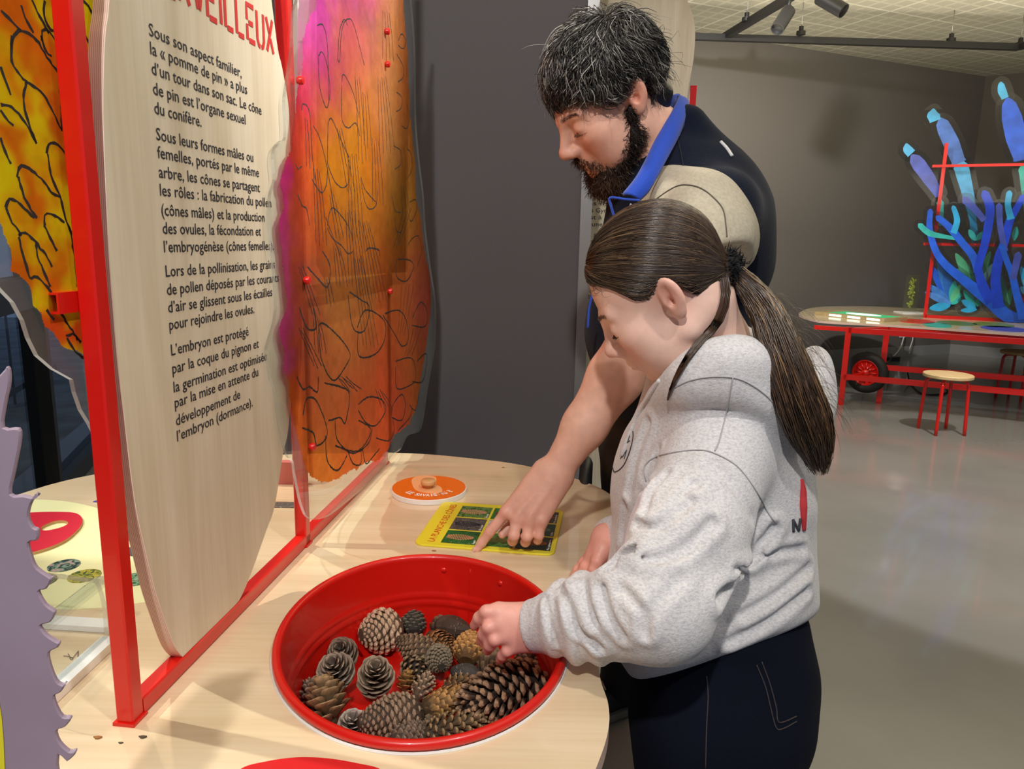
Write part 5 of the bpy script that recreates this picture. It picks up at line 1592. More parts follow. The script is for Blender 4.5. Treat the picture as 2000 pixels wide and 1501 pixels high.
fs = [Wz(x, y, 0) for x, y in ((1773, 833), (1818, 853), (1903, 854), (1857, 834))]
sc = sum(fs) / 4
sp = sc.copy(); sp[2] = 0
st1 = make_stool(sp, math.atan2(fs[2][1] - sc[1], fs[2][0] - sc[0]) - math.pi / 4, 'red legged round wooden stool in front of the far table')
d_ = Wz(1968, 782, 0)
s2 = st1.copy(); COL.objects.link(s2)
s2.matrix_world = Matrix.Translation(Vector((d_[0] + 0.13, d_[1] + 0.10, 0))) @ Matrix.Rotation(0.5, 4, 'Z')
s2['label'] = 'red legged stool tucked under the far table at the right picture edge'
for ch in list(st1.children):
    c = ch.copy(); COL.objects.link(c); c.parent = s2

# ================================================================ outlet and cables on the back wall
on = bn


def on_wall(x, y, off=0.02):
    return Wpl(x, y, b0 + bn * off, bn)


op = on_wall(1764, 648, 0.012)
ol = empty('wall_outlet', op, 'white wall outlet on the dark back wall under the far table', 'outlet')
obj('plate', xf(box((-0.045, -0.07, -0.012), (0.045, 0.07, 0.006)), basis(op, bd, zv, bn)), M_white, ol, smooth=False)
obj('socket', xf(box((-0.02, -0.035, 0.006), (0.02, 0.035, 0.014)), basis(op, bd, zv, bn)), M_skirt, ol, smooth=False)
cpts = [on_wall(1766, 655, 0.05), on_wall(1760, 675, 0.08), on_wall(1752, 688, 0.12), Wz(1742, 697, 0.02), Wz(1725, 700, 0.02)]
tag(obj('power_cable', tube(spline(np.array(cpts), 6), 0.008, 6), M_white), 'white power cable hanging from the wall outlet to the floor', 'cable')
cpts = [on_wall(1778, 645, 0.05), on_wall(1783, 660, 0.06), on_wall(1777, 680, 0.08), on_wall(1776, 690, 0.08)]
tag(obj('power_cable', tube(spline(np.array(cpts), 6), 0.007, 6), M_white), 'short white cable hanging right of the wall outlet', 'cable')
cpts = [Wz(1692, 683, 0.35), Wz(1697, 690, 0.2), Wz(1712, 703, 0.04), Wz(1728, 700, 0.15), Wz(1740, 690, 0.25), Wz(1738, 704, 0.05), Wz(1728, 707, 0.02)]
tag(obj('cable_loop', tube(spline(np.array(cpts), 6), 0.007, 6), mat('cream_cable', srgb(190, 186, 160), 0.5)), 'pale looped cable on the floor behind the wheel', 'cable')
bp = Wz(1738, 700, 0.03)
tag(obj('power_strip', xf(box((-0.13, -0.04, -0.03), (0.13, 0.04, 0.02)), basis(bp, bd, -bn * -1, zv)), M_black, smooth=False), 'black power strip on the floor behind the red table leg', 'power strip')
cpts = [Wz(1772, 716, 0.14), Wz(1774, 735, 0.06), Wz(1780, 750, 0.01), Wz(1800, 768, 0.008), Wz(1830, 770, 0.008), Wz(1850, 765, 0.008), Wz(1846, 752, 0.008)]
tag(obj('black_cable', tube(spline(np.array(cpts), 6), 0.008, 6), M_black), 'black cable lying on the floor behind the front stool', 'cable')

# ================================================================ lighting track
TZ = 3.2
ta, tb_ = Wz(1300, 70, TZ), Wz(1990, 92, TZ)
trk = empty('lighting_track', ta, 'long black lighting track hung under the ceiling on the right', 'lighting track')
obj('rail', bar(ta - nrm(tb_ - ta) * 0.5, tb_, 0.055), M_black, trk, smooth=False)
obj('end_rail', bar(tb_, Wz(2060, 72, TZ), 0.05), M_black, trk, smooth=False)
obj('branch_rail', bar(Wz(1412, 74, TZ + 0.02), Wz(1560, -16, TZ + 0.02), 0.055), M_black, trk, smooth=False)
for x, y in ((1458, 42), (1564, 68), (1857, 82), (1992, 90)):
    p = Wz(x, y, TZ + 0.03)
    cb = obj('hanger_clip', xf(lathe([(0.0001, 0), (0.04, 0), (0.04, 0.03), (0.02, 0.03), (0.02, 0.07), (0.0001, 0.07)], 14), basis(p, (1, 0, 0), (0, 1, 0), zv)), M_black, trk, auto=30)
    obj('cable', tube([p + zv * 0.06, np.array([p[0], p[1], CEIL])], 0.004, 6), M_steel, cb)
for x0, y0, x1, y1, lab in ((1541, 20, 1520, 50, 'black cylinder spotlight under the branch of the ceiling track'), (1600, -6, 1618, 12, 'black cylinder spotlight cut by the top picture edge')):
    a_, b_ = Wz(x0, y0, TZ - 0.1), W(x1, y1, Wz(x0, y0, TZ - 0.1)[1] * 0.99)
    b_ = a_ + nrm(W(x1, y1, (a_ - CP) @ _f) - a_ + np.array([0, -0.05, 0])) * 0.22
    sl = empty('track_spotlight', a_, lab, 'spotlight')
    d = nrm(b_ - a_)
    x = nrm(np.cross(d, (0, 1, 0))); y = np.cross(d, x)
    obj('lamp_can', xf(lathe([(0.0001, 0), (0.045, 0), (0.05, 0.006), (0.05, 0.22), (0.045, 0.22), (0.04, 0.19), (0.0001, 0.19)], 24), basis(a_, x, y, d)), M_black, sl, auto=35)
    obj('arm', tube([a_ + d * 0.04, a_ + d * 0.0 + zv * 0.06, np.array([a_[0] + 0.0, a_[1], TZ + 0.0])], 0.014, 8), M_black, sl)

# ================================================================ figures: distance-field sculpting
def smin(a, b, k):
    if k <= 0: return np.minimum(a, b)
    h = np.maximum(k - np.abs(a - b), 0) / k
    return np.minimum(a, b) - h * h * k * 0.25


def smax(a, b, k):
    return -smin(-a, -b, k)


def ell(P, c, r):
    q = P - np.asarray(c, np.float32); r = np.asarray(r, np.float32)
    k0 = np.sqrt(((q / r) ** 2).sum(1)); k1 = np.sqrt(((q / (r * r)) ** 2).sum(1))
    return k0 * (k0 - 1) / np.maximum(k1, 1e-6)


def ellR(P, c, r, B):
    return ell((P - np.asarray(c, np.float32)) @ np.asarray(B, np.float32), (0, 0, 0), r)


def rc(P, a, b, ra, rb):
    a = np.asarray(a, np.float32); b = np.asarray(b, np.float32); ab = b - a
    t = np.clip(((P - a) @ ab) / max(float(ab @ ab), 1e-9), 0, 1)
    return np.sqrt(((P - a - t[:, None] * ab) ** 2).sum(1)) - (ra + (rb - ra) * t)


def chain(P, pts, rad, k):
    d = None
    for i in range(len(pts) - 1):
        e = rc(P, pts[i], pts[i + 1], rad[i], rad[i + 1])
        d = e if d is None else smin(d, e, k)
    return d


def sculpt(f, lo, hi, h):
    """Surface nets on the zero set of f, evaluated only in blocks near the surface."""
    lo = np.asarray(lo, float); hi = np.asarray(hi, float)
    B = 8
    nb = np.ceil((hi - lo) / (h * B)).astype(int)
    g = np.stack(np.meshgrid(*[np.arange(n) for n in nb], indexing='ij'), -1).reshape(-1, 3)
    cen = (lo + (g + 0.5) * B * h).astype(np.float32)
    d = f(cen)
    g = g[np.abs(d) < B * h * 0.87 * 1.7]
    c = np.stack(np.meshgrid(np.arange(B + 1), np.arange(B + 1), np.arange(B + 1), indexing='ij'), -1).reshape(-1, 3)
    N = nb * B + 2
    vals = np.empty((len(g), B + 1, B + 1, B + 1), np.float32)
    CH = 400
    for s in range(0, len(g), CH):
        q = g[s:s + CH]
        P = (lo + (q[:, None, :] * B + c[None]) * h).reshape(-1, 3).astype(np.float32)
        vals[s:s + CH] = f(P).reshape(len(q), B + 1, B + 1, B + 1)
    ins = vals < 0
    cnt = np.zeros((len(g), B, B, B), np.int8)
    for dx in (0, 1):
        for dy in (0, 1):
            for dz in (0, 1):
                cnt += ins[:, dx:B + dx, dy:B + dy, dz:B + dz]
    act = np.argwhere((cnt > 0) & (cnt < 8))
    bi, ci = act[:, 0], act[:, 1:]
    cv = np.stack([vals[bi, ci[:, 0] + dx, ci[:, 1] + dy, ci[:, 2] + dz] for dx in (0, 1) for dy in (0, 1) for dz in (0, 1)], 1)
    off = np.array([(dx, dy, dz) for dx in (0, 1) for dy in (0, 1) for dz in (0, 1)], float)
    acc = np.zeros((len(act), 3)); n = np.zeros(len(act))
    for a in range(8):
        for b in range(a + 1, 8):
            if np.abs(off[a] - off[b]).sum() != 1: continue
            m = (cv[:, a] < 0) != (cv[:, b] < 0)
            t = np.where(m, cv[:, a] / np.where(m, cv[:, a] - cv[:, b], 1), 0)
            acc += np.where(m[:, None], off[a] + (off[b] - off[a]) * t[:, None], 0); n += m
    gc = g[bi] * B + ci
    V = lo + (gc + acc / n[:, None]) * h
    key = (gc[:, 0] * N[1] + gc[:, 1]) * N[2] + gc[:, 2]
    order = np.argsort(key); sk = key[order]

    def look(k):
        i = np.searchsorted(sk, k); i = np.minimum(i, len(sk) - 1)
        return np.where(sk[i] == k, order[i], -1)
    F = []
    st = np.array([N[1] * N[2], N[2], 1])
    for ax in range(3):
        o = [0, 0, 0]; o[ax] = 1
        ia = 0; ib = int(np.dot(o, (4, 2, 1)))
        m = (cv[:, ia] < 0) != (cv[:, ib] < 0)
        k = key[m]; flip = cv[m, ia] < 0
        u, v = st[(ax + 1) % 3], st[(ax + 2) % 3]
        q = np.stack([np.arange(len(act))[m], look(k - u), look(k - u - v), look(k - v)], 1)
        ok = (q >= 0).all(1)
        q = q[ok]; fl = flip[ok]
        q[~fl] = q[~fl][:, ::-1]
        F.append(q)
    return V, np.concatenate(F)


def head_axes(yaw, pit, rol):
    c, s = math.cos(yaw), math.sin(yaw)
    fw = np.array([-c, -s, 0]); lf = np.array([s, -c, 0]); up = np.array([0, 0, 1.0])
    cp, sp = math.cos(pit), math.sin(pit)
    fw, up = cp * fw - sp * up, cp * up + sp * fw
    cr, sr = math.cos(rol), math.sin(rol)
    lf, up = cr * lf + sr * up, cr * up - sr * lf
    return np.stack([fw, lf, up], 1)


def head_sdf(p, girl, ears=True):
    """Head in its own frame: x forward, y to its left, z up; 0.24 tall."""
    a = np.abs(p[:, 1]); m = p.copy(); m[:, 1] = a                       # mirrored half
    d = ell(p, (-.012, 0, .035), (.099, .077, .088))
    d = smin(d, ell(p, (.030, 0, -.034), (.064, .058, .088)), .03)
    d = smin(d, rc(m, (.062, .017, -.100), (-.004, .050, -.064), .018, .018), .03)
    d = smin(d, ell(p, (.074, 0, -.100), (.020, .022, .019)), .018)
    d = smin(d, ell(m, (.056, .043, -.022), (.026, .022, .020)), .032)
    if girl:
        d = smin(d, ell(m, (.046, .042, -.056), (.031, .026, .036)), .026)
        d = smin(d, ell(p, (.040, 0, -.102), (.046, .042, .026)), .02)
        d = smin(d, rc(m, (.088, .012, .016), (.070, .044, .022), .005, .005), .02)
    else:
        d = smin(d, ell(m, (.044, .038, -.056), (.032, .022, .034)), .03)
        d = smin(d, rc(m, (.089, .010, .017), (.071, .045, .022), .010, .008), .014)
    ex = .0028 if girl else 0.0
    d = smax(d, -(ell(m, (.102 + ex, .030, -.002), (.0155, .016, .0115))), .018)
    d = smin(d, ell(m, (.0765 - ex * .4, .0320, -.003), (.0145, .0170, .0125)), .008)
    # lash line of the lowered lid
    d = smax(d, -rc(m, (.0925, .024, -.0085), (.0800, .046, -.0065), .0012, .0012), .0015)
    d = smin(d, rc(p, (.088, 0, .014), (.1130 if girl else .1150, 0, -.031), .0075, .0105), .018)
    nx = .1150 if girl else .1160
    d = smin(d, ell(p, (nx, 0, -.036), (.0120, .0118, .0105)), .009)
    d = smin(d, ell(m, (nx - .0125, .0125, -.0395), (.0130, .0085, .0095)), .008)
    d = smax(d, -ell(m, (nx - .0085, .0065, -.0475), (.0060, .0032, .0035)), .003)
    lx = .0055 if girl else 0.0
    d = smin(d, ell(p, (.081 + lx, 0, -.066), (.0215, .027, .026)), .015)
    d = smax(d, -rc(m, (.0975, 0, -.0525), (.1035, 0, -.061), .0022, .0028), .006)     # philtrum
    d = smin(d, rc(m, (.0985 + lx, .0045, -.0672), (.0880 + lx, .0215, -.0718), .0052, .0028), .005)
    d = smin(d, rc(m, (.0970 + lx, .0, -.0790), (.0880 + lx, .0190, -.0750), .0062, .0030), .005)
    d = smax(d, -rc(m, (.1060 + lx, .0, -.0728), (.0860 + lx, .0245, -.0738), .0013, .0012), .003)
    d = smax(d, -ell(p, (.1010, 0, -.0895), (.008, .016, .0045)), .008)
    if not ears: return d
    eb = np.array([[.90, .42, -.10], [-.42, .905, 0.06], [.12, -.01, .99]])
    q = (m - np.array([-.022, .0800, -.004], np.float32)) @ eb.astype(np.float32)
    e = ell(q, (0, 0, .004), (.0185, .0075, .0300))
    e = smin(e, ell(q, (.004, -.001, -.024), (.0105, .0062, .0120)), .008)
    e = smax(e, -ell(q, (.0015, .0085, .0075), (.0125, .0075, .0200)), .003)
    e = smin(e, rc(q, (-.006, .0015, .018), (-.004, .0022, -.010), .0026, .0030), .004)
    e = smin(e, ell(q, (.0125, .0010, -.004), (.0045, .0040, .0065)), .004)
    e = smax(e, -ell(q, (.0040, .004, -.004), (.0055, .0080, .0075)), .003)
    d = smin(d, e, .005)
    return d


def skin_colors(p, base, girl):
    """Natural skin tone: redder lips, cheeks, nose and ears; darker brows and lashes."""
    a = np.abs(p[:, 1]); m = p.copy(); m[:, 1] = a
    c = np.tile(np.asarray(base, float), (len(p), 1))

    def add(w, col):
        nonlocal c
        w = np.clip(w, 0, 1)[:, None]
        c = c * (1 - w) + np.asarray(col) * w

    def g(ctr, r):
        return np.exp(-(((m - np.array(ctr)) / np.array(r)) ** 2).sum(1))
    add(0.55 * g((.085, .042, -.040), (.035, .025, .028)), srgb(224, 134, 116) if girl else srgb(196, 112, 88))
    add(0.45 * g((.120, 0, -.036), (.014, .014, .014)), srgb(206, 120, 104))
    add(0.5 * g((-.022, .082, .004), (.03, .02, .04)), srgb(206, 116, 92))
    m = m - np.array([.0055 if girl else 0, 0, 0])
    lip = np.minimum(rc(m, (.1000, .0, -.0685), (.0890, .0215, -.0725), .0052, .0024), rc(m, (.0985, .0, -.0790), (.0890, .0190, -.0755), .0060, .0026))
    add(np.clip(-(lip - .0012) / .0024, 0, 1) * 0.85, srgb(186, 92, 86))
    m = m + np.array([.0055 if girl else 0, 0, 0])
    br = rc(m, (.0965, .014, .0215), (.0820, .045, .0285), .0052, .0030)
    add(np.clip(-(br - .0008) / .004, 0, 1) * (0.45 if girl else 0.75) * (0.75 + 0.25 * vnoise(p, 700, 4)), srgb(92, 66, 48) if girl else srgb(58, 40, 30))
    la = rc(m, (.0935, .023, -.0088), (.0805, .047, -.0065), .0016, .0018)
    add(np.clip(-(la - .0006) / .0012, 0, 1) * 0.9, (0.03, 0.02, 0.016))
    return c


def mottled(P, c, s=90, amt=.06, seed=3):
    return np.clip(c * (1 + amt * vnoise(P, s, seed) + amt * .6 * vnoise(P, s * 3.1, seed + 1))[:, None], 0, 1)


def skin_mat(name, rough=0.5):
    m = mat(name, (0.6, 0.4, 0.3), rough, attr=True, sss=0.12, bump=(520, 0.10))
    return m


def hair_mesh(paths, rad, colors, k=3):
    """Many tapered strands (list of N x 3 paths, all N equal) as one mesh with per-strand colour."""
    A = np.asarray(paths, float); n, m, _ = A.shape
    T = np.gradient(A, axis=1); T /= np.maximum(np.linalg.norm(T, axis=2, keepdims=True), 1e-9)
    ref = np.where(np.abs(T[:, :, 2:3]) < 0.9, np.array([0, 0, 1.0]), np.array([1.0, 0, 0]))
    N = np.cross(T, ref); N /= np.maximum(np.linalg.norm(N, axis=2, keepdims=True), 1e-9); Bn = np.cross(T, N)
    tp = np.interp(np.linspace(0, 1, m), [0, .15, .6, 1], [.7, 1, .9, .25])
    R = np.asarray(rad, float).reshape(-1, 1) * tp[None]
    a = np.arange(k) / k * 2 * math.pi
    V = A[:, :, None] + R[:, :, None, None] * (np.cos(a)[None, None, :, None] * N[:, :, None] + np.sin(a)[None, None, :, None] * Bn[:, :, None])
    V = V.reshape(-1, 3)
    base = (np.arange(n) * m * k)[:, None, None]
    i = np.arange(m - 1)[None, :, None] * k; j = np.arange(k)[None, None, :]; j2 = (j + 1) % k
    F = np.stack([base + i + j, base + i + j2, base + i + k + j2, base + i + k + j], -1).reshape(-1, 4)
    C_ = np.repeat(np.asarray(colors, float), m * k, axis=0)
    return (V, F), C_


def resample(P, n):
    d = np.concatenate([[0], np.cumsum(np.linalg.norm(np.diff(P, axis=0), axis=1))])
    t = np.linspace(0, d[-1], n)
    return np.stack([np.interp(t, d, P[:, i]) for i in range(3)], 1)


def hair_mat(name, rough=0.35, spec=0.6):
    m = mat(name, (0.05, 0.03, 0.02), rough, attr=True, spec=spec)
    return m


def seam_tube(P, r, m, parent, name='seam'):
    return obj(name, tube(P, r, 6), m, parent)


def on_surf(px, f, d0, n=6, lift=.0004, lim=1.8):
    """Drape a pixel polyline on the near face of a sculpted shape."""
    P = spline(np.array([[x, y, 0] for x, y in px], float), n)[:, :2]
    t = np.full(len(P), d0); R_ = np.array([ray(x, y) for x, y in P])
    for _ in range(160):
        s_ = f((CP + R_ * t[:, None]).astype(np.float32))
        t = np.where((s_ > .0005) & (t < lim), t + np.maximum(s_ * .6, .0003), t)
    return (CP + R_ * (t - lift)[:, None])[t < lim]




def lashes(root, tf, m, seed, n=46):
    """Lashes of the two lowered lids."""
    r_ = np.random.default_rng(seed); A = []
    for sg in (1, -1):
        for i in range(n // 2):
            t = i / (n / 2 - 1)
            b = np.array([.0918, .024, -.0090]) * (1 - t) + np.array([.0790, .0475, -.0068]) * t
            b[0] += .0022 * math.sin(math.pi * t); b[2] -= .0016 * math.sin(math.pi * t)
            d = nrm(np.array([.75 - .35 * t, .10 + .75 * t, -.55])) + r_.normal(0, .08, 3)
            L = .0058 + .003 * t
            P = np.array([b, b + d * L * .5 + [0, 0, -.0008], b + d * L * .85, b + d * L + [0, 0, .001]])
            P[:, 1] *= sg
            A.append([tf(q) for q in P])
    VF, c = hair_mesh(np.array(A), np.full(len(A), .00040), np.tile([.02, .014, .01], (len(A), 1)))
    return obj('eyelashes', VF, m, root, col=c)


def eyebrows(root, tf, m, seed, col, n=240, w=.0052):
    r_ = np.random.default_rng(seed); A = []
    for i in range(n):
        t = r_.random(); sg = 1 if i % 2 else -1
        b = np.array([.0985, .012, .0195]) * (1 - t) + np.array([.0790, .047, .0255]) * t
        b += np.array([.0012 * math.sin(math.pi * t), 0, .004 * math.sin(math.pi * t)]) + np.array([0, 0, r_.normal(0, w * .5) * (1 - .5 * t)])
        q = b + nrm(np.array([-.35, .8, .25 - .5 * t])) * r_.uniform(.005, .009) + np.array([.0012, 0, 0])
        P = np.array([b - [.003, 0, 0], (b + q) / 2 + [.0012, 0, 0], q]); P[:, 1] *= sg
        A.append([tf(x) for x in P])
    VF, c = hair_mesh(np.array(A), np.full(n, .00045), np.tile(col, (n, 1)) * r_.uniform(.7, 1.3, (n, 1)))
    return obj('eyebrows', VF, m, root, col=c)

# ================================================================ the man
mH = np.array([0.160, 1.426, 1.626]); mB = head_axes(*np.radians([14, 38, -12])); mS = 0.99
man = empty('person', (0.42, 1.80, 0), 'bearded man in navy vest and grey T-shirt leaning over and pointing at the yellow board', 'person')


def mh(p):
    return mH + mS * (mB @ np.asarray(p, float))


m_neck = np.array(W(1292, 296, 1.42)); m_sh = np.array(W(1362, 418, 1.27)); m_sh2 = np.array([0.31, 1.68, 1.43])
m_el = np.array(W(1236, 682, 1.30)); m_wr = np.array(W(1085, 922, 1.318))
m_ch = np.array(W(1330, 420, 1.46)); m_be = np.array(W(1306, 640, 1.54)); m_hip = np.array(W(1318, 850, 1.66))
m_f1 = np.array([0.335, 1.99, 0.0]); m_f2 = np.array([0.56, 1.90, 0.0])
m_k1 = np.array([0.345, 1.86, 0.50]); m_k2 = np.array([0.52, 1.84, 0.50])
m_h1 = m_hip + np.array([-0.05, 0.09, -0.03]); m_h2 = m_hip + np.array([0.06, -0.06, -0.03])
# pointing hand
KI, KM, KR, KP = W(989, 1000, 1.316), W(1010, 1012, 1.306), W(1034, 1017, 1.300), W(1058, 1017, 1.300)
m_fing = [
    ([KI, W(957, 1038, 1.324), W(942, 1058, 1.331), W(930, 1074, 1.334)], [.0102, .0092, .0080, .0070]),
    ([KM, W(1003, 1046, 1.300), W(1001, 1056, 1.322), W(1010, 1046, 1.342)], [.0108, .0094, .0086, .0076]),
    ([KR, W(1029, 1048, 1.296), W(1026, 1058, 1.316), W(1034, 1048, 1.338)], [.0104, .0090, .0084, .0074]),
    ([KP, W(1053, 1045, 1.298), W(1050, 1054, 1.314), W(1056, 1044, 1.332)], [.0096, .0082, .0076, .0068]),
    ([W(1040, 970, 1.335), W(1010, 1012, 1.345), W(990, 1034, 1.340), W(981, 1043, 1.334)], [.0130, .0110, .0095, .0080])]


def man_body(P):
    p = ((P - mH.astype(np.float32)) @ mB.astype(np.float32)) / np.float32(mS)
    d = head_sdf(p, False) * mS
    d = smin(d, rc(P, mh((-.035, 0, -.045)), m_neck, .056, .058), .03)
    d = smin(d, rc(P, m_neck, m_ch, .058, .10), .05)
    d = smin(d, rc(P, m_ch, m_be, .115, .12), .05)
    d = smin(d, rc(P, m_be, m_hip, .12, .12), .05)
    d = smin(d, rc(P, m_neck + np.array([0, 0, -.06]), m_sh, .06, .055), .04)
    d = smin(d, rc(P, m_neck + np.array([0, 0, -.06]), m_sh2, .06, .055), .04)
    d = smin(d, rc(P, m_sh2, m_sh2 + np.array([.06, 0.05, -.30]), .055, .045), .02)
    d = smin(d, rc(P, m_sh2 + np.array([.06, .05, -.30]), m_sh2 + np.array([.10, 0, -.52]), .045, .035), .02)
    d = smin(d, chain(P, [m_h1, m_k1, m_f1 + np.array([0, 0, .08])], [.085, .055, .04], .03), .04)
    d = smin(d, chain(P, [m_h2, m_k2, m_f2 + np.array([0, 0, .08])], [.085, .055, .04], .03), .04)
    # near arm
    e = rc(P, m_sh, m_el, .058, .047)
    bulge = m_el + (m_wr - m_el) * .22
    e = smin(e, rc(P, m_el, bulge, .046, .0475), .02)
    e = smin(e, rc(P, bulge, m_el + (m_wr - m_el) * .62, .0475, .038), .02)
    e = smin(e, rc(P, m_el + (m_wr - m_el) * .62, m_wr, .037, .0275), .02)
    d = smin(d, e, .02)
    # palm
    kn = [KI, KM, KR, KP]
    h = rc(P, W(1062, 918, 1.322), KI, .021, .0125)
    for i, (a, b) in enumerate(zip((W(1076, 924, 1.316), W(1088, 930, 1.314), W(1096, 935, 1.316)), kn[1:])):
        h = smin(h, rc(P, a, b, .0215, .0115), .012)
    h = smin(h, rc(P, W(1060, 950, 1.33), W(1030, 985, 1.335), .017, .015), .012)
    d = smin(d, h, .014)
    for j, r in m_fing:
        d = smin(d, chain(P, j, r, .004), .006)
    for q in kn:
        d = smin(d, ell(P, q + np.array([0, -.004, .003]), (.0085, .0085, .0085)), .006)
    # tendons on the back of the hand
    for a, b in ((W(1072, 938, 1.296), W(1014, 1000, 1.296)), (W(1080, 942, 1.294), W(1036, 1006, 1.290))):
        d = smin(d, rc(P, a, b, .0028, .0034), .010)
    return d


V, F = sculpt(man_body, (-0.10, 1.10, 0.02), (0.75, 2.10, 1.82), 0.0026)
p = ((V - mH) @ mB) / mS
c = skin_colors(p, srgb(228, 176, 152), False)
far = np.linalg.norm(V - mH, axis=1) > 0.2
c[far] = srgb(230, 184, 162)
kn_ = np.exp(-(((V[:, None] - np.array([KI, KM, KR, KP, m_fing[0][0][1], m_fing[1][0][1], m_fing[2][0][1], m_fing[3][0][1]])[None]) ** 2).sum(2).min(1)) / .014 ** 2)
c = c * (1 - .45 * kn_[:, None]) + srgb(196, 112, 92) * .45 * kn_[:, None]
hd_ = np.clip((1.05 - V[:, 2]) / .12, 0, 1) * (V[:, 1] < 1.45)
c = c * (1 - .35 * hd_[:, None]) + srgb(214, 150, 132) * .35 * hd_[:, None]
M_skin_m = skin_mat('man_skin', 0.48)
mbody = obj('body', (V, F), M_skin_m, man, col=mottled(V, c))
# nails
for (j, r), s in zip(m_fing[:1], (1,)):
    t = nrm(j[3] - j[2]); n_ = nrm(np.cross(t, np.cross(np.array([-.45, -.6, .6]), t)))
    x = np.cross(t, n_)
    v, f = lathe([(0.0001, .0006), (.0035, .0005), (.0045, 0)], 14)
    v = v * np.array([1, 1.25, 1])
    obj('nail', xf((v, f), basis(j[3] + n_ * (r[3] - .0002) - t * .001, x, t, n_)), mat('nail', srgb(226, 176, 156), 0.3), man)

# ---- clothes
M_navy = mat('navy_fleece', srgb(10, 19, 38), 0.95, spec=0.2, bump=(420, 0.5), sheen=0.06)
M_royal = mat('royal_blue_fleece', srgb(14, 66, 178), 0.85, bump=(420, 0.4), sheen=0.2)
M_tee = mat('beige_heather_jersey', srgb(176, 168, 148), 0.95, var=(190, 0.12), bump=(300, 0.25))
M_mpant = mat('dark_brown_trousers', srgb(34, 30, 28), 0.9, bump=(300, 0.3))


def man_torso(P, g):
    d = rc(P, m_neck + np.array([0.02, 0, -.02]), m_ch, .068 + g, .140 + g)
    d = smin(d, rc(P, m_ch, m_be, .142 + g, .160 + g), .06)
    d = smin(d, rc(P, m_be, m_hip + np.array([0, 0, .05]), .160 + g, .142 + g), .06)
    d = smin(d, rc(P, m_neck + np.array([.03, 0, -.06]), m_sh + np.array([.04, .03, .005]), .072 + g, .078 + g), .06)
    d = smin(d, rc(P, m_neck + np.array([.0, 0, -.07]), m_sh2, .066 + g, .066 + g), .06)
    # back swell and shoulder blade
    d = smin(d, ell(P, W(1418, 462, 1.42), (.080 + g, .10, .135 + g)), .06)
    d = smin(d, rc(P, W(1392, 352, 1.38), W(1432, 520, 1.42), .048 + g, .062 + g), .05)
    return d


def man_vest(P):
    d = man_torso(P, .0)
    d = smax(d, -(man_torso(P, -.016)), .003)
    d = smax(d, -(P[:, 2] - (m_hip[2] + .055)), .004)
    # neck opening
    nk = nrm(mh((-.03, 0, -.05)) - m_neck)
    d = smax(d, -rc(P, m_neck + nk * .0, m_neck + nk * .2, .066, .085), .006)
    # armhole facing the near side
    hole = rc(P, W(1348, 462, 1.02), W(1372, 462, 1.35), .074, .086)
    hole = smin(hole, rc(P, W(1370, 520, 1.05), W(1390, 560, 1.34), .060, .060), .03)
    d = smax(d, -hole, .008)
    d = smin(d, smax(rc(P, W(1338, 252, 1.40), W(1392, 330, 1.40), .044, .050), -(man_torso(P, -.030)), .003), .02)
    return d + 0.0012 * vnoise(P, 14, 8).astype(np.float32)


V, F = sculpt(man_vest, (0.02, 1.10, 0.85), (0.72, 1.95, 1.75), 0.004)
vest = obj('vest', (V, F), M_navy, man)
seam_tube(on_surf([(1318, 250), (1330, 300), (1338, 345)], man_vest, 1.0), .0012, mat('seam_dark', (0.008, 0.01, 0.016), 0.9), vest)
if False: tag(obj('back_print', xf(prism([(-.010, -.045), (.010, -.045), (.012, .0), (.010, .05), (-.010, .05)], 0, .0015), basis(W(1428, 282, 1.44), nrm((.7, .7, 0)), nrm((-.5, .2, .84)), nrm((.6, -.3, .6)))), mat('white_transfer', (.75, .75, .75), .6), vest, smooth=False), None)


def man_tee(P):
    e = rc(P, m_sh + np.array([.012, .01, -.012]), m_sh + (m_el - m_sh) * .42 + np.array([.026, -.012, .0]), .083, .088)
    e = smin(e, rc(P, m_neck + np.array([0.0, 0, -.07]), m_sh + np.array([-.004, 0, -.004]), .070, .070), .03)
    e = smin(e, rc(P, m_sh + np.array([.03, 0, -.05]), W(1400, 470, 1.235), .074, .056), .04)
    e = e + (.0035 * np.sin((P @ np.float32([38, 10, 60])) + 1.5 * vnoise(P, 9, 5)) * np.clip((1.44 - P[:, 2]) / .2, 0, 1)).astype(np.float32)
    ax = nrm(np.array(W(1405, 500, 1.22)) - np.array(W(1345, 372, 1.27)))
    e = smax(e, ((P - np.array(W(1400, 512, 1.23), np.float32)) @ ax.astype(np.float32)), .006)
    t = man_torso(P, -.018)
    t = smax(t, -(man_torso(P, -.034)), .003)
    t = smax(t, -(P[:, 2] - 1.05), .004)
    t = smax(t, -rc(P, m_neck, mh((-.03, 0, -.05)), .07, .07), .004)
    return smin(t, e, .012)


V, F = sculpt(man_tee, (0.02, 1.02, 1.0), (0.72, 1.95, 1.70), 0.004)
tee = obj('t_shirt', (V, F), M_tee, man)


seam_tube(on_surf([(1262, 410), (1285, 386), (1320, 364), (1345, 361), (1370, 368), (1392, 384), (1412, 408), (1418, 440), (1420, 462)], man_tee, 1.0), .0011, mat('seam_grey', srgb(90, 84, 72), 0.9), tee)


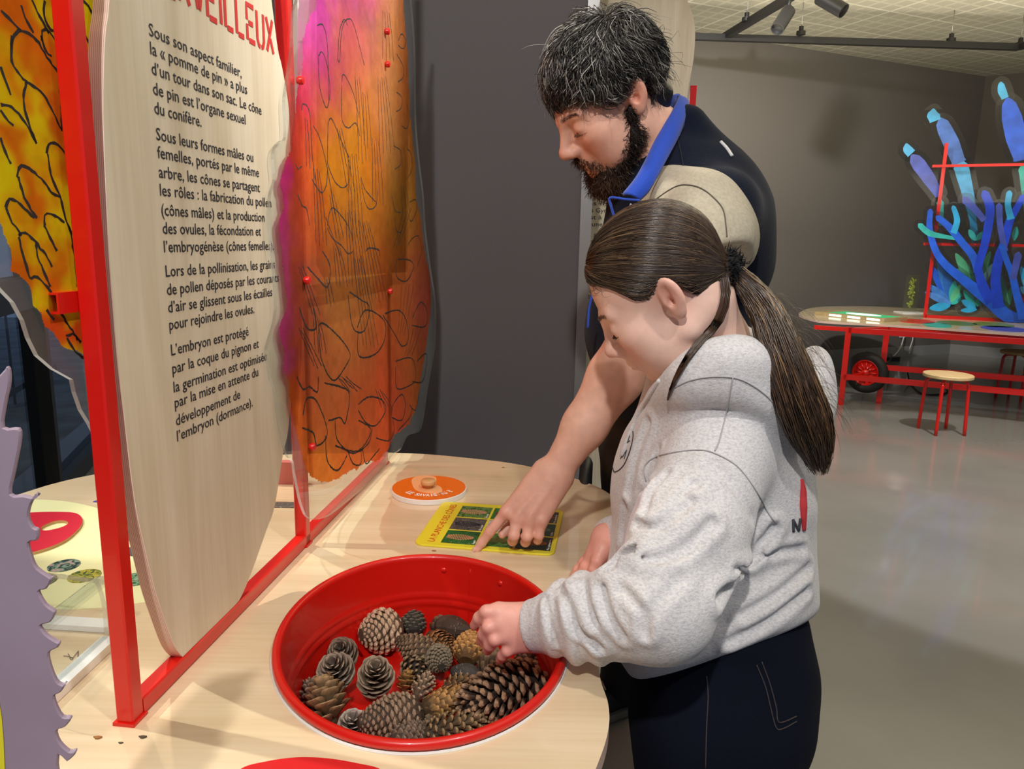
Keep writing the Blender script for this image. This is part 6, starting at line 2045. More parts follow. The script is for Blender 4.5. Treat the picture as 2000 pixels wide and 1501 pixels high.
# the collar: a band swept from the nape round the near side of the neck to the open front corner
cl_top = [W(1296, 200, 1.47), W(1313, 186, 1.45), W(1326, 186, 1.42), W(1322, 200, 1.38), W(1306, 228, 1.345), W(1280, 272, 1.315), W(1258, 318, 1.295), W(1240, 350, 1.285), W(1216, 380, 1.285)]
cl_bot = [W(1316, 236, 1.48), W(1334, 220, 1.455), W(1341, 214, 1.42), W(1338, 234, 1.375), W(1326, 266, 1.335), W(1302, 312, 1.30), W(1282, 348, 1.275), W(1266, 374, 1.268), W(1250, 390, 1.268)]
ct, cb_ = spline(cl_top, 6), spline(cl_bot, 6)
n = len(ct)
V, F = [], []
for i in range(n):
    w = nrm(np.cross(ct[min(i + 1, n - 1)] - ct[max(i - 1, 0)], cb_[i] - ct[i]))
    if w @ (CP - ct[i]) < 0: w = -w
    for s, bul in ((0, 0), (.25, .006), (.5, .009), (.75, .007), (1, 0)):
        V.append(ct[i] * (1 - s) + cb_[i] * s + w * (bul + .003))
    for s, bul in ((1, 0), (.75, .007), (.5, .009), (.25, .006), (0, 0)):
        V.append(ct[i] * (1 - s) + cb_[i] * s + w * (bul - .003))
for i in range(n - 1):
    for j in range(10):
        F.append((i * 10 + j, i * 10 + (j + 1) % 10, (i + 1) * 10 + (j + 1) % 10, (i + 1) * 10 + j))
F += [tuple(range(9, -1, -1)), tuple(range((n - 1) * 10, n * 10))]
obj('collar', (np.array(V), F), M_royal, vest)
obj('back_print', tube(on_surf([(1408, 277), (1420, 290), (1430, 305)], man_vest, 1.0, 6, .0002), .0032, 8), mat('white_transfer', (.75, .75, .75), .6), vest)
# open front edge with blue piping and zip
zp = spline([W(1250, 391, 1.262), W(1222, 389, 1.27), W(1192, 386, 1.285), W(1194, 404, 1.29), W(1200, 425, 1.295), W(1205, 448, 1.30)], 6)
seam_tube(zp, .0022, M_royal, vest, 'front_piping')
zq = spline([W(1158, 572, 1.335), W(1151, 600, 1.34), W(1148, 640, 1.345)], 6)
seam_tube(zq, .0022, M_royal, vest, 'front_piping')
lg = spline([W(1234, 398, 1.262), W(1228, 414, 1.266), W(1220, 432, 1.272), W(1216, 446, 1.276)], 5)
obj('chest_print', tube(lg, .0032, 6), mat('grey_embroidery', srgb(150, 150, 160), 0.8, var=(500, .7)), vest)
pk = [W(1256, 716, 1.36), W(1266, 722, 1.355), W(1277, 748, 1.352), W(1280, 768, 1.352), W(1268, 760, 1.355), W(1258, 740, 1.36)]
obj('pocket_lining', tube(spline([W(1258, 714, 1.345), W(1266, 735, 1.342), W(1275, 758, 1.342), W(1284, 772, 1.344)], 5), .0065, 8), M_royal, vest)


def man_trousers(P):
    d = rc(P, m_hip + np.array([0, 0, .06]), m_hip + np.array([0, 0, -.03]), .140, .150)
    d = smin(d, chain(P, [m_h1, m_k1, m_f1 + np.array([.01, .0, .09])], [.11, .082, .068], .03), .05)
    d = smin(d, chain(P, [m_h2, m_k2, m_f2 + np.array([.01, 0, .09])], [.11, .082, .068], .03), .05)
    d = smax(d, P[:, 2] - (m_hip[2] + .07), .005)
    d = smax(d, -(P[:, 2] - .045), .005)
    return d + (.004 * vnoise(P, 16, 5)).astype(np.float32)


V, F = sculpt(man_trousers, (0.1, 1.35, 0.0), (0.85, 2.2, 1.15), 0.008)
obj('trousers', (V, F), M_mpant, man)
M_shoe = mat('black_shoe', (0.010, 0.010, 0.012), 0.6); M_sole = mat('pale_sole', srgb(120, 116, 108), 0.7)
for fpt, dirv in ((m_f1, np.array([-.55, -.35, 0])), (m_f2, np.array([-.5, -.6, 0]))):
    dv = nrm(dirv); a, b = fpt - dv * .06, fpt + dv * .17

    def shoe(P, a=a, b=b, dv=dv):
        d = rc(P, a + zv * .062, b + zv * .050, .05, .040)
        d = smin(d, rc(P, a + zv * .07, a + zv * .14 + dv * .02, .05, .046), .03)
        return smax(d, -(P[:, 2] - .022), .006)
    V, F = sculpt(shoe, np.minimum(a, b) - .1, np.maximum(a, b) + np.array([.1, .1, .25]), 0.006)
    sh = obj('shoe', (V, F), M_shoe, man)
    V, F = sculpt(lambda P, a=a, b=b: smax(smax(rc(P, a + zv * .02, b + zv * .02, .055, .047), P[:, 2] - .028, .004), -(P[:, 2] - .001), .004), np.minimum(a, b) - .1, np.maximum(a, b) + .1, 0.006)
    obj('sole', (V, F), M_sole, sh)
    lc_ = []
    s_ = np.array([-dv[1], dv[0], 0])
    for t in (.045, .07, .095, .12):
        q = a + dv * (t + .03) + zv * (.118 - .25 * (t - .045))
        lc_.append(tube([q - s_ * .028, q + zv * .006, q + s_ * .028 + dv * .01], .0028, 6))
    q = a + dv * .075 + zv * .128
    lc_.append(tube(spline([q, q + s_ * .03 + zv * .015, q + s_ * .05 - zv * .02, q + s_ * .02 - zv * .005], 5), .0026, 6))
    obj('lace', join(*lc_), mat('cream_lace', srgb(190, 184, 160), 0.8), sh)


# ---- hair and beard
def hair_field(p, rise):
    """Scalp region test in the head frame: True where hair grows."""
    x, a, z = p[:, 0], np.abs(p[:, 1]), p[:, 2]
    line = np.interp(x, [-.11, -.075, -.045, -.030, -.005, .02, .05, .075, .095], [-.085, -.075, -.045, .024, .030, .012, .046, .068, .074])
    return z > line + rise


def man_hair(P):
    p = ((P - mH.astype(np.float32)) @ mB.astype(np.float32)) / np.float32(mS)
    d = ell(p, (-.016, 0, .044), (.102, .085, .092))
    d = smin(d, ell(p, (-.080, 0, -.030), (.040, .060, .060)), .03)
    x, a, z = p[:, 0], np.abs(p[:, 1]), p[:, 2]
    line = np.interp(x, [-.12, -.075, -.045, -.030, -.005, .02, .05, .075, .105], [-.090, -.080, -.050, .030, .034, .016, .044, .062, .066])
    d = smax(d, (line - z) * .8, .008)
    return (d + .0035 * vnoise(p, 40, 3).astype(np.float32)) * mS


V, F = sculpt(man_hair, mH - .2, mH + .2, 0.004)
M_mhair = hair_mat('dark_greying_hair', 0.38)
base_c = srgb(30, 26, 23)
hair = obj('hair', (V, F), M_mhair, man, col=np.tile(base_c, (len(V), 1)))
rg = np.random.default_rng(21)
NS = 8000
R0 = rg.normal(0, 1, (NS * 3, 3)); R0 /= np.linalg.norm(R0, axis=1, keepdims=True)
rt = np.array([-.016, 0, .044]) + R0 * np.array([.100, .083, .090])
rt = rt[hair_field(rt, .002)][:NS]
nh = len(rt); NP = 9
nl = (rt - np.array([-.016, 0, .044])) / np.array([.100, .083, .090]) ** 2; nl /= np.linalg.norm(nl, axis=1, keepdims=True)
# combed away from a whorl at the back of the crown: forward over the brow, down the sides, flicking out at the nape
cE0, rE0 = np.array([-.016, 0, .044]), np.array([.100, .083, .090])
whorl = np.array([-.060, .012, .120])
flow = rt - whorl; flow /= np.linalg.norm(flow, axis=1, keepdims=True)
flow += np.array([.25, 0, 0]) * (rt[:, :1] > 0)
sw_ = np.clip((.100 - rt[:, 2]) / .05, 0, 1) * np.clip((np.abs(rt[:, 1]) - .025) / .03, 0, 1) * np.clip((rt[:, 0] + .06) / .03, 0, 1)
flow += sw_[:, None] * np.array([-1.15, 0, .05])
flow += .30 * np.stack([vnoise(rt, 26, 40 + i) for i in range(3)], 1) + rg.normal(0, .05, (nh, 3))
L_ = rg.uniform(.060, .100, nh) * np.interp(rt[:, 0], [-.1, -.04, .03, .09], [.62, .72, 1.0, .70])
L_ *= np.where(rt[:, 2] < .045, .55, 1.0)
wph = 4.5 * vnoise(rt, 24, 61) + rg.normal(0, .35, nh); wam = rg.uniform(.0015, .0040, nh)
lift = np.clip(.55 + .45 * vnoise(rt, 30, 66) + rg.normal(0, .16, nh), .05, 1.2)
fly = rg.random(nh) < .05
nape = rt[:, 0] < -.055
jl = rg.uniform(-.012, .010, nh)
for pas in (0, 1):
    pts = [rt + nl * .001]
    cur = rt.copy(); reach = np.full(nh, 1.0)
    for i in range(1, NP):
        t = i / (NP - 1)
        n2 = (cur - cE0) / rE0 ** 2; n2 /= np.linalg.norm(n2, axis=1, keepdims=True)
        v = flow - n2 * ((flow * n2).sum(1))[:, None]; v /= np.maximum(np.linalg.norm(v, axis=1, keepdims=True), 1e-6)
        lat = np.cross(n2, v)
        v = v + lat * (.75 * np.cos(wph + t * 6.5))[:, None] * (wam / .004)[:, None]
        cur = cur + v * (L_ / (NP - 1))[:, None]
        q = (cur - cE0) / rE0; r_ = np.linalg.norm(q, axis=1, keepdims=True)
        cur = np.where(r_ < 1.0, cE0 + q / r_ * rE0, cE0 + q / r_ * rE0 * (1 + (r_ - 1) * .55))
        n2 = (cur - cE0) / rE0 ** 2; n2 /= np.linalg.norm(n2, axis=1, keepdims=True)
        h_ = .002 + lift * .015 * np.sin(np.pi * np.minimum(t * .90, 1)) + wam * .9 * np.sin(wph * 1.7 + t * 8)
        h_ = h_ + np.where(fly, .014 * t * t, 0) + np.where(nape, .020 * t ** 2.2, 0)
        pts.append(cur + n2 * np.maximum(h_, .0005)[:, None])
        ln = np.interp(cur[:, 0], [-.12, -.075, -.045, -.030, -.005, .02, .05, .075, .105], [-.14, -.13, -.09, .012, .014, .012, .034, .044, .040]) + jl
        reach = np.where((cur[:, 2] < ln) & (reach >= 1), t, reach)
    L_ = L_ * np.maximum(reach, .22)
A = np.stack(pts, 1)
A = mH + mS * (A @ mB.T)
wx_ = []
for k in range(150):
    i_ = rg.integers(0, nh)
    while not (rt[i_, 0] > .03 or rt[i_, 0] < -.06 or rt[i_, 2] > .10): i_ = rg.integers(0, nh)
    b_ = A[i_, rg.integers(4, NP)]
    o_ = nrm(b_ - (mH + mS * mB @ cE0)); v_ = nrm(o_ * .6 + nrm(A[i_, -1] - A[i_, -3]) * .8 + rg.normal(0, .35, 3)); L0 = rg.uniform(.015, .04)
    wx_.append(resample(spline([b_, b_ + v_ * L0 * .5 + o_ * .003, b_ + v_ * L0 + rg.normal(0, .005, 3), b_ + v_ * L0 * 1.15 - zv * .006 + rg.normal(0, .006, 3)], 4), NP))
A = np.concatenate([A, np.array(wx_)]); nh = len(A)
gr = rg.random(nh)
col = np.where((gr < .15)[:, None], srgb(168, 166, 158), np.where((gr < .34)[:, None], srgb(96, 92, 84), srgb(34, 30, 27))) * rg.uniform(.8, 1.15, (nh, 1))
VF, cc = hair_mesh(A, np.where(np.arange(nh) < nh - 150, rg.uniform(.00055, .00095, nh), .00035), col)
obj('hair_strands', VF, M_mhair, hair, col=cc)


def man_beard(P):
    p = ((P - mH.astype(np.float32)) @ mB.astype(np.float32)) / np.float32(mS)
    m = p.copy(); m[:, 1] = np.abs(m[:, 1])
    d = rc(m, (.068, .018, -.112), (.008, .054, -.070), .024, .017)
    d = smin(d, rc(m, (.008, .054, -.070), (-.006, .066, -.020), .015, .007), .015)
    d = smin(d, ell(p, (.058, 0, -.122), (.034, .036, .028)), .02)
    d = smin(d, rc(m, (.094, .006, -.0605), (.072, .032, -.078), .0100, .0095), .010)
    d = smax(d, -ell(m, (.098, .0, -.0765), (.016, .017, .0062)), .004)
    d = smax(d, -ell(m, (.066, .040, -.050), (.028, .020, .026)), .008)
    return (d + .0030 * vnoise(p, 85, 3).astype(np.float32)) * mS


V, F = sculpt(man_beard, mH - .2, mH + .2, 0.003)
M_beard = hair_mat('dark_brown_beard', 0.6, 0.3)
beard = obj('beard', (V, F), M_beard, man, col=np.tile(srgb(34, 25, 20), (len(V), 1)))
nb2_ = 6500
ii = rg.integers(0, len(V), nb2_)
e = .002
Vs_ = V[ii].astype(np.float32); d0 = man_beard(Vs_)
gn_ = np.stack([man_beard(Vs_ + np.eye(3, dtype=np.float32)[k] * e) - d0 for k in range(3)], 1); gn_ /= np.maximum(np.linalg.norm(gn_, axis=1, keepdims=True), 1e-6)
down = -mB[:, 2] * .9 + mB[:, 0] * .25
dirs = gn_ * .55 + down * .75 + rg.normal(0, .28, (nb2_, 3)); dirs /= np.linalg.norm(dirs, axis=1, keepdims=True)
Lb = rg.uniform(.008, .020, nb2_) * (1 + .7 * np.clip((-.085 - ((V[ii] - mH) @ mB / mS)[:, 2]) / .04, 0, 1)); ph = rg.uniform(0, 6.28, nb2_)
s1 = np.cross(dirs, np.array([0, 0, 1.0])); s1 /= np.maximum(np.linalg.norm(s1, axis=1, keepdims=True), 1e-6); s2_ = np.cross(dirs, s1)
A = np.stack([V[ii] - gn_ * .001 + dirs * (Lb * t)[:, None] + (s1 * np.sin(ph + 9 * t)[:, None] + s2_ * np.cos(ph + 9 * t)[:, None]) * (.0018 * min(1, t * 2)) for t in np.linspace(0, 1, 6)], 1)
pb = (V[ii] - mH) @ mB / mS
tanw = np.clip((pb[:, 0] - .03) / .06, 0, 1)
col = srgb(38, 28, 23) * (1 - .5 * tanw[:, None]) + srgb(96, 64, 42) * .5 * tanw[:, None]
gy_ = rg.random(nb2_) < .05
col[gy_] = srgb(130, 120, 108)
VF, cc = hair_mesh(A, rg.uniform(.0004, .0007, nb2_), col * rg.uniform(.75, 1.25, (nb2_, 1)))
obj('beard_strands', VF, M_beard, beard, col=cc)

lashes(man, mh, M_beard, 5)
eyebrows(man, mh, M_beard, 6, srgb(84, 60, 44), 120)

# ================================================================ the girl
gH = np.array([0.2030, 1.047, 1.3050]); gB = head_axes(*np.radians([-19, 39, -14])); gS = 0.915
girl = empty('person', (0.36, 1.06, 0), 'person with a long brown ponytail and grey hoodie reaching into the red tub', 'person')


def gh(p):
    return gH + gS * (gB @ np.asarray(p, float))


g_nk = np.array(W(1388, 690, 1.10)); g_sh = np.array(W(1400, 900, 1.035)); g_el = np.array(W(1288, 1186, .91)); g_wr = np.array(W(1052, 1220, .985))
g_sh2 = np.array(W(1330, 860, 1.31)); g_el2 = np.array(W(1300, 1090, 1.33)); g_wr2 = np.array(W(1188, 1050, 1.235))
g_ch = np.array(W(1400, 950, 1.17)); g_wa = np.array(W(1395, 1150, 1.16)); g_hp = np.array(W(1405, 1330, 1.15))
g_f1 = np.array([0.30, 1.02, 0.0]); g_f2 = np.array([0.37, 1.22, 0.0])
g_fing = [
    ([W(974, 1192, .992), W(950, 1194, .990), W(936, 1206, 1.000), W(927, 1221, 1.012)], [.0098, .0088, .0080, .0070]),
    ([W(979, 1216, .986), W(955, 1224, .984), W(945, 1238, .996), W(940, 1251, 1.010)], [.0100, .0090, .0082, .0072]),
    ([W(990, 1238, .984), W(967, 1248, .982), W(957, 1259, .993), W(952, 1269, 1.006)], [.0096, .0086, .0080, .0070]),
    ([W(1008, 1258, .986), W(991, 1270, .984), W(982, 1279, .992), W(977, 1287, 1.003)], [.0088, .0078, .0072, .0064]),
    ([W(1012, 1196, 1.012), W(985, 1212, 1.030), W(966, 1226, 1.034), W(954, 1238, 1.034)], [.0120, .0100, .0088, .0074])]
g_fing2 = [
    ([W(1158, 1080, 1.225), W(1140, 1098, 1.225), W(1128, 1112, 1.229), W(1120, 1124, 1.232)], [.0095, .0085, .0076, .0066]),
    ([W(1160, 1084, 1.215), W(1143, 1106, 1.212), W(1133, 1122, 1.216), W(1127, 1132, 1.220)], [.0098, .0086, .0078, .0068]),
    ([W(1164, 1090, 1.208), W(1150, 1112, 1.204), W(1142, 1128, 1.208), W(1138, 1138, 1.212)], [.0092, .0082, .0074, .0066]),
    ([W(1170, 1095, 1.202), W(1160, 1116, 1.198), W(1154, 1130, 1.202), W(1151, 1138, 1.206)], [.0086, .0076, .0070, .0062]),
    ([W(1176, 1072, 1.20), W(1166, 1096, 1.190), W(1160, 1112, 1.190), W(1156, 1122, 1.192)], [.0110, .0095, .0084, .0072])]


def girl_body(P):
    p = ((P - gH.astype(np.float32)) @ gB.astype(np.float32)) / np.float32(gS)
    d = head_sdf(p, True) * gS
    d = smin(d, rc(P, gh((-.040, 0, -.050)), g_nk, .049, .051), .03)
    d = smin(d, rc(P, gh((.01, 0, -.085)), g_nk + np.array([-.03, 0, -.02]), .034, .05), .03)
    d = smin(d, rc(P, g_nk, g_ch, .056, .10), .04)
    d = smin(d, chain(P, [g_ch, g_wa, g_hp], [.10, .10, .10], .05), .05)
    d = smin(d, rc(P, g_nk + np.array([0, 0, -.05]), g_sh, .05, .048), .04)
    d = smin(d, rc(P, g_nk + np.array([0, 0, -.05]), g_sh2, .05, .048), .04)
    d = smin(d, chain(P, [g_sh, g_el, g_wr], [.048, .040, .026], .02), .02)
    d = smin(d, chain(P, [g_sh2, g_el2, g_wr2], [.048, .040, .026], .02), .02)
    d = smin(d, chain(P, [g_hp + np.array([-.02, -.07, -.03]), (g_hp + g_f1) / 2 + np.array([-.03, 0, 0]), g_f1 + zv * .08], [.09, .06, .04], .03), .04)
    d = smin(d, chain(P, [g_hp + np.array([.0, .07, -.03]), (g_hp + g_f2) / 2 + np.array([-.03, 0, 0]), g_f2 + zv * .08], [.09, .06, .04], .03), .04)
    for fg, wr, ra in ((g_fing, g_wr, .0205), (g_fing2, g_wr2, .0195)):
        h = None
        for i in range(4):
            a = wr + (fg[i][0][0] - wr) * .12 + (fg[i][0][0] - fg[1][0][0]) * .45
            e = rc(P, a, fg[i][0][0], ra, .0118)
            h = e if h is None else smin(h, e, .012)
        h = smin(h, rc(P, wr + (fg[4][0][0] - wr) * .3, fg[4][0][0], .018, .013), .014)
        for j, r in fg:
            h = smin(h, chain(P, j, r, .004), .005)
        d = smin(d, h, .012)
    return d


V, F = sculpt(girl_body, (-0.10, 0.72, 0.02), (0.62, 1.48, 1.46), 0.0024)
p = ((V - gH) @ gB) / gS
c = skin_colors(p, srgb(240, 200, 182), True)
far = np.linalg.norm(V - gH, axis=1) > 0.19
c[far] = srgb(232, 170, 154)
kk = np.array([q for fg in (g_fing, g_fing2) for j, r in fg for q in (j[1], j[3])])
kn_ = np.exp(-(((V[:, None] - kk[None]) ** 2).sum(2).min(1)) / .010 ** 2)
c = c * (1 - .4 * kn_[:, None]) + srgb(214, 124, 106) * .4 * kn_[:, None]
M_skin_g = skin_mat('fair_skin', 0.45)
gbody = obj('body', (V, F), M_skin_g, girl, col=mottled(V, c, 110, .04))

# ---- hoodie
M_hood = mat('grey_heather_fleece', srgb(190, 188, 186), 0.95, bump=(380, 0.35), sheen=0.25)
nt = M_hood.node_tree; bs = nt.nodes['Principled BSDF']
tc = nt.nodes.new('ShaderNodeTexCoord'); n1 = nt.nodes.new('ShaderNodeTexNoise'); n1.inputs['Scale'].default_value = 210; n1.inputs['Detail'].default_value = 5; n1.inputs['Roughness'].default_value = .7
mpn = nt.nodes.new('ShaderNodeMapping'); mpn.inputs['Scale'].default_value = (1.0, 1.0, 2.4)
nt.links.new(tc.outputs['Object'], mpn.inputs[0]); nt.links.new(mpn.outputs[0], n1.inputs['Vector'])
crn = nt.nodes.new('ShaderNodeValToRGB'); crn.color_ramp.elements[0].position = .30; crn.color_ramp.elements[1].position = .58
crn.color_ramp.elements[0].color = (*srgb(172, 171, 176), 1); crn.color_ramp.elements[1].color = (*srgb(214, 212, 212), 1)
nt.links.new(n1.outputs['Fac'], crn.inputs[0]); nt.links.new(crn.outputs[0], bs.inputs['Base Color'])


def hood_torso(P, g):
    d = rc(P, g_nk + np.array([.01, .01, -.035]), g_ch, .085 + g, .135 + g)
    d = smin(d, rc(P, g_ch, g_wa, .128 + g, .136 + g), .05)
    d = smin(d, rc(P, g_wa, g_hp, .136 + g, .130 + g), .05)
    d = smin(d, rc(P, g_nk + np.array([.01, 0, -.06]), g_sh, .070 + g, .066 + g), .06)
    d = smin(d, rc(P, g_nk + np.array([0, .01, -.06]), g_sh2, .070 + g, .066 + g), .06)
    d = smin(d, ell(P, W(1300, 950, 1.17), (.075 + g, .115 + g, .11 + g)), .06)          # chest
    d = smin(d, ell(P, W(1290, 1180, 1.14), (.085 + g, .11 + g, .10 + g)), .06)          # belly
    d = smin(d, ell(P, W(1462, 1010, 1.17), (.068 + g, .11 + g, .14 + g)), .06)          # back
    d = smin(d, ell(P, W(1480, 1170, 1.16), (.052 + g, .11 + g, .10 + g)), .06)
    return d


WR = []                                   # (3-D polyline, width, depth) of fabric creases, filled after a first pass
CREPX = [([(1245, 1078), (1222, 1090), (1196, 1116)], .011, .014), ([(1248, 1022), (1275, 1032), (1312, 1016), (1350, 980)], .009, .0085), ([(1236, 1088), (1285, 1092), (1335, 1074), (1390, 1022)], .010, .0095),
         ([(1098, 1152), (1110, 1190), (1130, 1228), (1172, 1264)], .0075, .0085), ([(1142, 1142), (1148, 1180), (1166, 1214)], .0075, .0075), ([(1184, 1128), (1182, 1172), (1198, 1214), (1218, 1242)], .008, .007), ([(1064, 1166), (1074, 1216), (1088, 1256)], .005, .0045),
         ([(1356, 946), (1318, 985), (1292, 1030)], .010, .005), ([(1262, 1005), (1270, 965), (1302, 925)], .008, .006), ([(1578, 1108), (1522, 1158), (1450, 1200)], .009, .007), ([(1574, 1152), (1502, 1210), (1425, 1252)], .009, .007), ([(1432, 1112), (1498, 1082), (1566, 1070)], .008, .006),
         ([(1266, 826), (1242, 894), (1230, 962)], .010, .006), ([(1288, 880), (1262, 955)], .009, .005), ([(1510, 1030), (1450, 1110), (1400, 1170)], .010, .010), ([(1222, 985), (1214, 1050)], .009, .005), ([(1330, 1130), (1280, 1180), (1262, 1225)], .010, .004), ([(1395, 905), (1440, 960), (1470, 1010)], .012, .004), ([(1215, 1150), (1252, 1190), (1262, 1240)], .008, .005)]


def creases(P):
    s = np.zeros(len(P), np.float32)
    for L, w, a in WR:
        d = None
        lo_, hi_ = L.min(0) - 4 * w, L.max(0) + 4 * w
        m = ((P > lo_) & (P < hi_)).all(1)
        if not m.any(): continue
        Q = P[m]
        for i in range(len(L) - 1):
            e = rc(Q, L[i], L[i + 1], 0, 0); d = e if d is None else np.minimum(d, e)
        tp = 1.0
        s[m] += a * (np.exp(-(d / (w * .55)) ** 2) - .55 * np.exp(-((d - w * 1.5) / (w * .8)) ** 2)) * tp
    return s


def hoodie(P):
    d = hood_torso(P, 0)
    d = d + (.0028 * vnoise(P, 13, 31) + .0012 * vnoise(P, 30, 32)).astype(np.float32)
    # hem: slanting lower edge, ribbed band tucked in
    hx = np.array(W(1235, 1346, 1.04)); hb = np.array(W(1578, 1203, 1.12)); hr = np.array(W(1235, 1312, 1.27))
    hn = nrm(np.cross(hb - hx, hr - hx)); hn = hn if hn[2] < 0 else -hn
    d = smax(d, (P - hx.astype(np.float32)) @ hn.astype(np.float32), .016)
    # sleeves: loose, pushed together at the wrist
    s = rc(P, g_sh, g_sh + (g_el - g_sh) * .55, .074, .070)
    s = smin(s, rc(P, g_sh + (g_el - g_sh) * .55, g_el, .070, .060), .03)
    s = smin(s, rc(P, g_el, g_el + (g_wr - g_el) * .55, .058, .050), .04)
    s = smin(s, rc(P, g_el + (g_wr - g_el) * .55, g_el + (g_wr - g_el) * .80, .050, .044), .03)
    t_ = nrm(g_wr - g_el)
    u = (P - g_el.astype(np.float32)) @ t_.astype(np.float32)
    L = float(np.linalg.norm(g_wr - g_el))
    wv = np.clip((u / L - .30) / .3, 0, 1) * np.clip((.93 - u / L) / .1, 0, 1)
    s = s + (.0040 * wv * np.sin(u * 210 + 2.2 * vnoise(P, 16, 51) + (P[:, 2] * 50))).astype(np.float32)
    cuff = rc(P, g_el + (g_wr - g_el) * .84, g_wr + t_ * .014, .0375, .0345)
    cuff = smax(cuff, u - (L + .012), .004)
    s = smin(s, cuff, .008)
    s2 = chain(P, [g_sh2, g_el2, g_wr2 + (g_el2 - g_wr2) * .12], [.080, .066, .042], .03)
    d = smin(smin(d, s2, .02), s, .011)
    return d


def hood_roll(P):
    # gathered hood lying round the neck
    ring = spline([W(1296, 772, 1.16), W(1318, 762, 1.07), W(1350, 736, 1.015), W(1405, 712, 1.00), W(1462, 720, 1.015), W(1515, 762, 1.06), W(1550, 800, 1.14), W(1520, 775, 1.25), W(1440, 720, 1.28), W(1350, 735, 1.26)], 3)
    r_ = np.interp(np.linspace(0, 1, len(ring)), [0, .12, .35, .5, .65, 1], [.016, .020, .032, .036, .040, .034])
    d = chain(P, ring, r_, .02)
    bag = ell(P, W(1525, 815, 1.15), (.060, .09, .075))
    bag = smin(bag, ell(P, W(1590, 752, 1.17), (.026, .06, .062)), .03)
    d = smin(d, bag, .04)
    low = spline([W(1300, 782, 1.09), W(1335, 765, 1.03), W(1400, 752, .995), W(1465, 768, 1.00), W(1512, 815, 1.03), W(1535, 860, 1.07)], 3)
    d = smin(d, chain(P, low, np.full(len(low), .020), .02), .018)
    hol = spline([W(1320, 712, 1.0), W(1370, 672, .98), W(1440, 662, 1.0)], 3)
    d = d + (.0022 * vnoise(P, 22, 71)).astype(np.float32)
    return smax(d, -rc(P, gh((-.03, 0, -.04)), g_nk + np.array([0, 0, -.02]), .060, .060), .012)


def hoodie_all(P):
    d = smin(hoodie(P), hood_roll(P), .016)
    return d + creases(P) if WR else d


_w = []
for px, w, a in CREPX:
    L = on_surf(px, hoodie_all, .8, 4, 0, 1.5)
    if len(L) > 2: _w.append((L.astype(np.float32), w, a))
WR = _w


V, F = sculpt(hoodie_all, (-0.02, 0.74, 0.62), (0.68, 1.52, 1.36), 0.0034)
hood = obj('hoodie', (V, F), M_hood, girl)


def on_cloth(px, f=hoodie_all, d0=.8, n=6, lift=.0004):
    return on_surf(px, f, d0, n, lift, 1.5)


M_stitch = mat('grey_stitch', srgb(172, 170, 172), 0.9)
SEAMS = [[(1262, 940), (1258, 915), (1272, 896), (1310, 884), (1360, 878), (1395, 884), (1440, 910), (1475, 955), (1500, 1000), (1517, 1022)],
         [(1432, 735), (1420, 800), (1405, 860), (1396, 880)],
         [(1310, 760), (1350, 742), (1400, 735), (1450, 742), (1500, 775), (1540, 825)],
         [(1268, 1300), (1320, 1306), (1400, 1290), (1480, 1258), (1540, 1212), (1572, 1180)]]
for i, s_ in enumerate(SEAMS[:3]):
    seam_tube(on_cloth(s_), .0010, M_stitch, hood)
st = on_cloth([(1288, 742), (1268, 775), (1245, 812), (1228, 850), (1215, 890)], lift=.001)
obj('drawstring', tube(st, .0032, 8), M_hood, hood)
# round chest badge with a letter, and the back lettering
M_badge = mat('dark_print', srgb(60, 60, 68), 0.8)
bd_ = on_cloth([(1236, 842), (1236, 856), (1230, 880), (1220, 905), (1208, 918), (1199, 920), (1196, 908)], lift=.0006)
obj('badge_print', tube(bd_, .0009, 5), M_badge, hood)
mm = [on_cloth(q, n=2, lift=.0006) for q in ([(1212, 896), (1217, 880)], [(1217, 880), (1216, 892)], [(1216, 892), (1224, 878)], [(1224, 878), (1219, 896)], [(1226, 862), (1230, 850)], [(1222, 866), (1230, 860)])]
obj('badge_letter', join(*[tube(resample(q, 6), .0007, 5) for q in mm]), M_badge, hood)
rd_ = on_cloth([(1566, 935), (1568, 955), (1568, 980), (1569, 1005), (1570, 1035)], lift=.0004)
obj('red_back_print', tube(rd_, np.interp(np.linspace(0, 1, len(rd_)), [0, .3, .6, 1], [.002, .005, .006, .003]), 10), mat('red_transfer', srgb(190, 50, 56), 0.8), hood)
nn2 = [on_cloth(q, n=2, lift=.0008) for q in ([(1550, 1038), (1549, 1014)], [(1549, 1014), (1560, 1036)], [(1560, 1036), (1563, 1012)])]
obj('back_letter', join(*[tube(resample(q, 6), .0020, 6) for q in nn2]), M_badge, hood)

# ---- jeans and shoes
M_jean = mat('dark_denim', srgb(10, 15, 30), 0.95, spec=0.2, bump=(500, 0.4), var=(10, .12))


def jeans(P):
    d = rc(P, g_hp + np.array([.0, 0, .10]), g_hp + np.array([.0, 0, -.06]), .112, .132)
    d = smin(d, ell(P, W(1490, 1320, 1.14), (.070, .112, .11)), .05)
    k1 = (g_hp + g_f1) / 2 + np.array([-.02, 0, .02]); k2 = (g_hp + g_f2) / 2 + np.array([-.02, 0, .02])
    d = smin(d, chain(P, [g_hp + np.array([-.015, -.06, -.05]), k1, g_f1 + zv * .07], [.115, .078, .060], .03), .05)
    d = smin(d, chain(P, [g_hp + np.array([.0, .06, -.05]), k2, g_f2 + zv * .07], [.115, .078, .060], .03), .05)
    d = smax(d, P[:, 2] - (g_hp[2] + .15), .005)
    d = smax(d, -(P[:, 2] - .04), .004)
    return d + (.0030 * vnoise(P, 18, 5)).astype(np.float32)


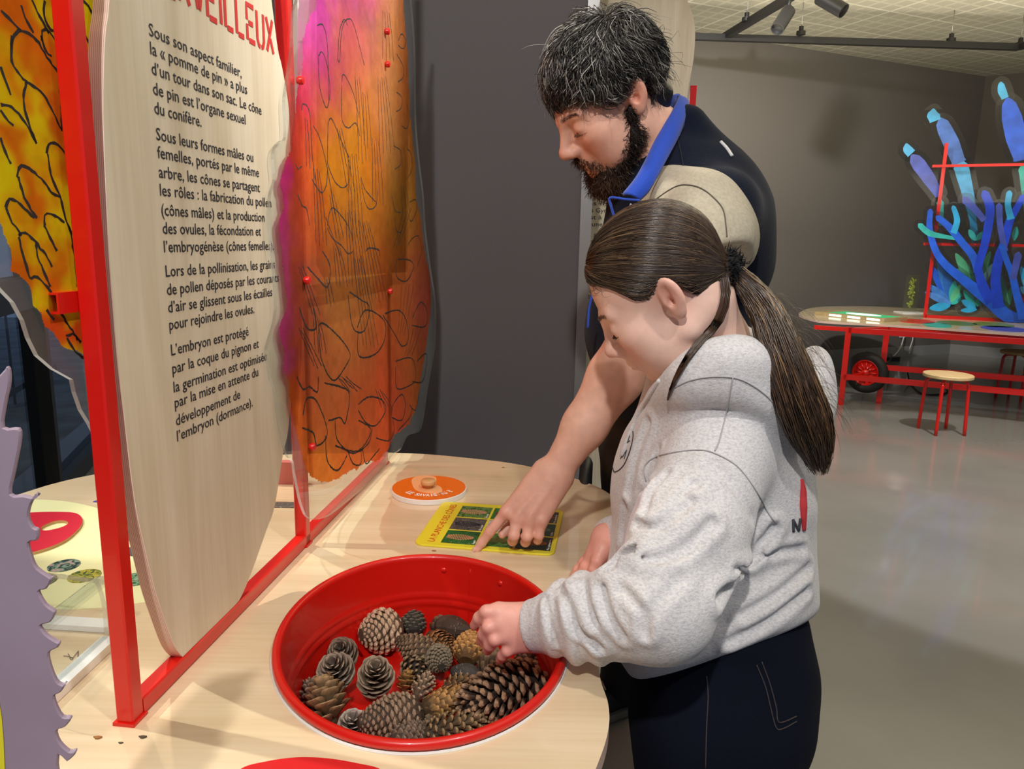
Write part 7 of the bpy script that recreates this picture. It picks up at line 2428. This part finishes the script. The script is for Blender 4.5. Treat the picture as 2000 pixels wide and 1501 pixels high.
V, F = sculpt(jeans, (0.05, 0.75, 0.0), (0.72, 1.45, 0.98), 0.006)
jean = obj('jeans', (V, F), M_jean, girl)
M_thr = mat('denim_stitch', srgb(70, 62, 60), 0.9)
for q in ([(1380, 1320), (1383, 1360), (1380, 1420), (1378, 1500)], [(1478, 1298), (1495, 1340), (1505, 1380), (1516, 1420), (1530, 1422), (1556, 1408)], [(1488, 1292), (1504, 1335), (1516, 1380), (1522, 1410), (1556, 1398)]):
    seam_tube(on_cloth(q, jeans, .8), .0008, M_thr, jean, 'stitching')
for fpt in (g_f1, g_f2):
    a, b = fpt + np.array([.05, 0, 0]), fpt + np.array([-.15, 0, 0])
    V, F = sculpt(lambda P, a=a, b=b: smax(smin(rc(P, a + zv * .055, b + zv * .042, .045, .036), rc(P, a + zv * .06, a + zv * .12, .045, .042), .03), -(P[:, 2] - .003), .006), np.minimum(a, b) - .08, np.maximum(a, b) + np.array([.08, .08, .2]), 0.006)
    obj('shoe', (V, F), M_shoe, girl)

tie_l = gB.T @ (W(1412, 524, 1.012) - gH) / gS
print('tie', tie_l)
# ---- hair: sleek cap pulled back to a tie, long ponytail
def cap_line(x):
    return np.interp(x, [-.12, -.090, -.065, -.046, -.036, -.019, .006, .022, .029, .036, .048, .064, .08, .10], [-.125, -.105, -.078, -.030, .022, .026, .014, .018, .032, .049, .060, .071, .080, .092])


def girl_cap(P):
    p = ((P - gH.astype(np.float32)) @ gB.astype(np.float32)) / np.float32(gS)
    d = ell(p, (-.015, 0, .037), (.1035, .0825, .0935))
    d = smin(d, rc(p, (-.060, 0, -.002), tie_l * .93 + np.array([0, 0, 0]), .058, .020), .03)
    d = smin(d, rc(p, (-.048, 0, -.040), tie_l * .95 + np.array([0, 0, -.012]), .046, .016), .02)
    d = smax(d, (cap_line(p[:, 0]).astype(np.float32) - p[:, 2]) * .55, .014)
    return d * gS


def cap_or_skin(P):
    p = ((P - gH.astype(np.float32)) @ gB.astype(np.float32)) / np.float32(gS)
    return np.minimum(girl_cap(P), head_sdf(p, True, False) * gS)


V, F = sculpt(girl_cap, gH - .2, gH + .2, 0.003)
M_ghair = hair_mat('brown_hair', 0.30, 0.7)
p = (V - gH) @ gB / gS
ghair = obj('hair', (V, F), M_ghair, girl, col=np.tile(srgb(50, 36, 27), (len(V), 1)))
NS = 4600
R0 = rg.normal(0, 1, (NS * 3, 3)); R0 /= np.linalg.norm(R0, axis=1, keepdims=True)
cE, rE = np.array([-.015, 0, .037]), np.array([.1035, .0825, .0935])
rt = cE + R0 * rE
ok = rt[:, 2] > cap_line(rt[:, 0]) - .006 * rg.random(len(rt)) ** 2 + .001
ok &= ~((np.abs(rt[:, 1]) > .055) & (rt[:, 0] > -.050) & (rt[:, 0] < .006) & (rt[:, 2] < .042))
rt = rt[ok][:NS]; nh = len(rt); NP = 14
pts = []
jit = rg.normal(0, .0010, (nh, 3)); jz = rg.uniform(-.0002, .0014, nh)
for t in np.linspace(0, 1, NP):
    tt = t ** .9
    q = rt * (1 - tt) + tie_l * tt
    u = (q - cE) / rE; r_ = np.linalg.norm(u, axis=1, keepdims=True)
    on = cE + u / r_ * rE
    k = np.clip((t - .62) / .38, 0, 1) ** 1.3
    nn_ = (on - cE) / rE ** 2; nn_ /= np.linalg.norm(nn_, axis=1, keepdims=True)
    z_ = on * (1 - k) + (tie_l + (on - cE) * .17 * np.array([.5, 1, 1])) * k
    pts.append(z_ + nn_ * jz[:, None] + jit * math.sin(math.pi * t) * 1.2)
A = gH + gS * (np.stack(pts, 1) @ gB.T)
def hold_up(Q):
    p = (Q - gH) @ gB / gS
    low = cap_line(p[:, 0]) + np.tile(np.repeat(rg.uniform(-.003, .004, nh), NP - 1), 1)
    p[:, 2] = np.where((p[:, 0] > -.062) & (p[:, 2] < low), low, p[:, 2])
    return gH + gS * (p @ gB.T)


fl_ = hold_up(A[:, :-1].reshape(-1, 3)); tgt = np.repeat(jz, NP - 1) + .0006
for _ in range(3):
    q = fl_.astype(np.float32); d0 = cap_or_skin(q)
    gr_ = np.stack([cap_or_skin(q + np.eye(3, dtype=np.float32)[k] * np.float32(.002)) - d0 for k in range(3)], 1)
    gr_ /= np.maximum(np.linalg.norm(gr_, axis=1, keepdims=True), 1e-6)
    fl_ = hold_up(fl_ + gr_ * np.clip(tgt - d0, -.03, .03)[:, None])
A[:, :-1] = fl_.reshape(nh, NP - 1, 3)
col = srgb(62, 47, 36) * rg.uniform(.55, 1.5, (nh, 1)) * np.array([1, 1, 1])
hl = rg.random(nh) < .18
col[hl] = srgb(116, 92, 66) * rg.uniform(.8, 1.2, (hl.sum(), 1))
VF, cc = hair_mesh(A, rg.uniform(.0005, .0009, nh), col)
obj('hair_strands', VF, M_ghair, ghair, col=cc)
# hair tie
tw = gh(tie_l + np.array([-.006, 0, 0]))
ta_ = nrm(np.array(W(1440, 548, 1.03)) - np.array(W(1395, 512, 1.02)))
tx = nrm(np.cross(ta_, [0, 1, 0])); ty = np.cross(ta_, tx)
tiep = []
for k in range(340):
    a = rg.uniform(0, 6.28); r0 = rg.uniform(.014, .021); b = rg.uniform(-.012, .014)
    q = tw + ta_ * b + (tx * math.cos(a) + ty * math.sin(a)) * r0
    dr = nrm(tx * math.cos(a) + ty * math.sin(a) + rg.normal(0, .7, 3))
    tiep.append([q - dr * .005, q, q + dr * .005 + rg.normal(0, .002, 3), q + dr * .009 + rg.normal(0, .003, 3)])
VF, cc = hair_mesh(np.array(tiep), np.full(340, .0011), np.tile([.006, .006, .007], (340, 1)))
tv, tf = lathe([(.013 + .0085 * math.cos(a), .0125 * math.sin(a)) for a in np.linspace(0, 2 * math.pi, 13)], 24)
tie = obj('hair_tie', xf((tv, tf), basis(tw, tx, ty, ta_)), mat('black_scrunchie', (.006, .006, .007), .9), girl)
obj('fluff', VF, mat('black_fluff', (.006, .006, .007), .9), tie)
# ponytail
PT = np.array([tw - ta_ * .01, tw + ta_ * .015, W(1455, 552, 1.018), W(1492, 602, 1.008), W(1524, 680, .995), W(1552, 760, .985), W(1580, 830, .99), W(1597, 885, 1.01), W(1602, 925, 1.02)])
PTs = resample(spline(PT, 8), 14)
Tn, Nn, Bn_ = frames(PTs)
wid_ = np.interp(np.linspace(0, 1, 14), [0, .08, .25, .5, .75, .9, 1], [.010, .012, .022, .032, .034, .024, .010])
dep_ = wid_ * .7
NPt = 1500
aa = rg.uniform(0, 6.28, NPt); rr_ = np.sqrt(rg.uniform(.25, 1, NPt)); tw_ = rg.normal(0, .35, NPt)
side_v = CR[None] - Tn * (Tn @ CR)[:, None]; side_v /= np.linalg.norm(side_v, axis=1, keepdims=True); dep_v = np.cross(Tn, side_v)
cutoff = rg.uniform(.80, 1.0, NPt); cutoff[rg.random(NPt) < .12] = .6
tpar = np.linspace(0, 1, 14)
A = np.zeros((NPt, 14, 3))
for j in range(14):
    tj = np.clip(tpar[j] * cutoff, 0, 1)
    c0 = np.stack([np.interp(tj, tpar, PTs[:, k]) for k in range(3)], 1)
    s0 = np.stack([np.interp(tj, tpar, side_v[:, k]) for k in range(3)], 1); d0_ = np.stack([np.interp(tj, tpar, dep_v[:, k]) for k in range(3)], 1)
    w0 = np.interp(tj, tpar, wid_); w1 = np.interp(tj, tpar, dep_)
    a2 = aa + tw_ * tj
    A[:, j] = c0 + s0 * (np.cos(a2) * rr_ * w0)[:, None] + d0_ * (np.sin(a2) * rr_ * w1)[:, None] + rg.normal(0, .0008, (NPt, 3))
col = srgb(62, 44, 30) * rg.uniform(.5, 1.5, (NPt, 1))
hl = rg.random(NPt) < .16
col[hl] = srgb(118, 88, 56) * rg.uniform(.8, 1.2, (hl.sum(), 1))
VF, cc = hair_mesh(A, rg.uniform(.0009, .0016, NPt), col)
pony = obj('ponytail', VF, M_ghair, girl, col=cc)
core, cf = tube(PTs[:-2], wid_[:-2] * .62, 10)
obj('ponytail_core', (core, cf), mat('hair_core', srgb(40, 29, 21), .5), pony)
# loose lock along the neck, flyaways and baby hairs
LKs = resample(on_surf([(1414, 545), (1417, 572), (1413, 600), (1400, 630), (1378, 655), (1348, 690), (1325, 728), (1309, 762), (1304, 780)], lambda P: np.minimum(np.minimum(girl_body(P), hoodie_all(P)), girl_cap(P)), .85, 5, .005, 1.5), 12)
NL_ = 170
Tl, Nl, Bl = frames(LKs)
wl = np.interp(np.linspace(0, 1, 12), [0, .3, .7, 1], [.012, .012, .006, .002])
a2 = rg.uniform(0, 6.28, NL_); r2 = np.sqrt(rg.uniform(0, 1, NL_))
A1 = LKs[None] + Nl[None] * (np.cos(a2) * r2)[:, None, None] * wl[None, :, None] + Bl[None] * (np.sin(a2) * r2)[:, None, None] * wl[None, :, None] * .5
FY = []
for k in range(64):
    t0 = rg.uniform(.25, .85); i0 = int(t0 * 12)
    q = PTs[i0] + side_v[i0] * rg.uniform(.5, 1.0) * wid_[i0]
    v = nrm(side_v[i0] * rg.uniform(.3, 1.1) + Tn[i0] * rg.uniform(.2, 1.0) + dep_v[i0] * rg.normal(0, .4))
    L0 = rg.uniform(.02, .065)
    FY.append(resample(spline([q, q + v * L0 * .4 + zv * .004, q + v * L0 * .75 + Tn[i0] * .01, q + v * L0 - zv * .012 + Tn[i0] * .02], 4), 12))
for k in range(12):
    x0 = rg.uniform(.045, .085); y0 = rg.uniform(.02, .06)
    q0 = np.array([x0, y0, float(cap_line(np.array([x0]))[0]) + .004]); u = (q0 - cE) / rE; q0 = cE + u / np.linalg.norm(u) * (rE + .001)
    q3 = q0 + np.array([rg.uniform(-.03, -.005), rg.uniform(.0, .006), rg.uniform(-.022, -.006)]); qm = (q0 + q3) / 2 + np.array([.008, .004, -.004])
    FY.append(resample(spline([gh(q0), gh(qm), gh(q3)], 6), 12))
A2 = np.array(FY)
A = np.concatenate([A1, A2])
col = srgb(66, 47, 32) * rg.uniform(.6, 1.5, (len(A), 1))
VF, cc = hair_mesh(A, np.concatenate([rg.uniform(.0007, .0012, NL_), np.full(len(A2), .00026)]), col)
obj('loose_hair', VF, M_ghair, ghair, col=cc)

lashes(girl, gh, M_ghair, 8)
eyebrows(girl, gh, M_ghair, 9, srgb(120, 88, 62), 160, .004)
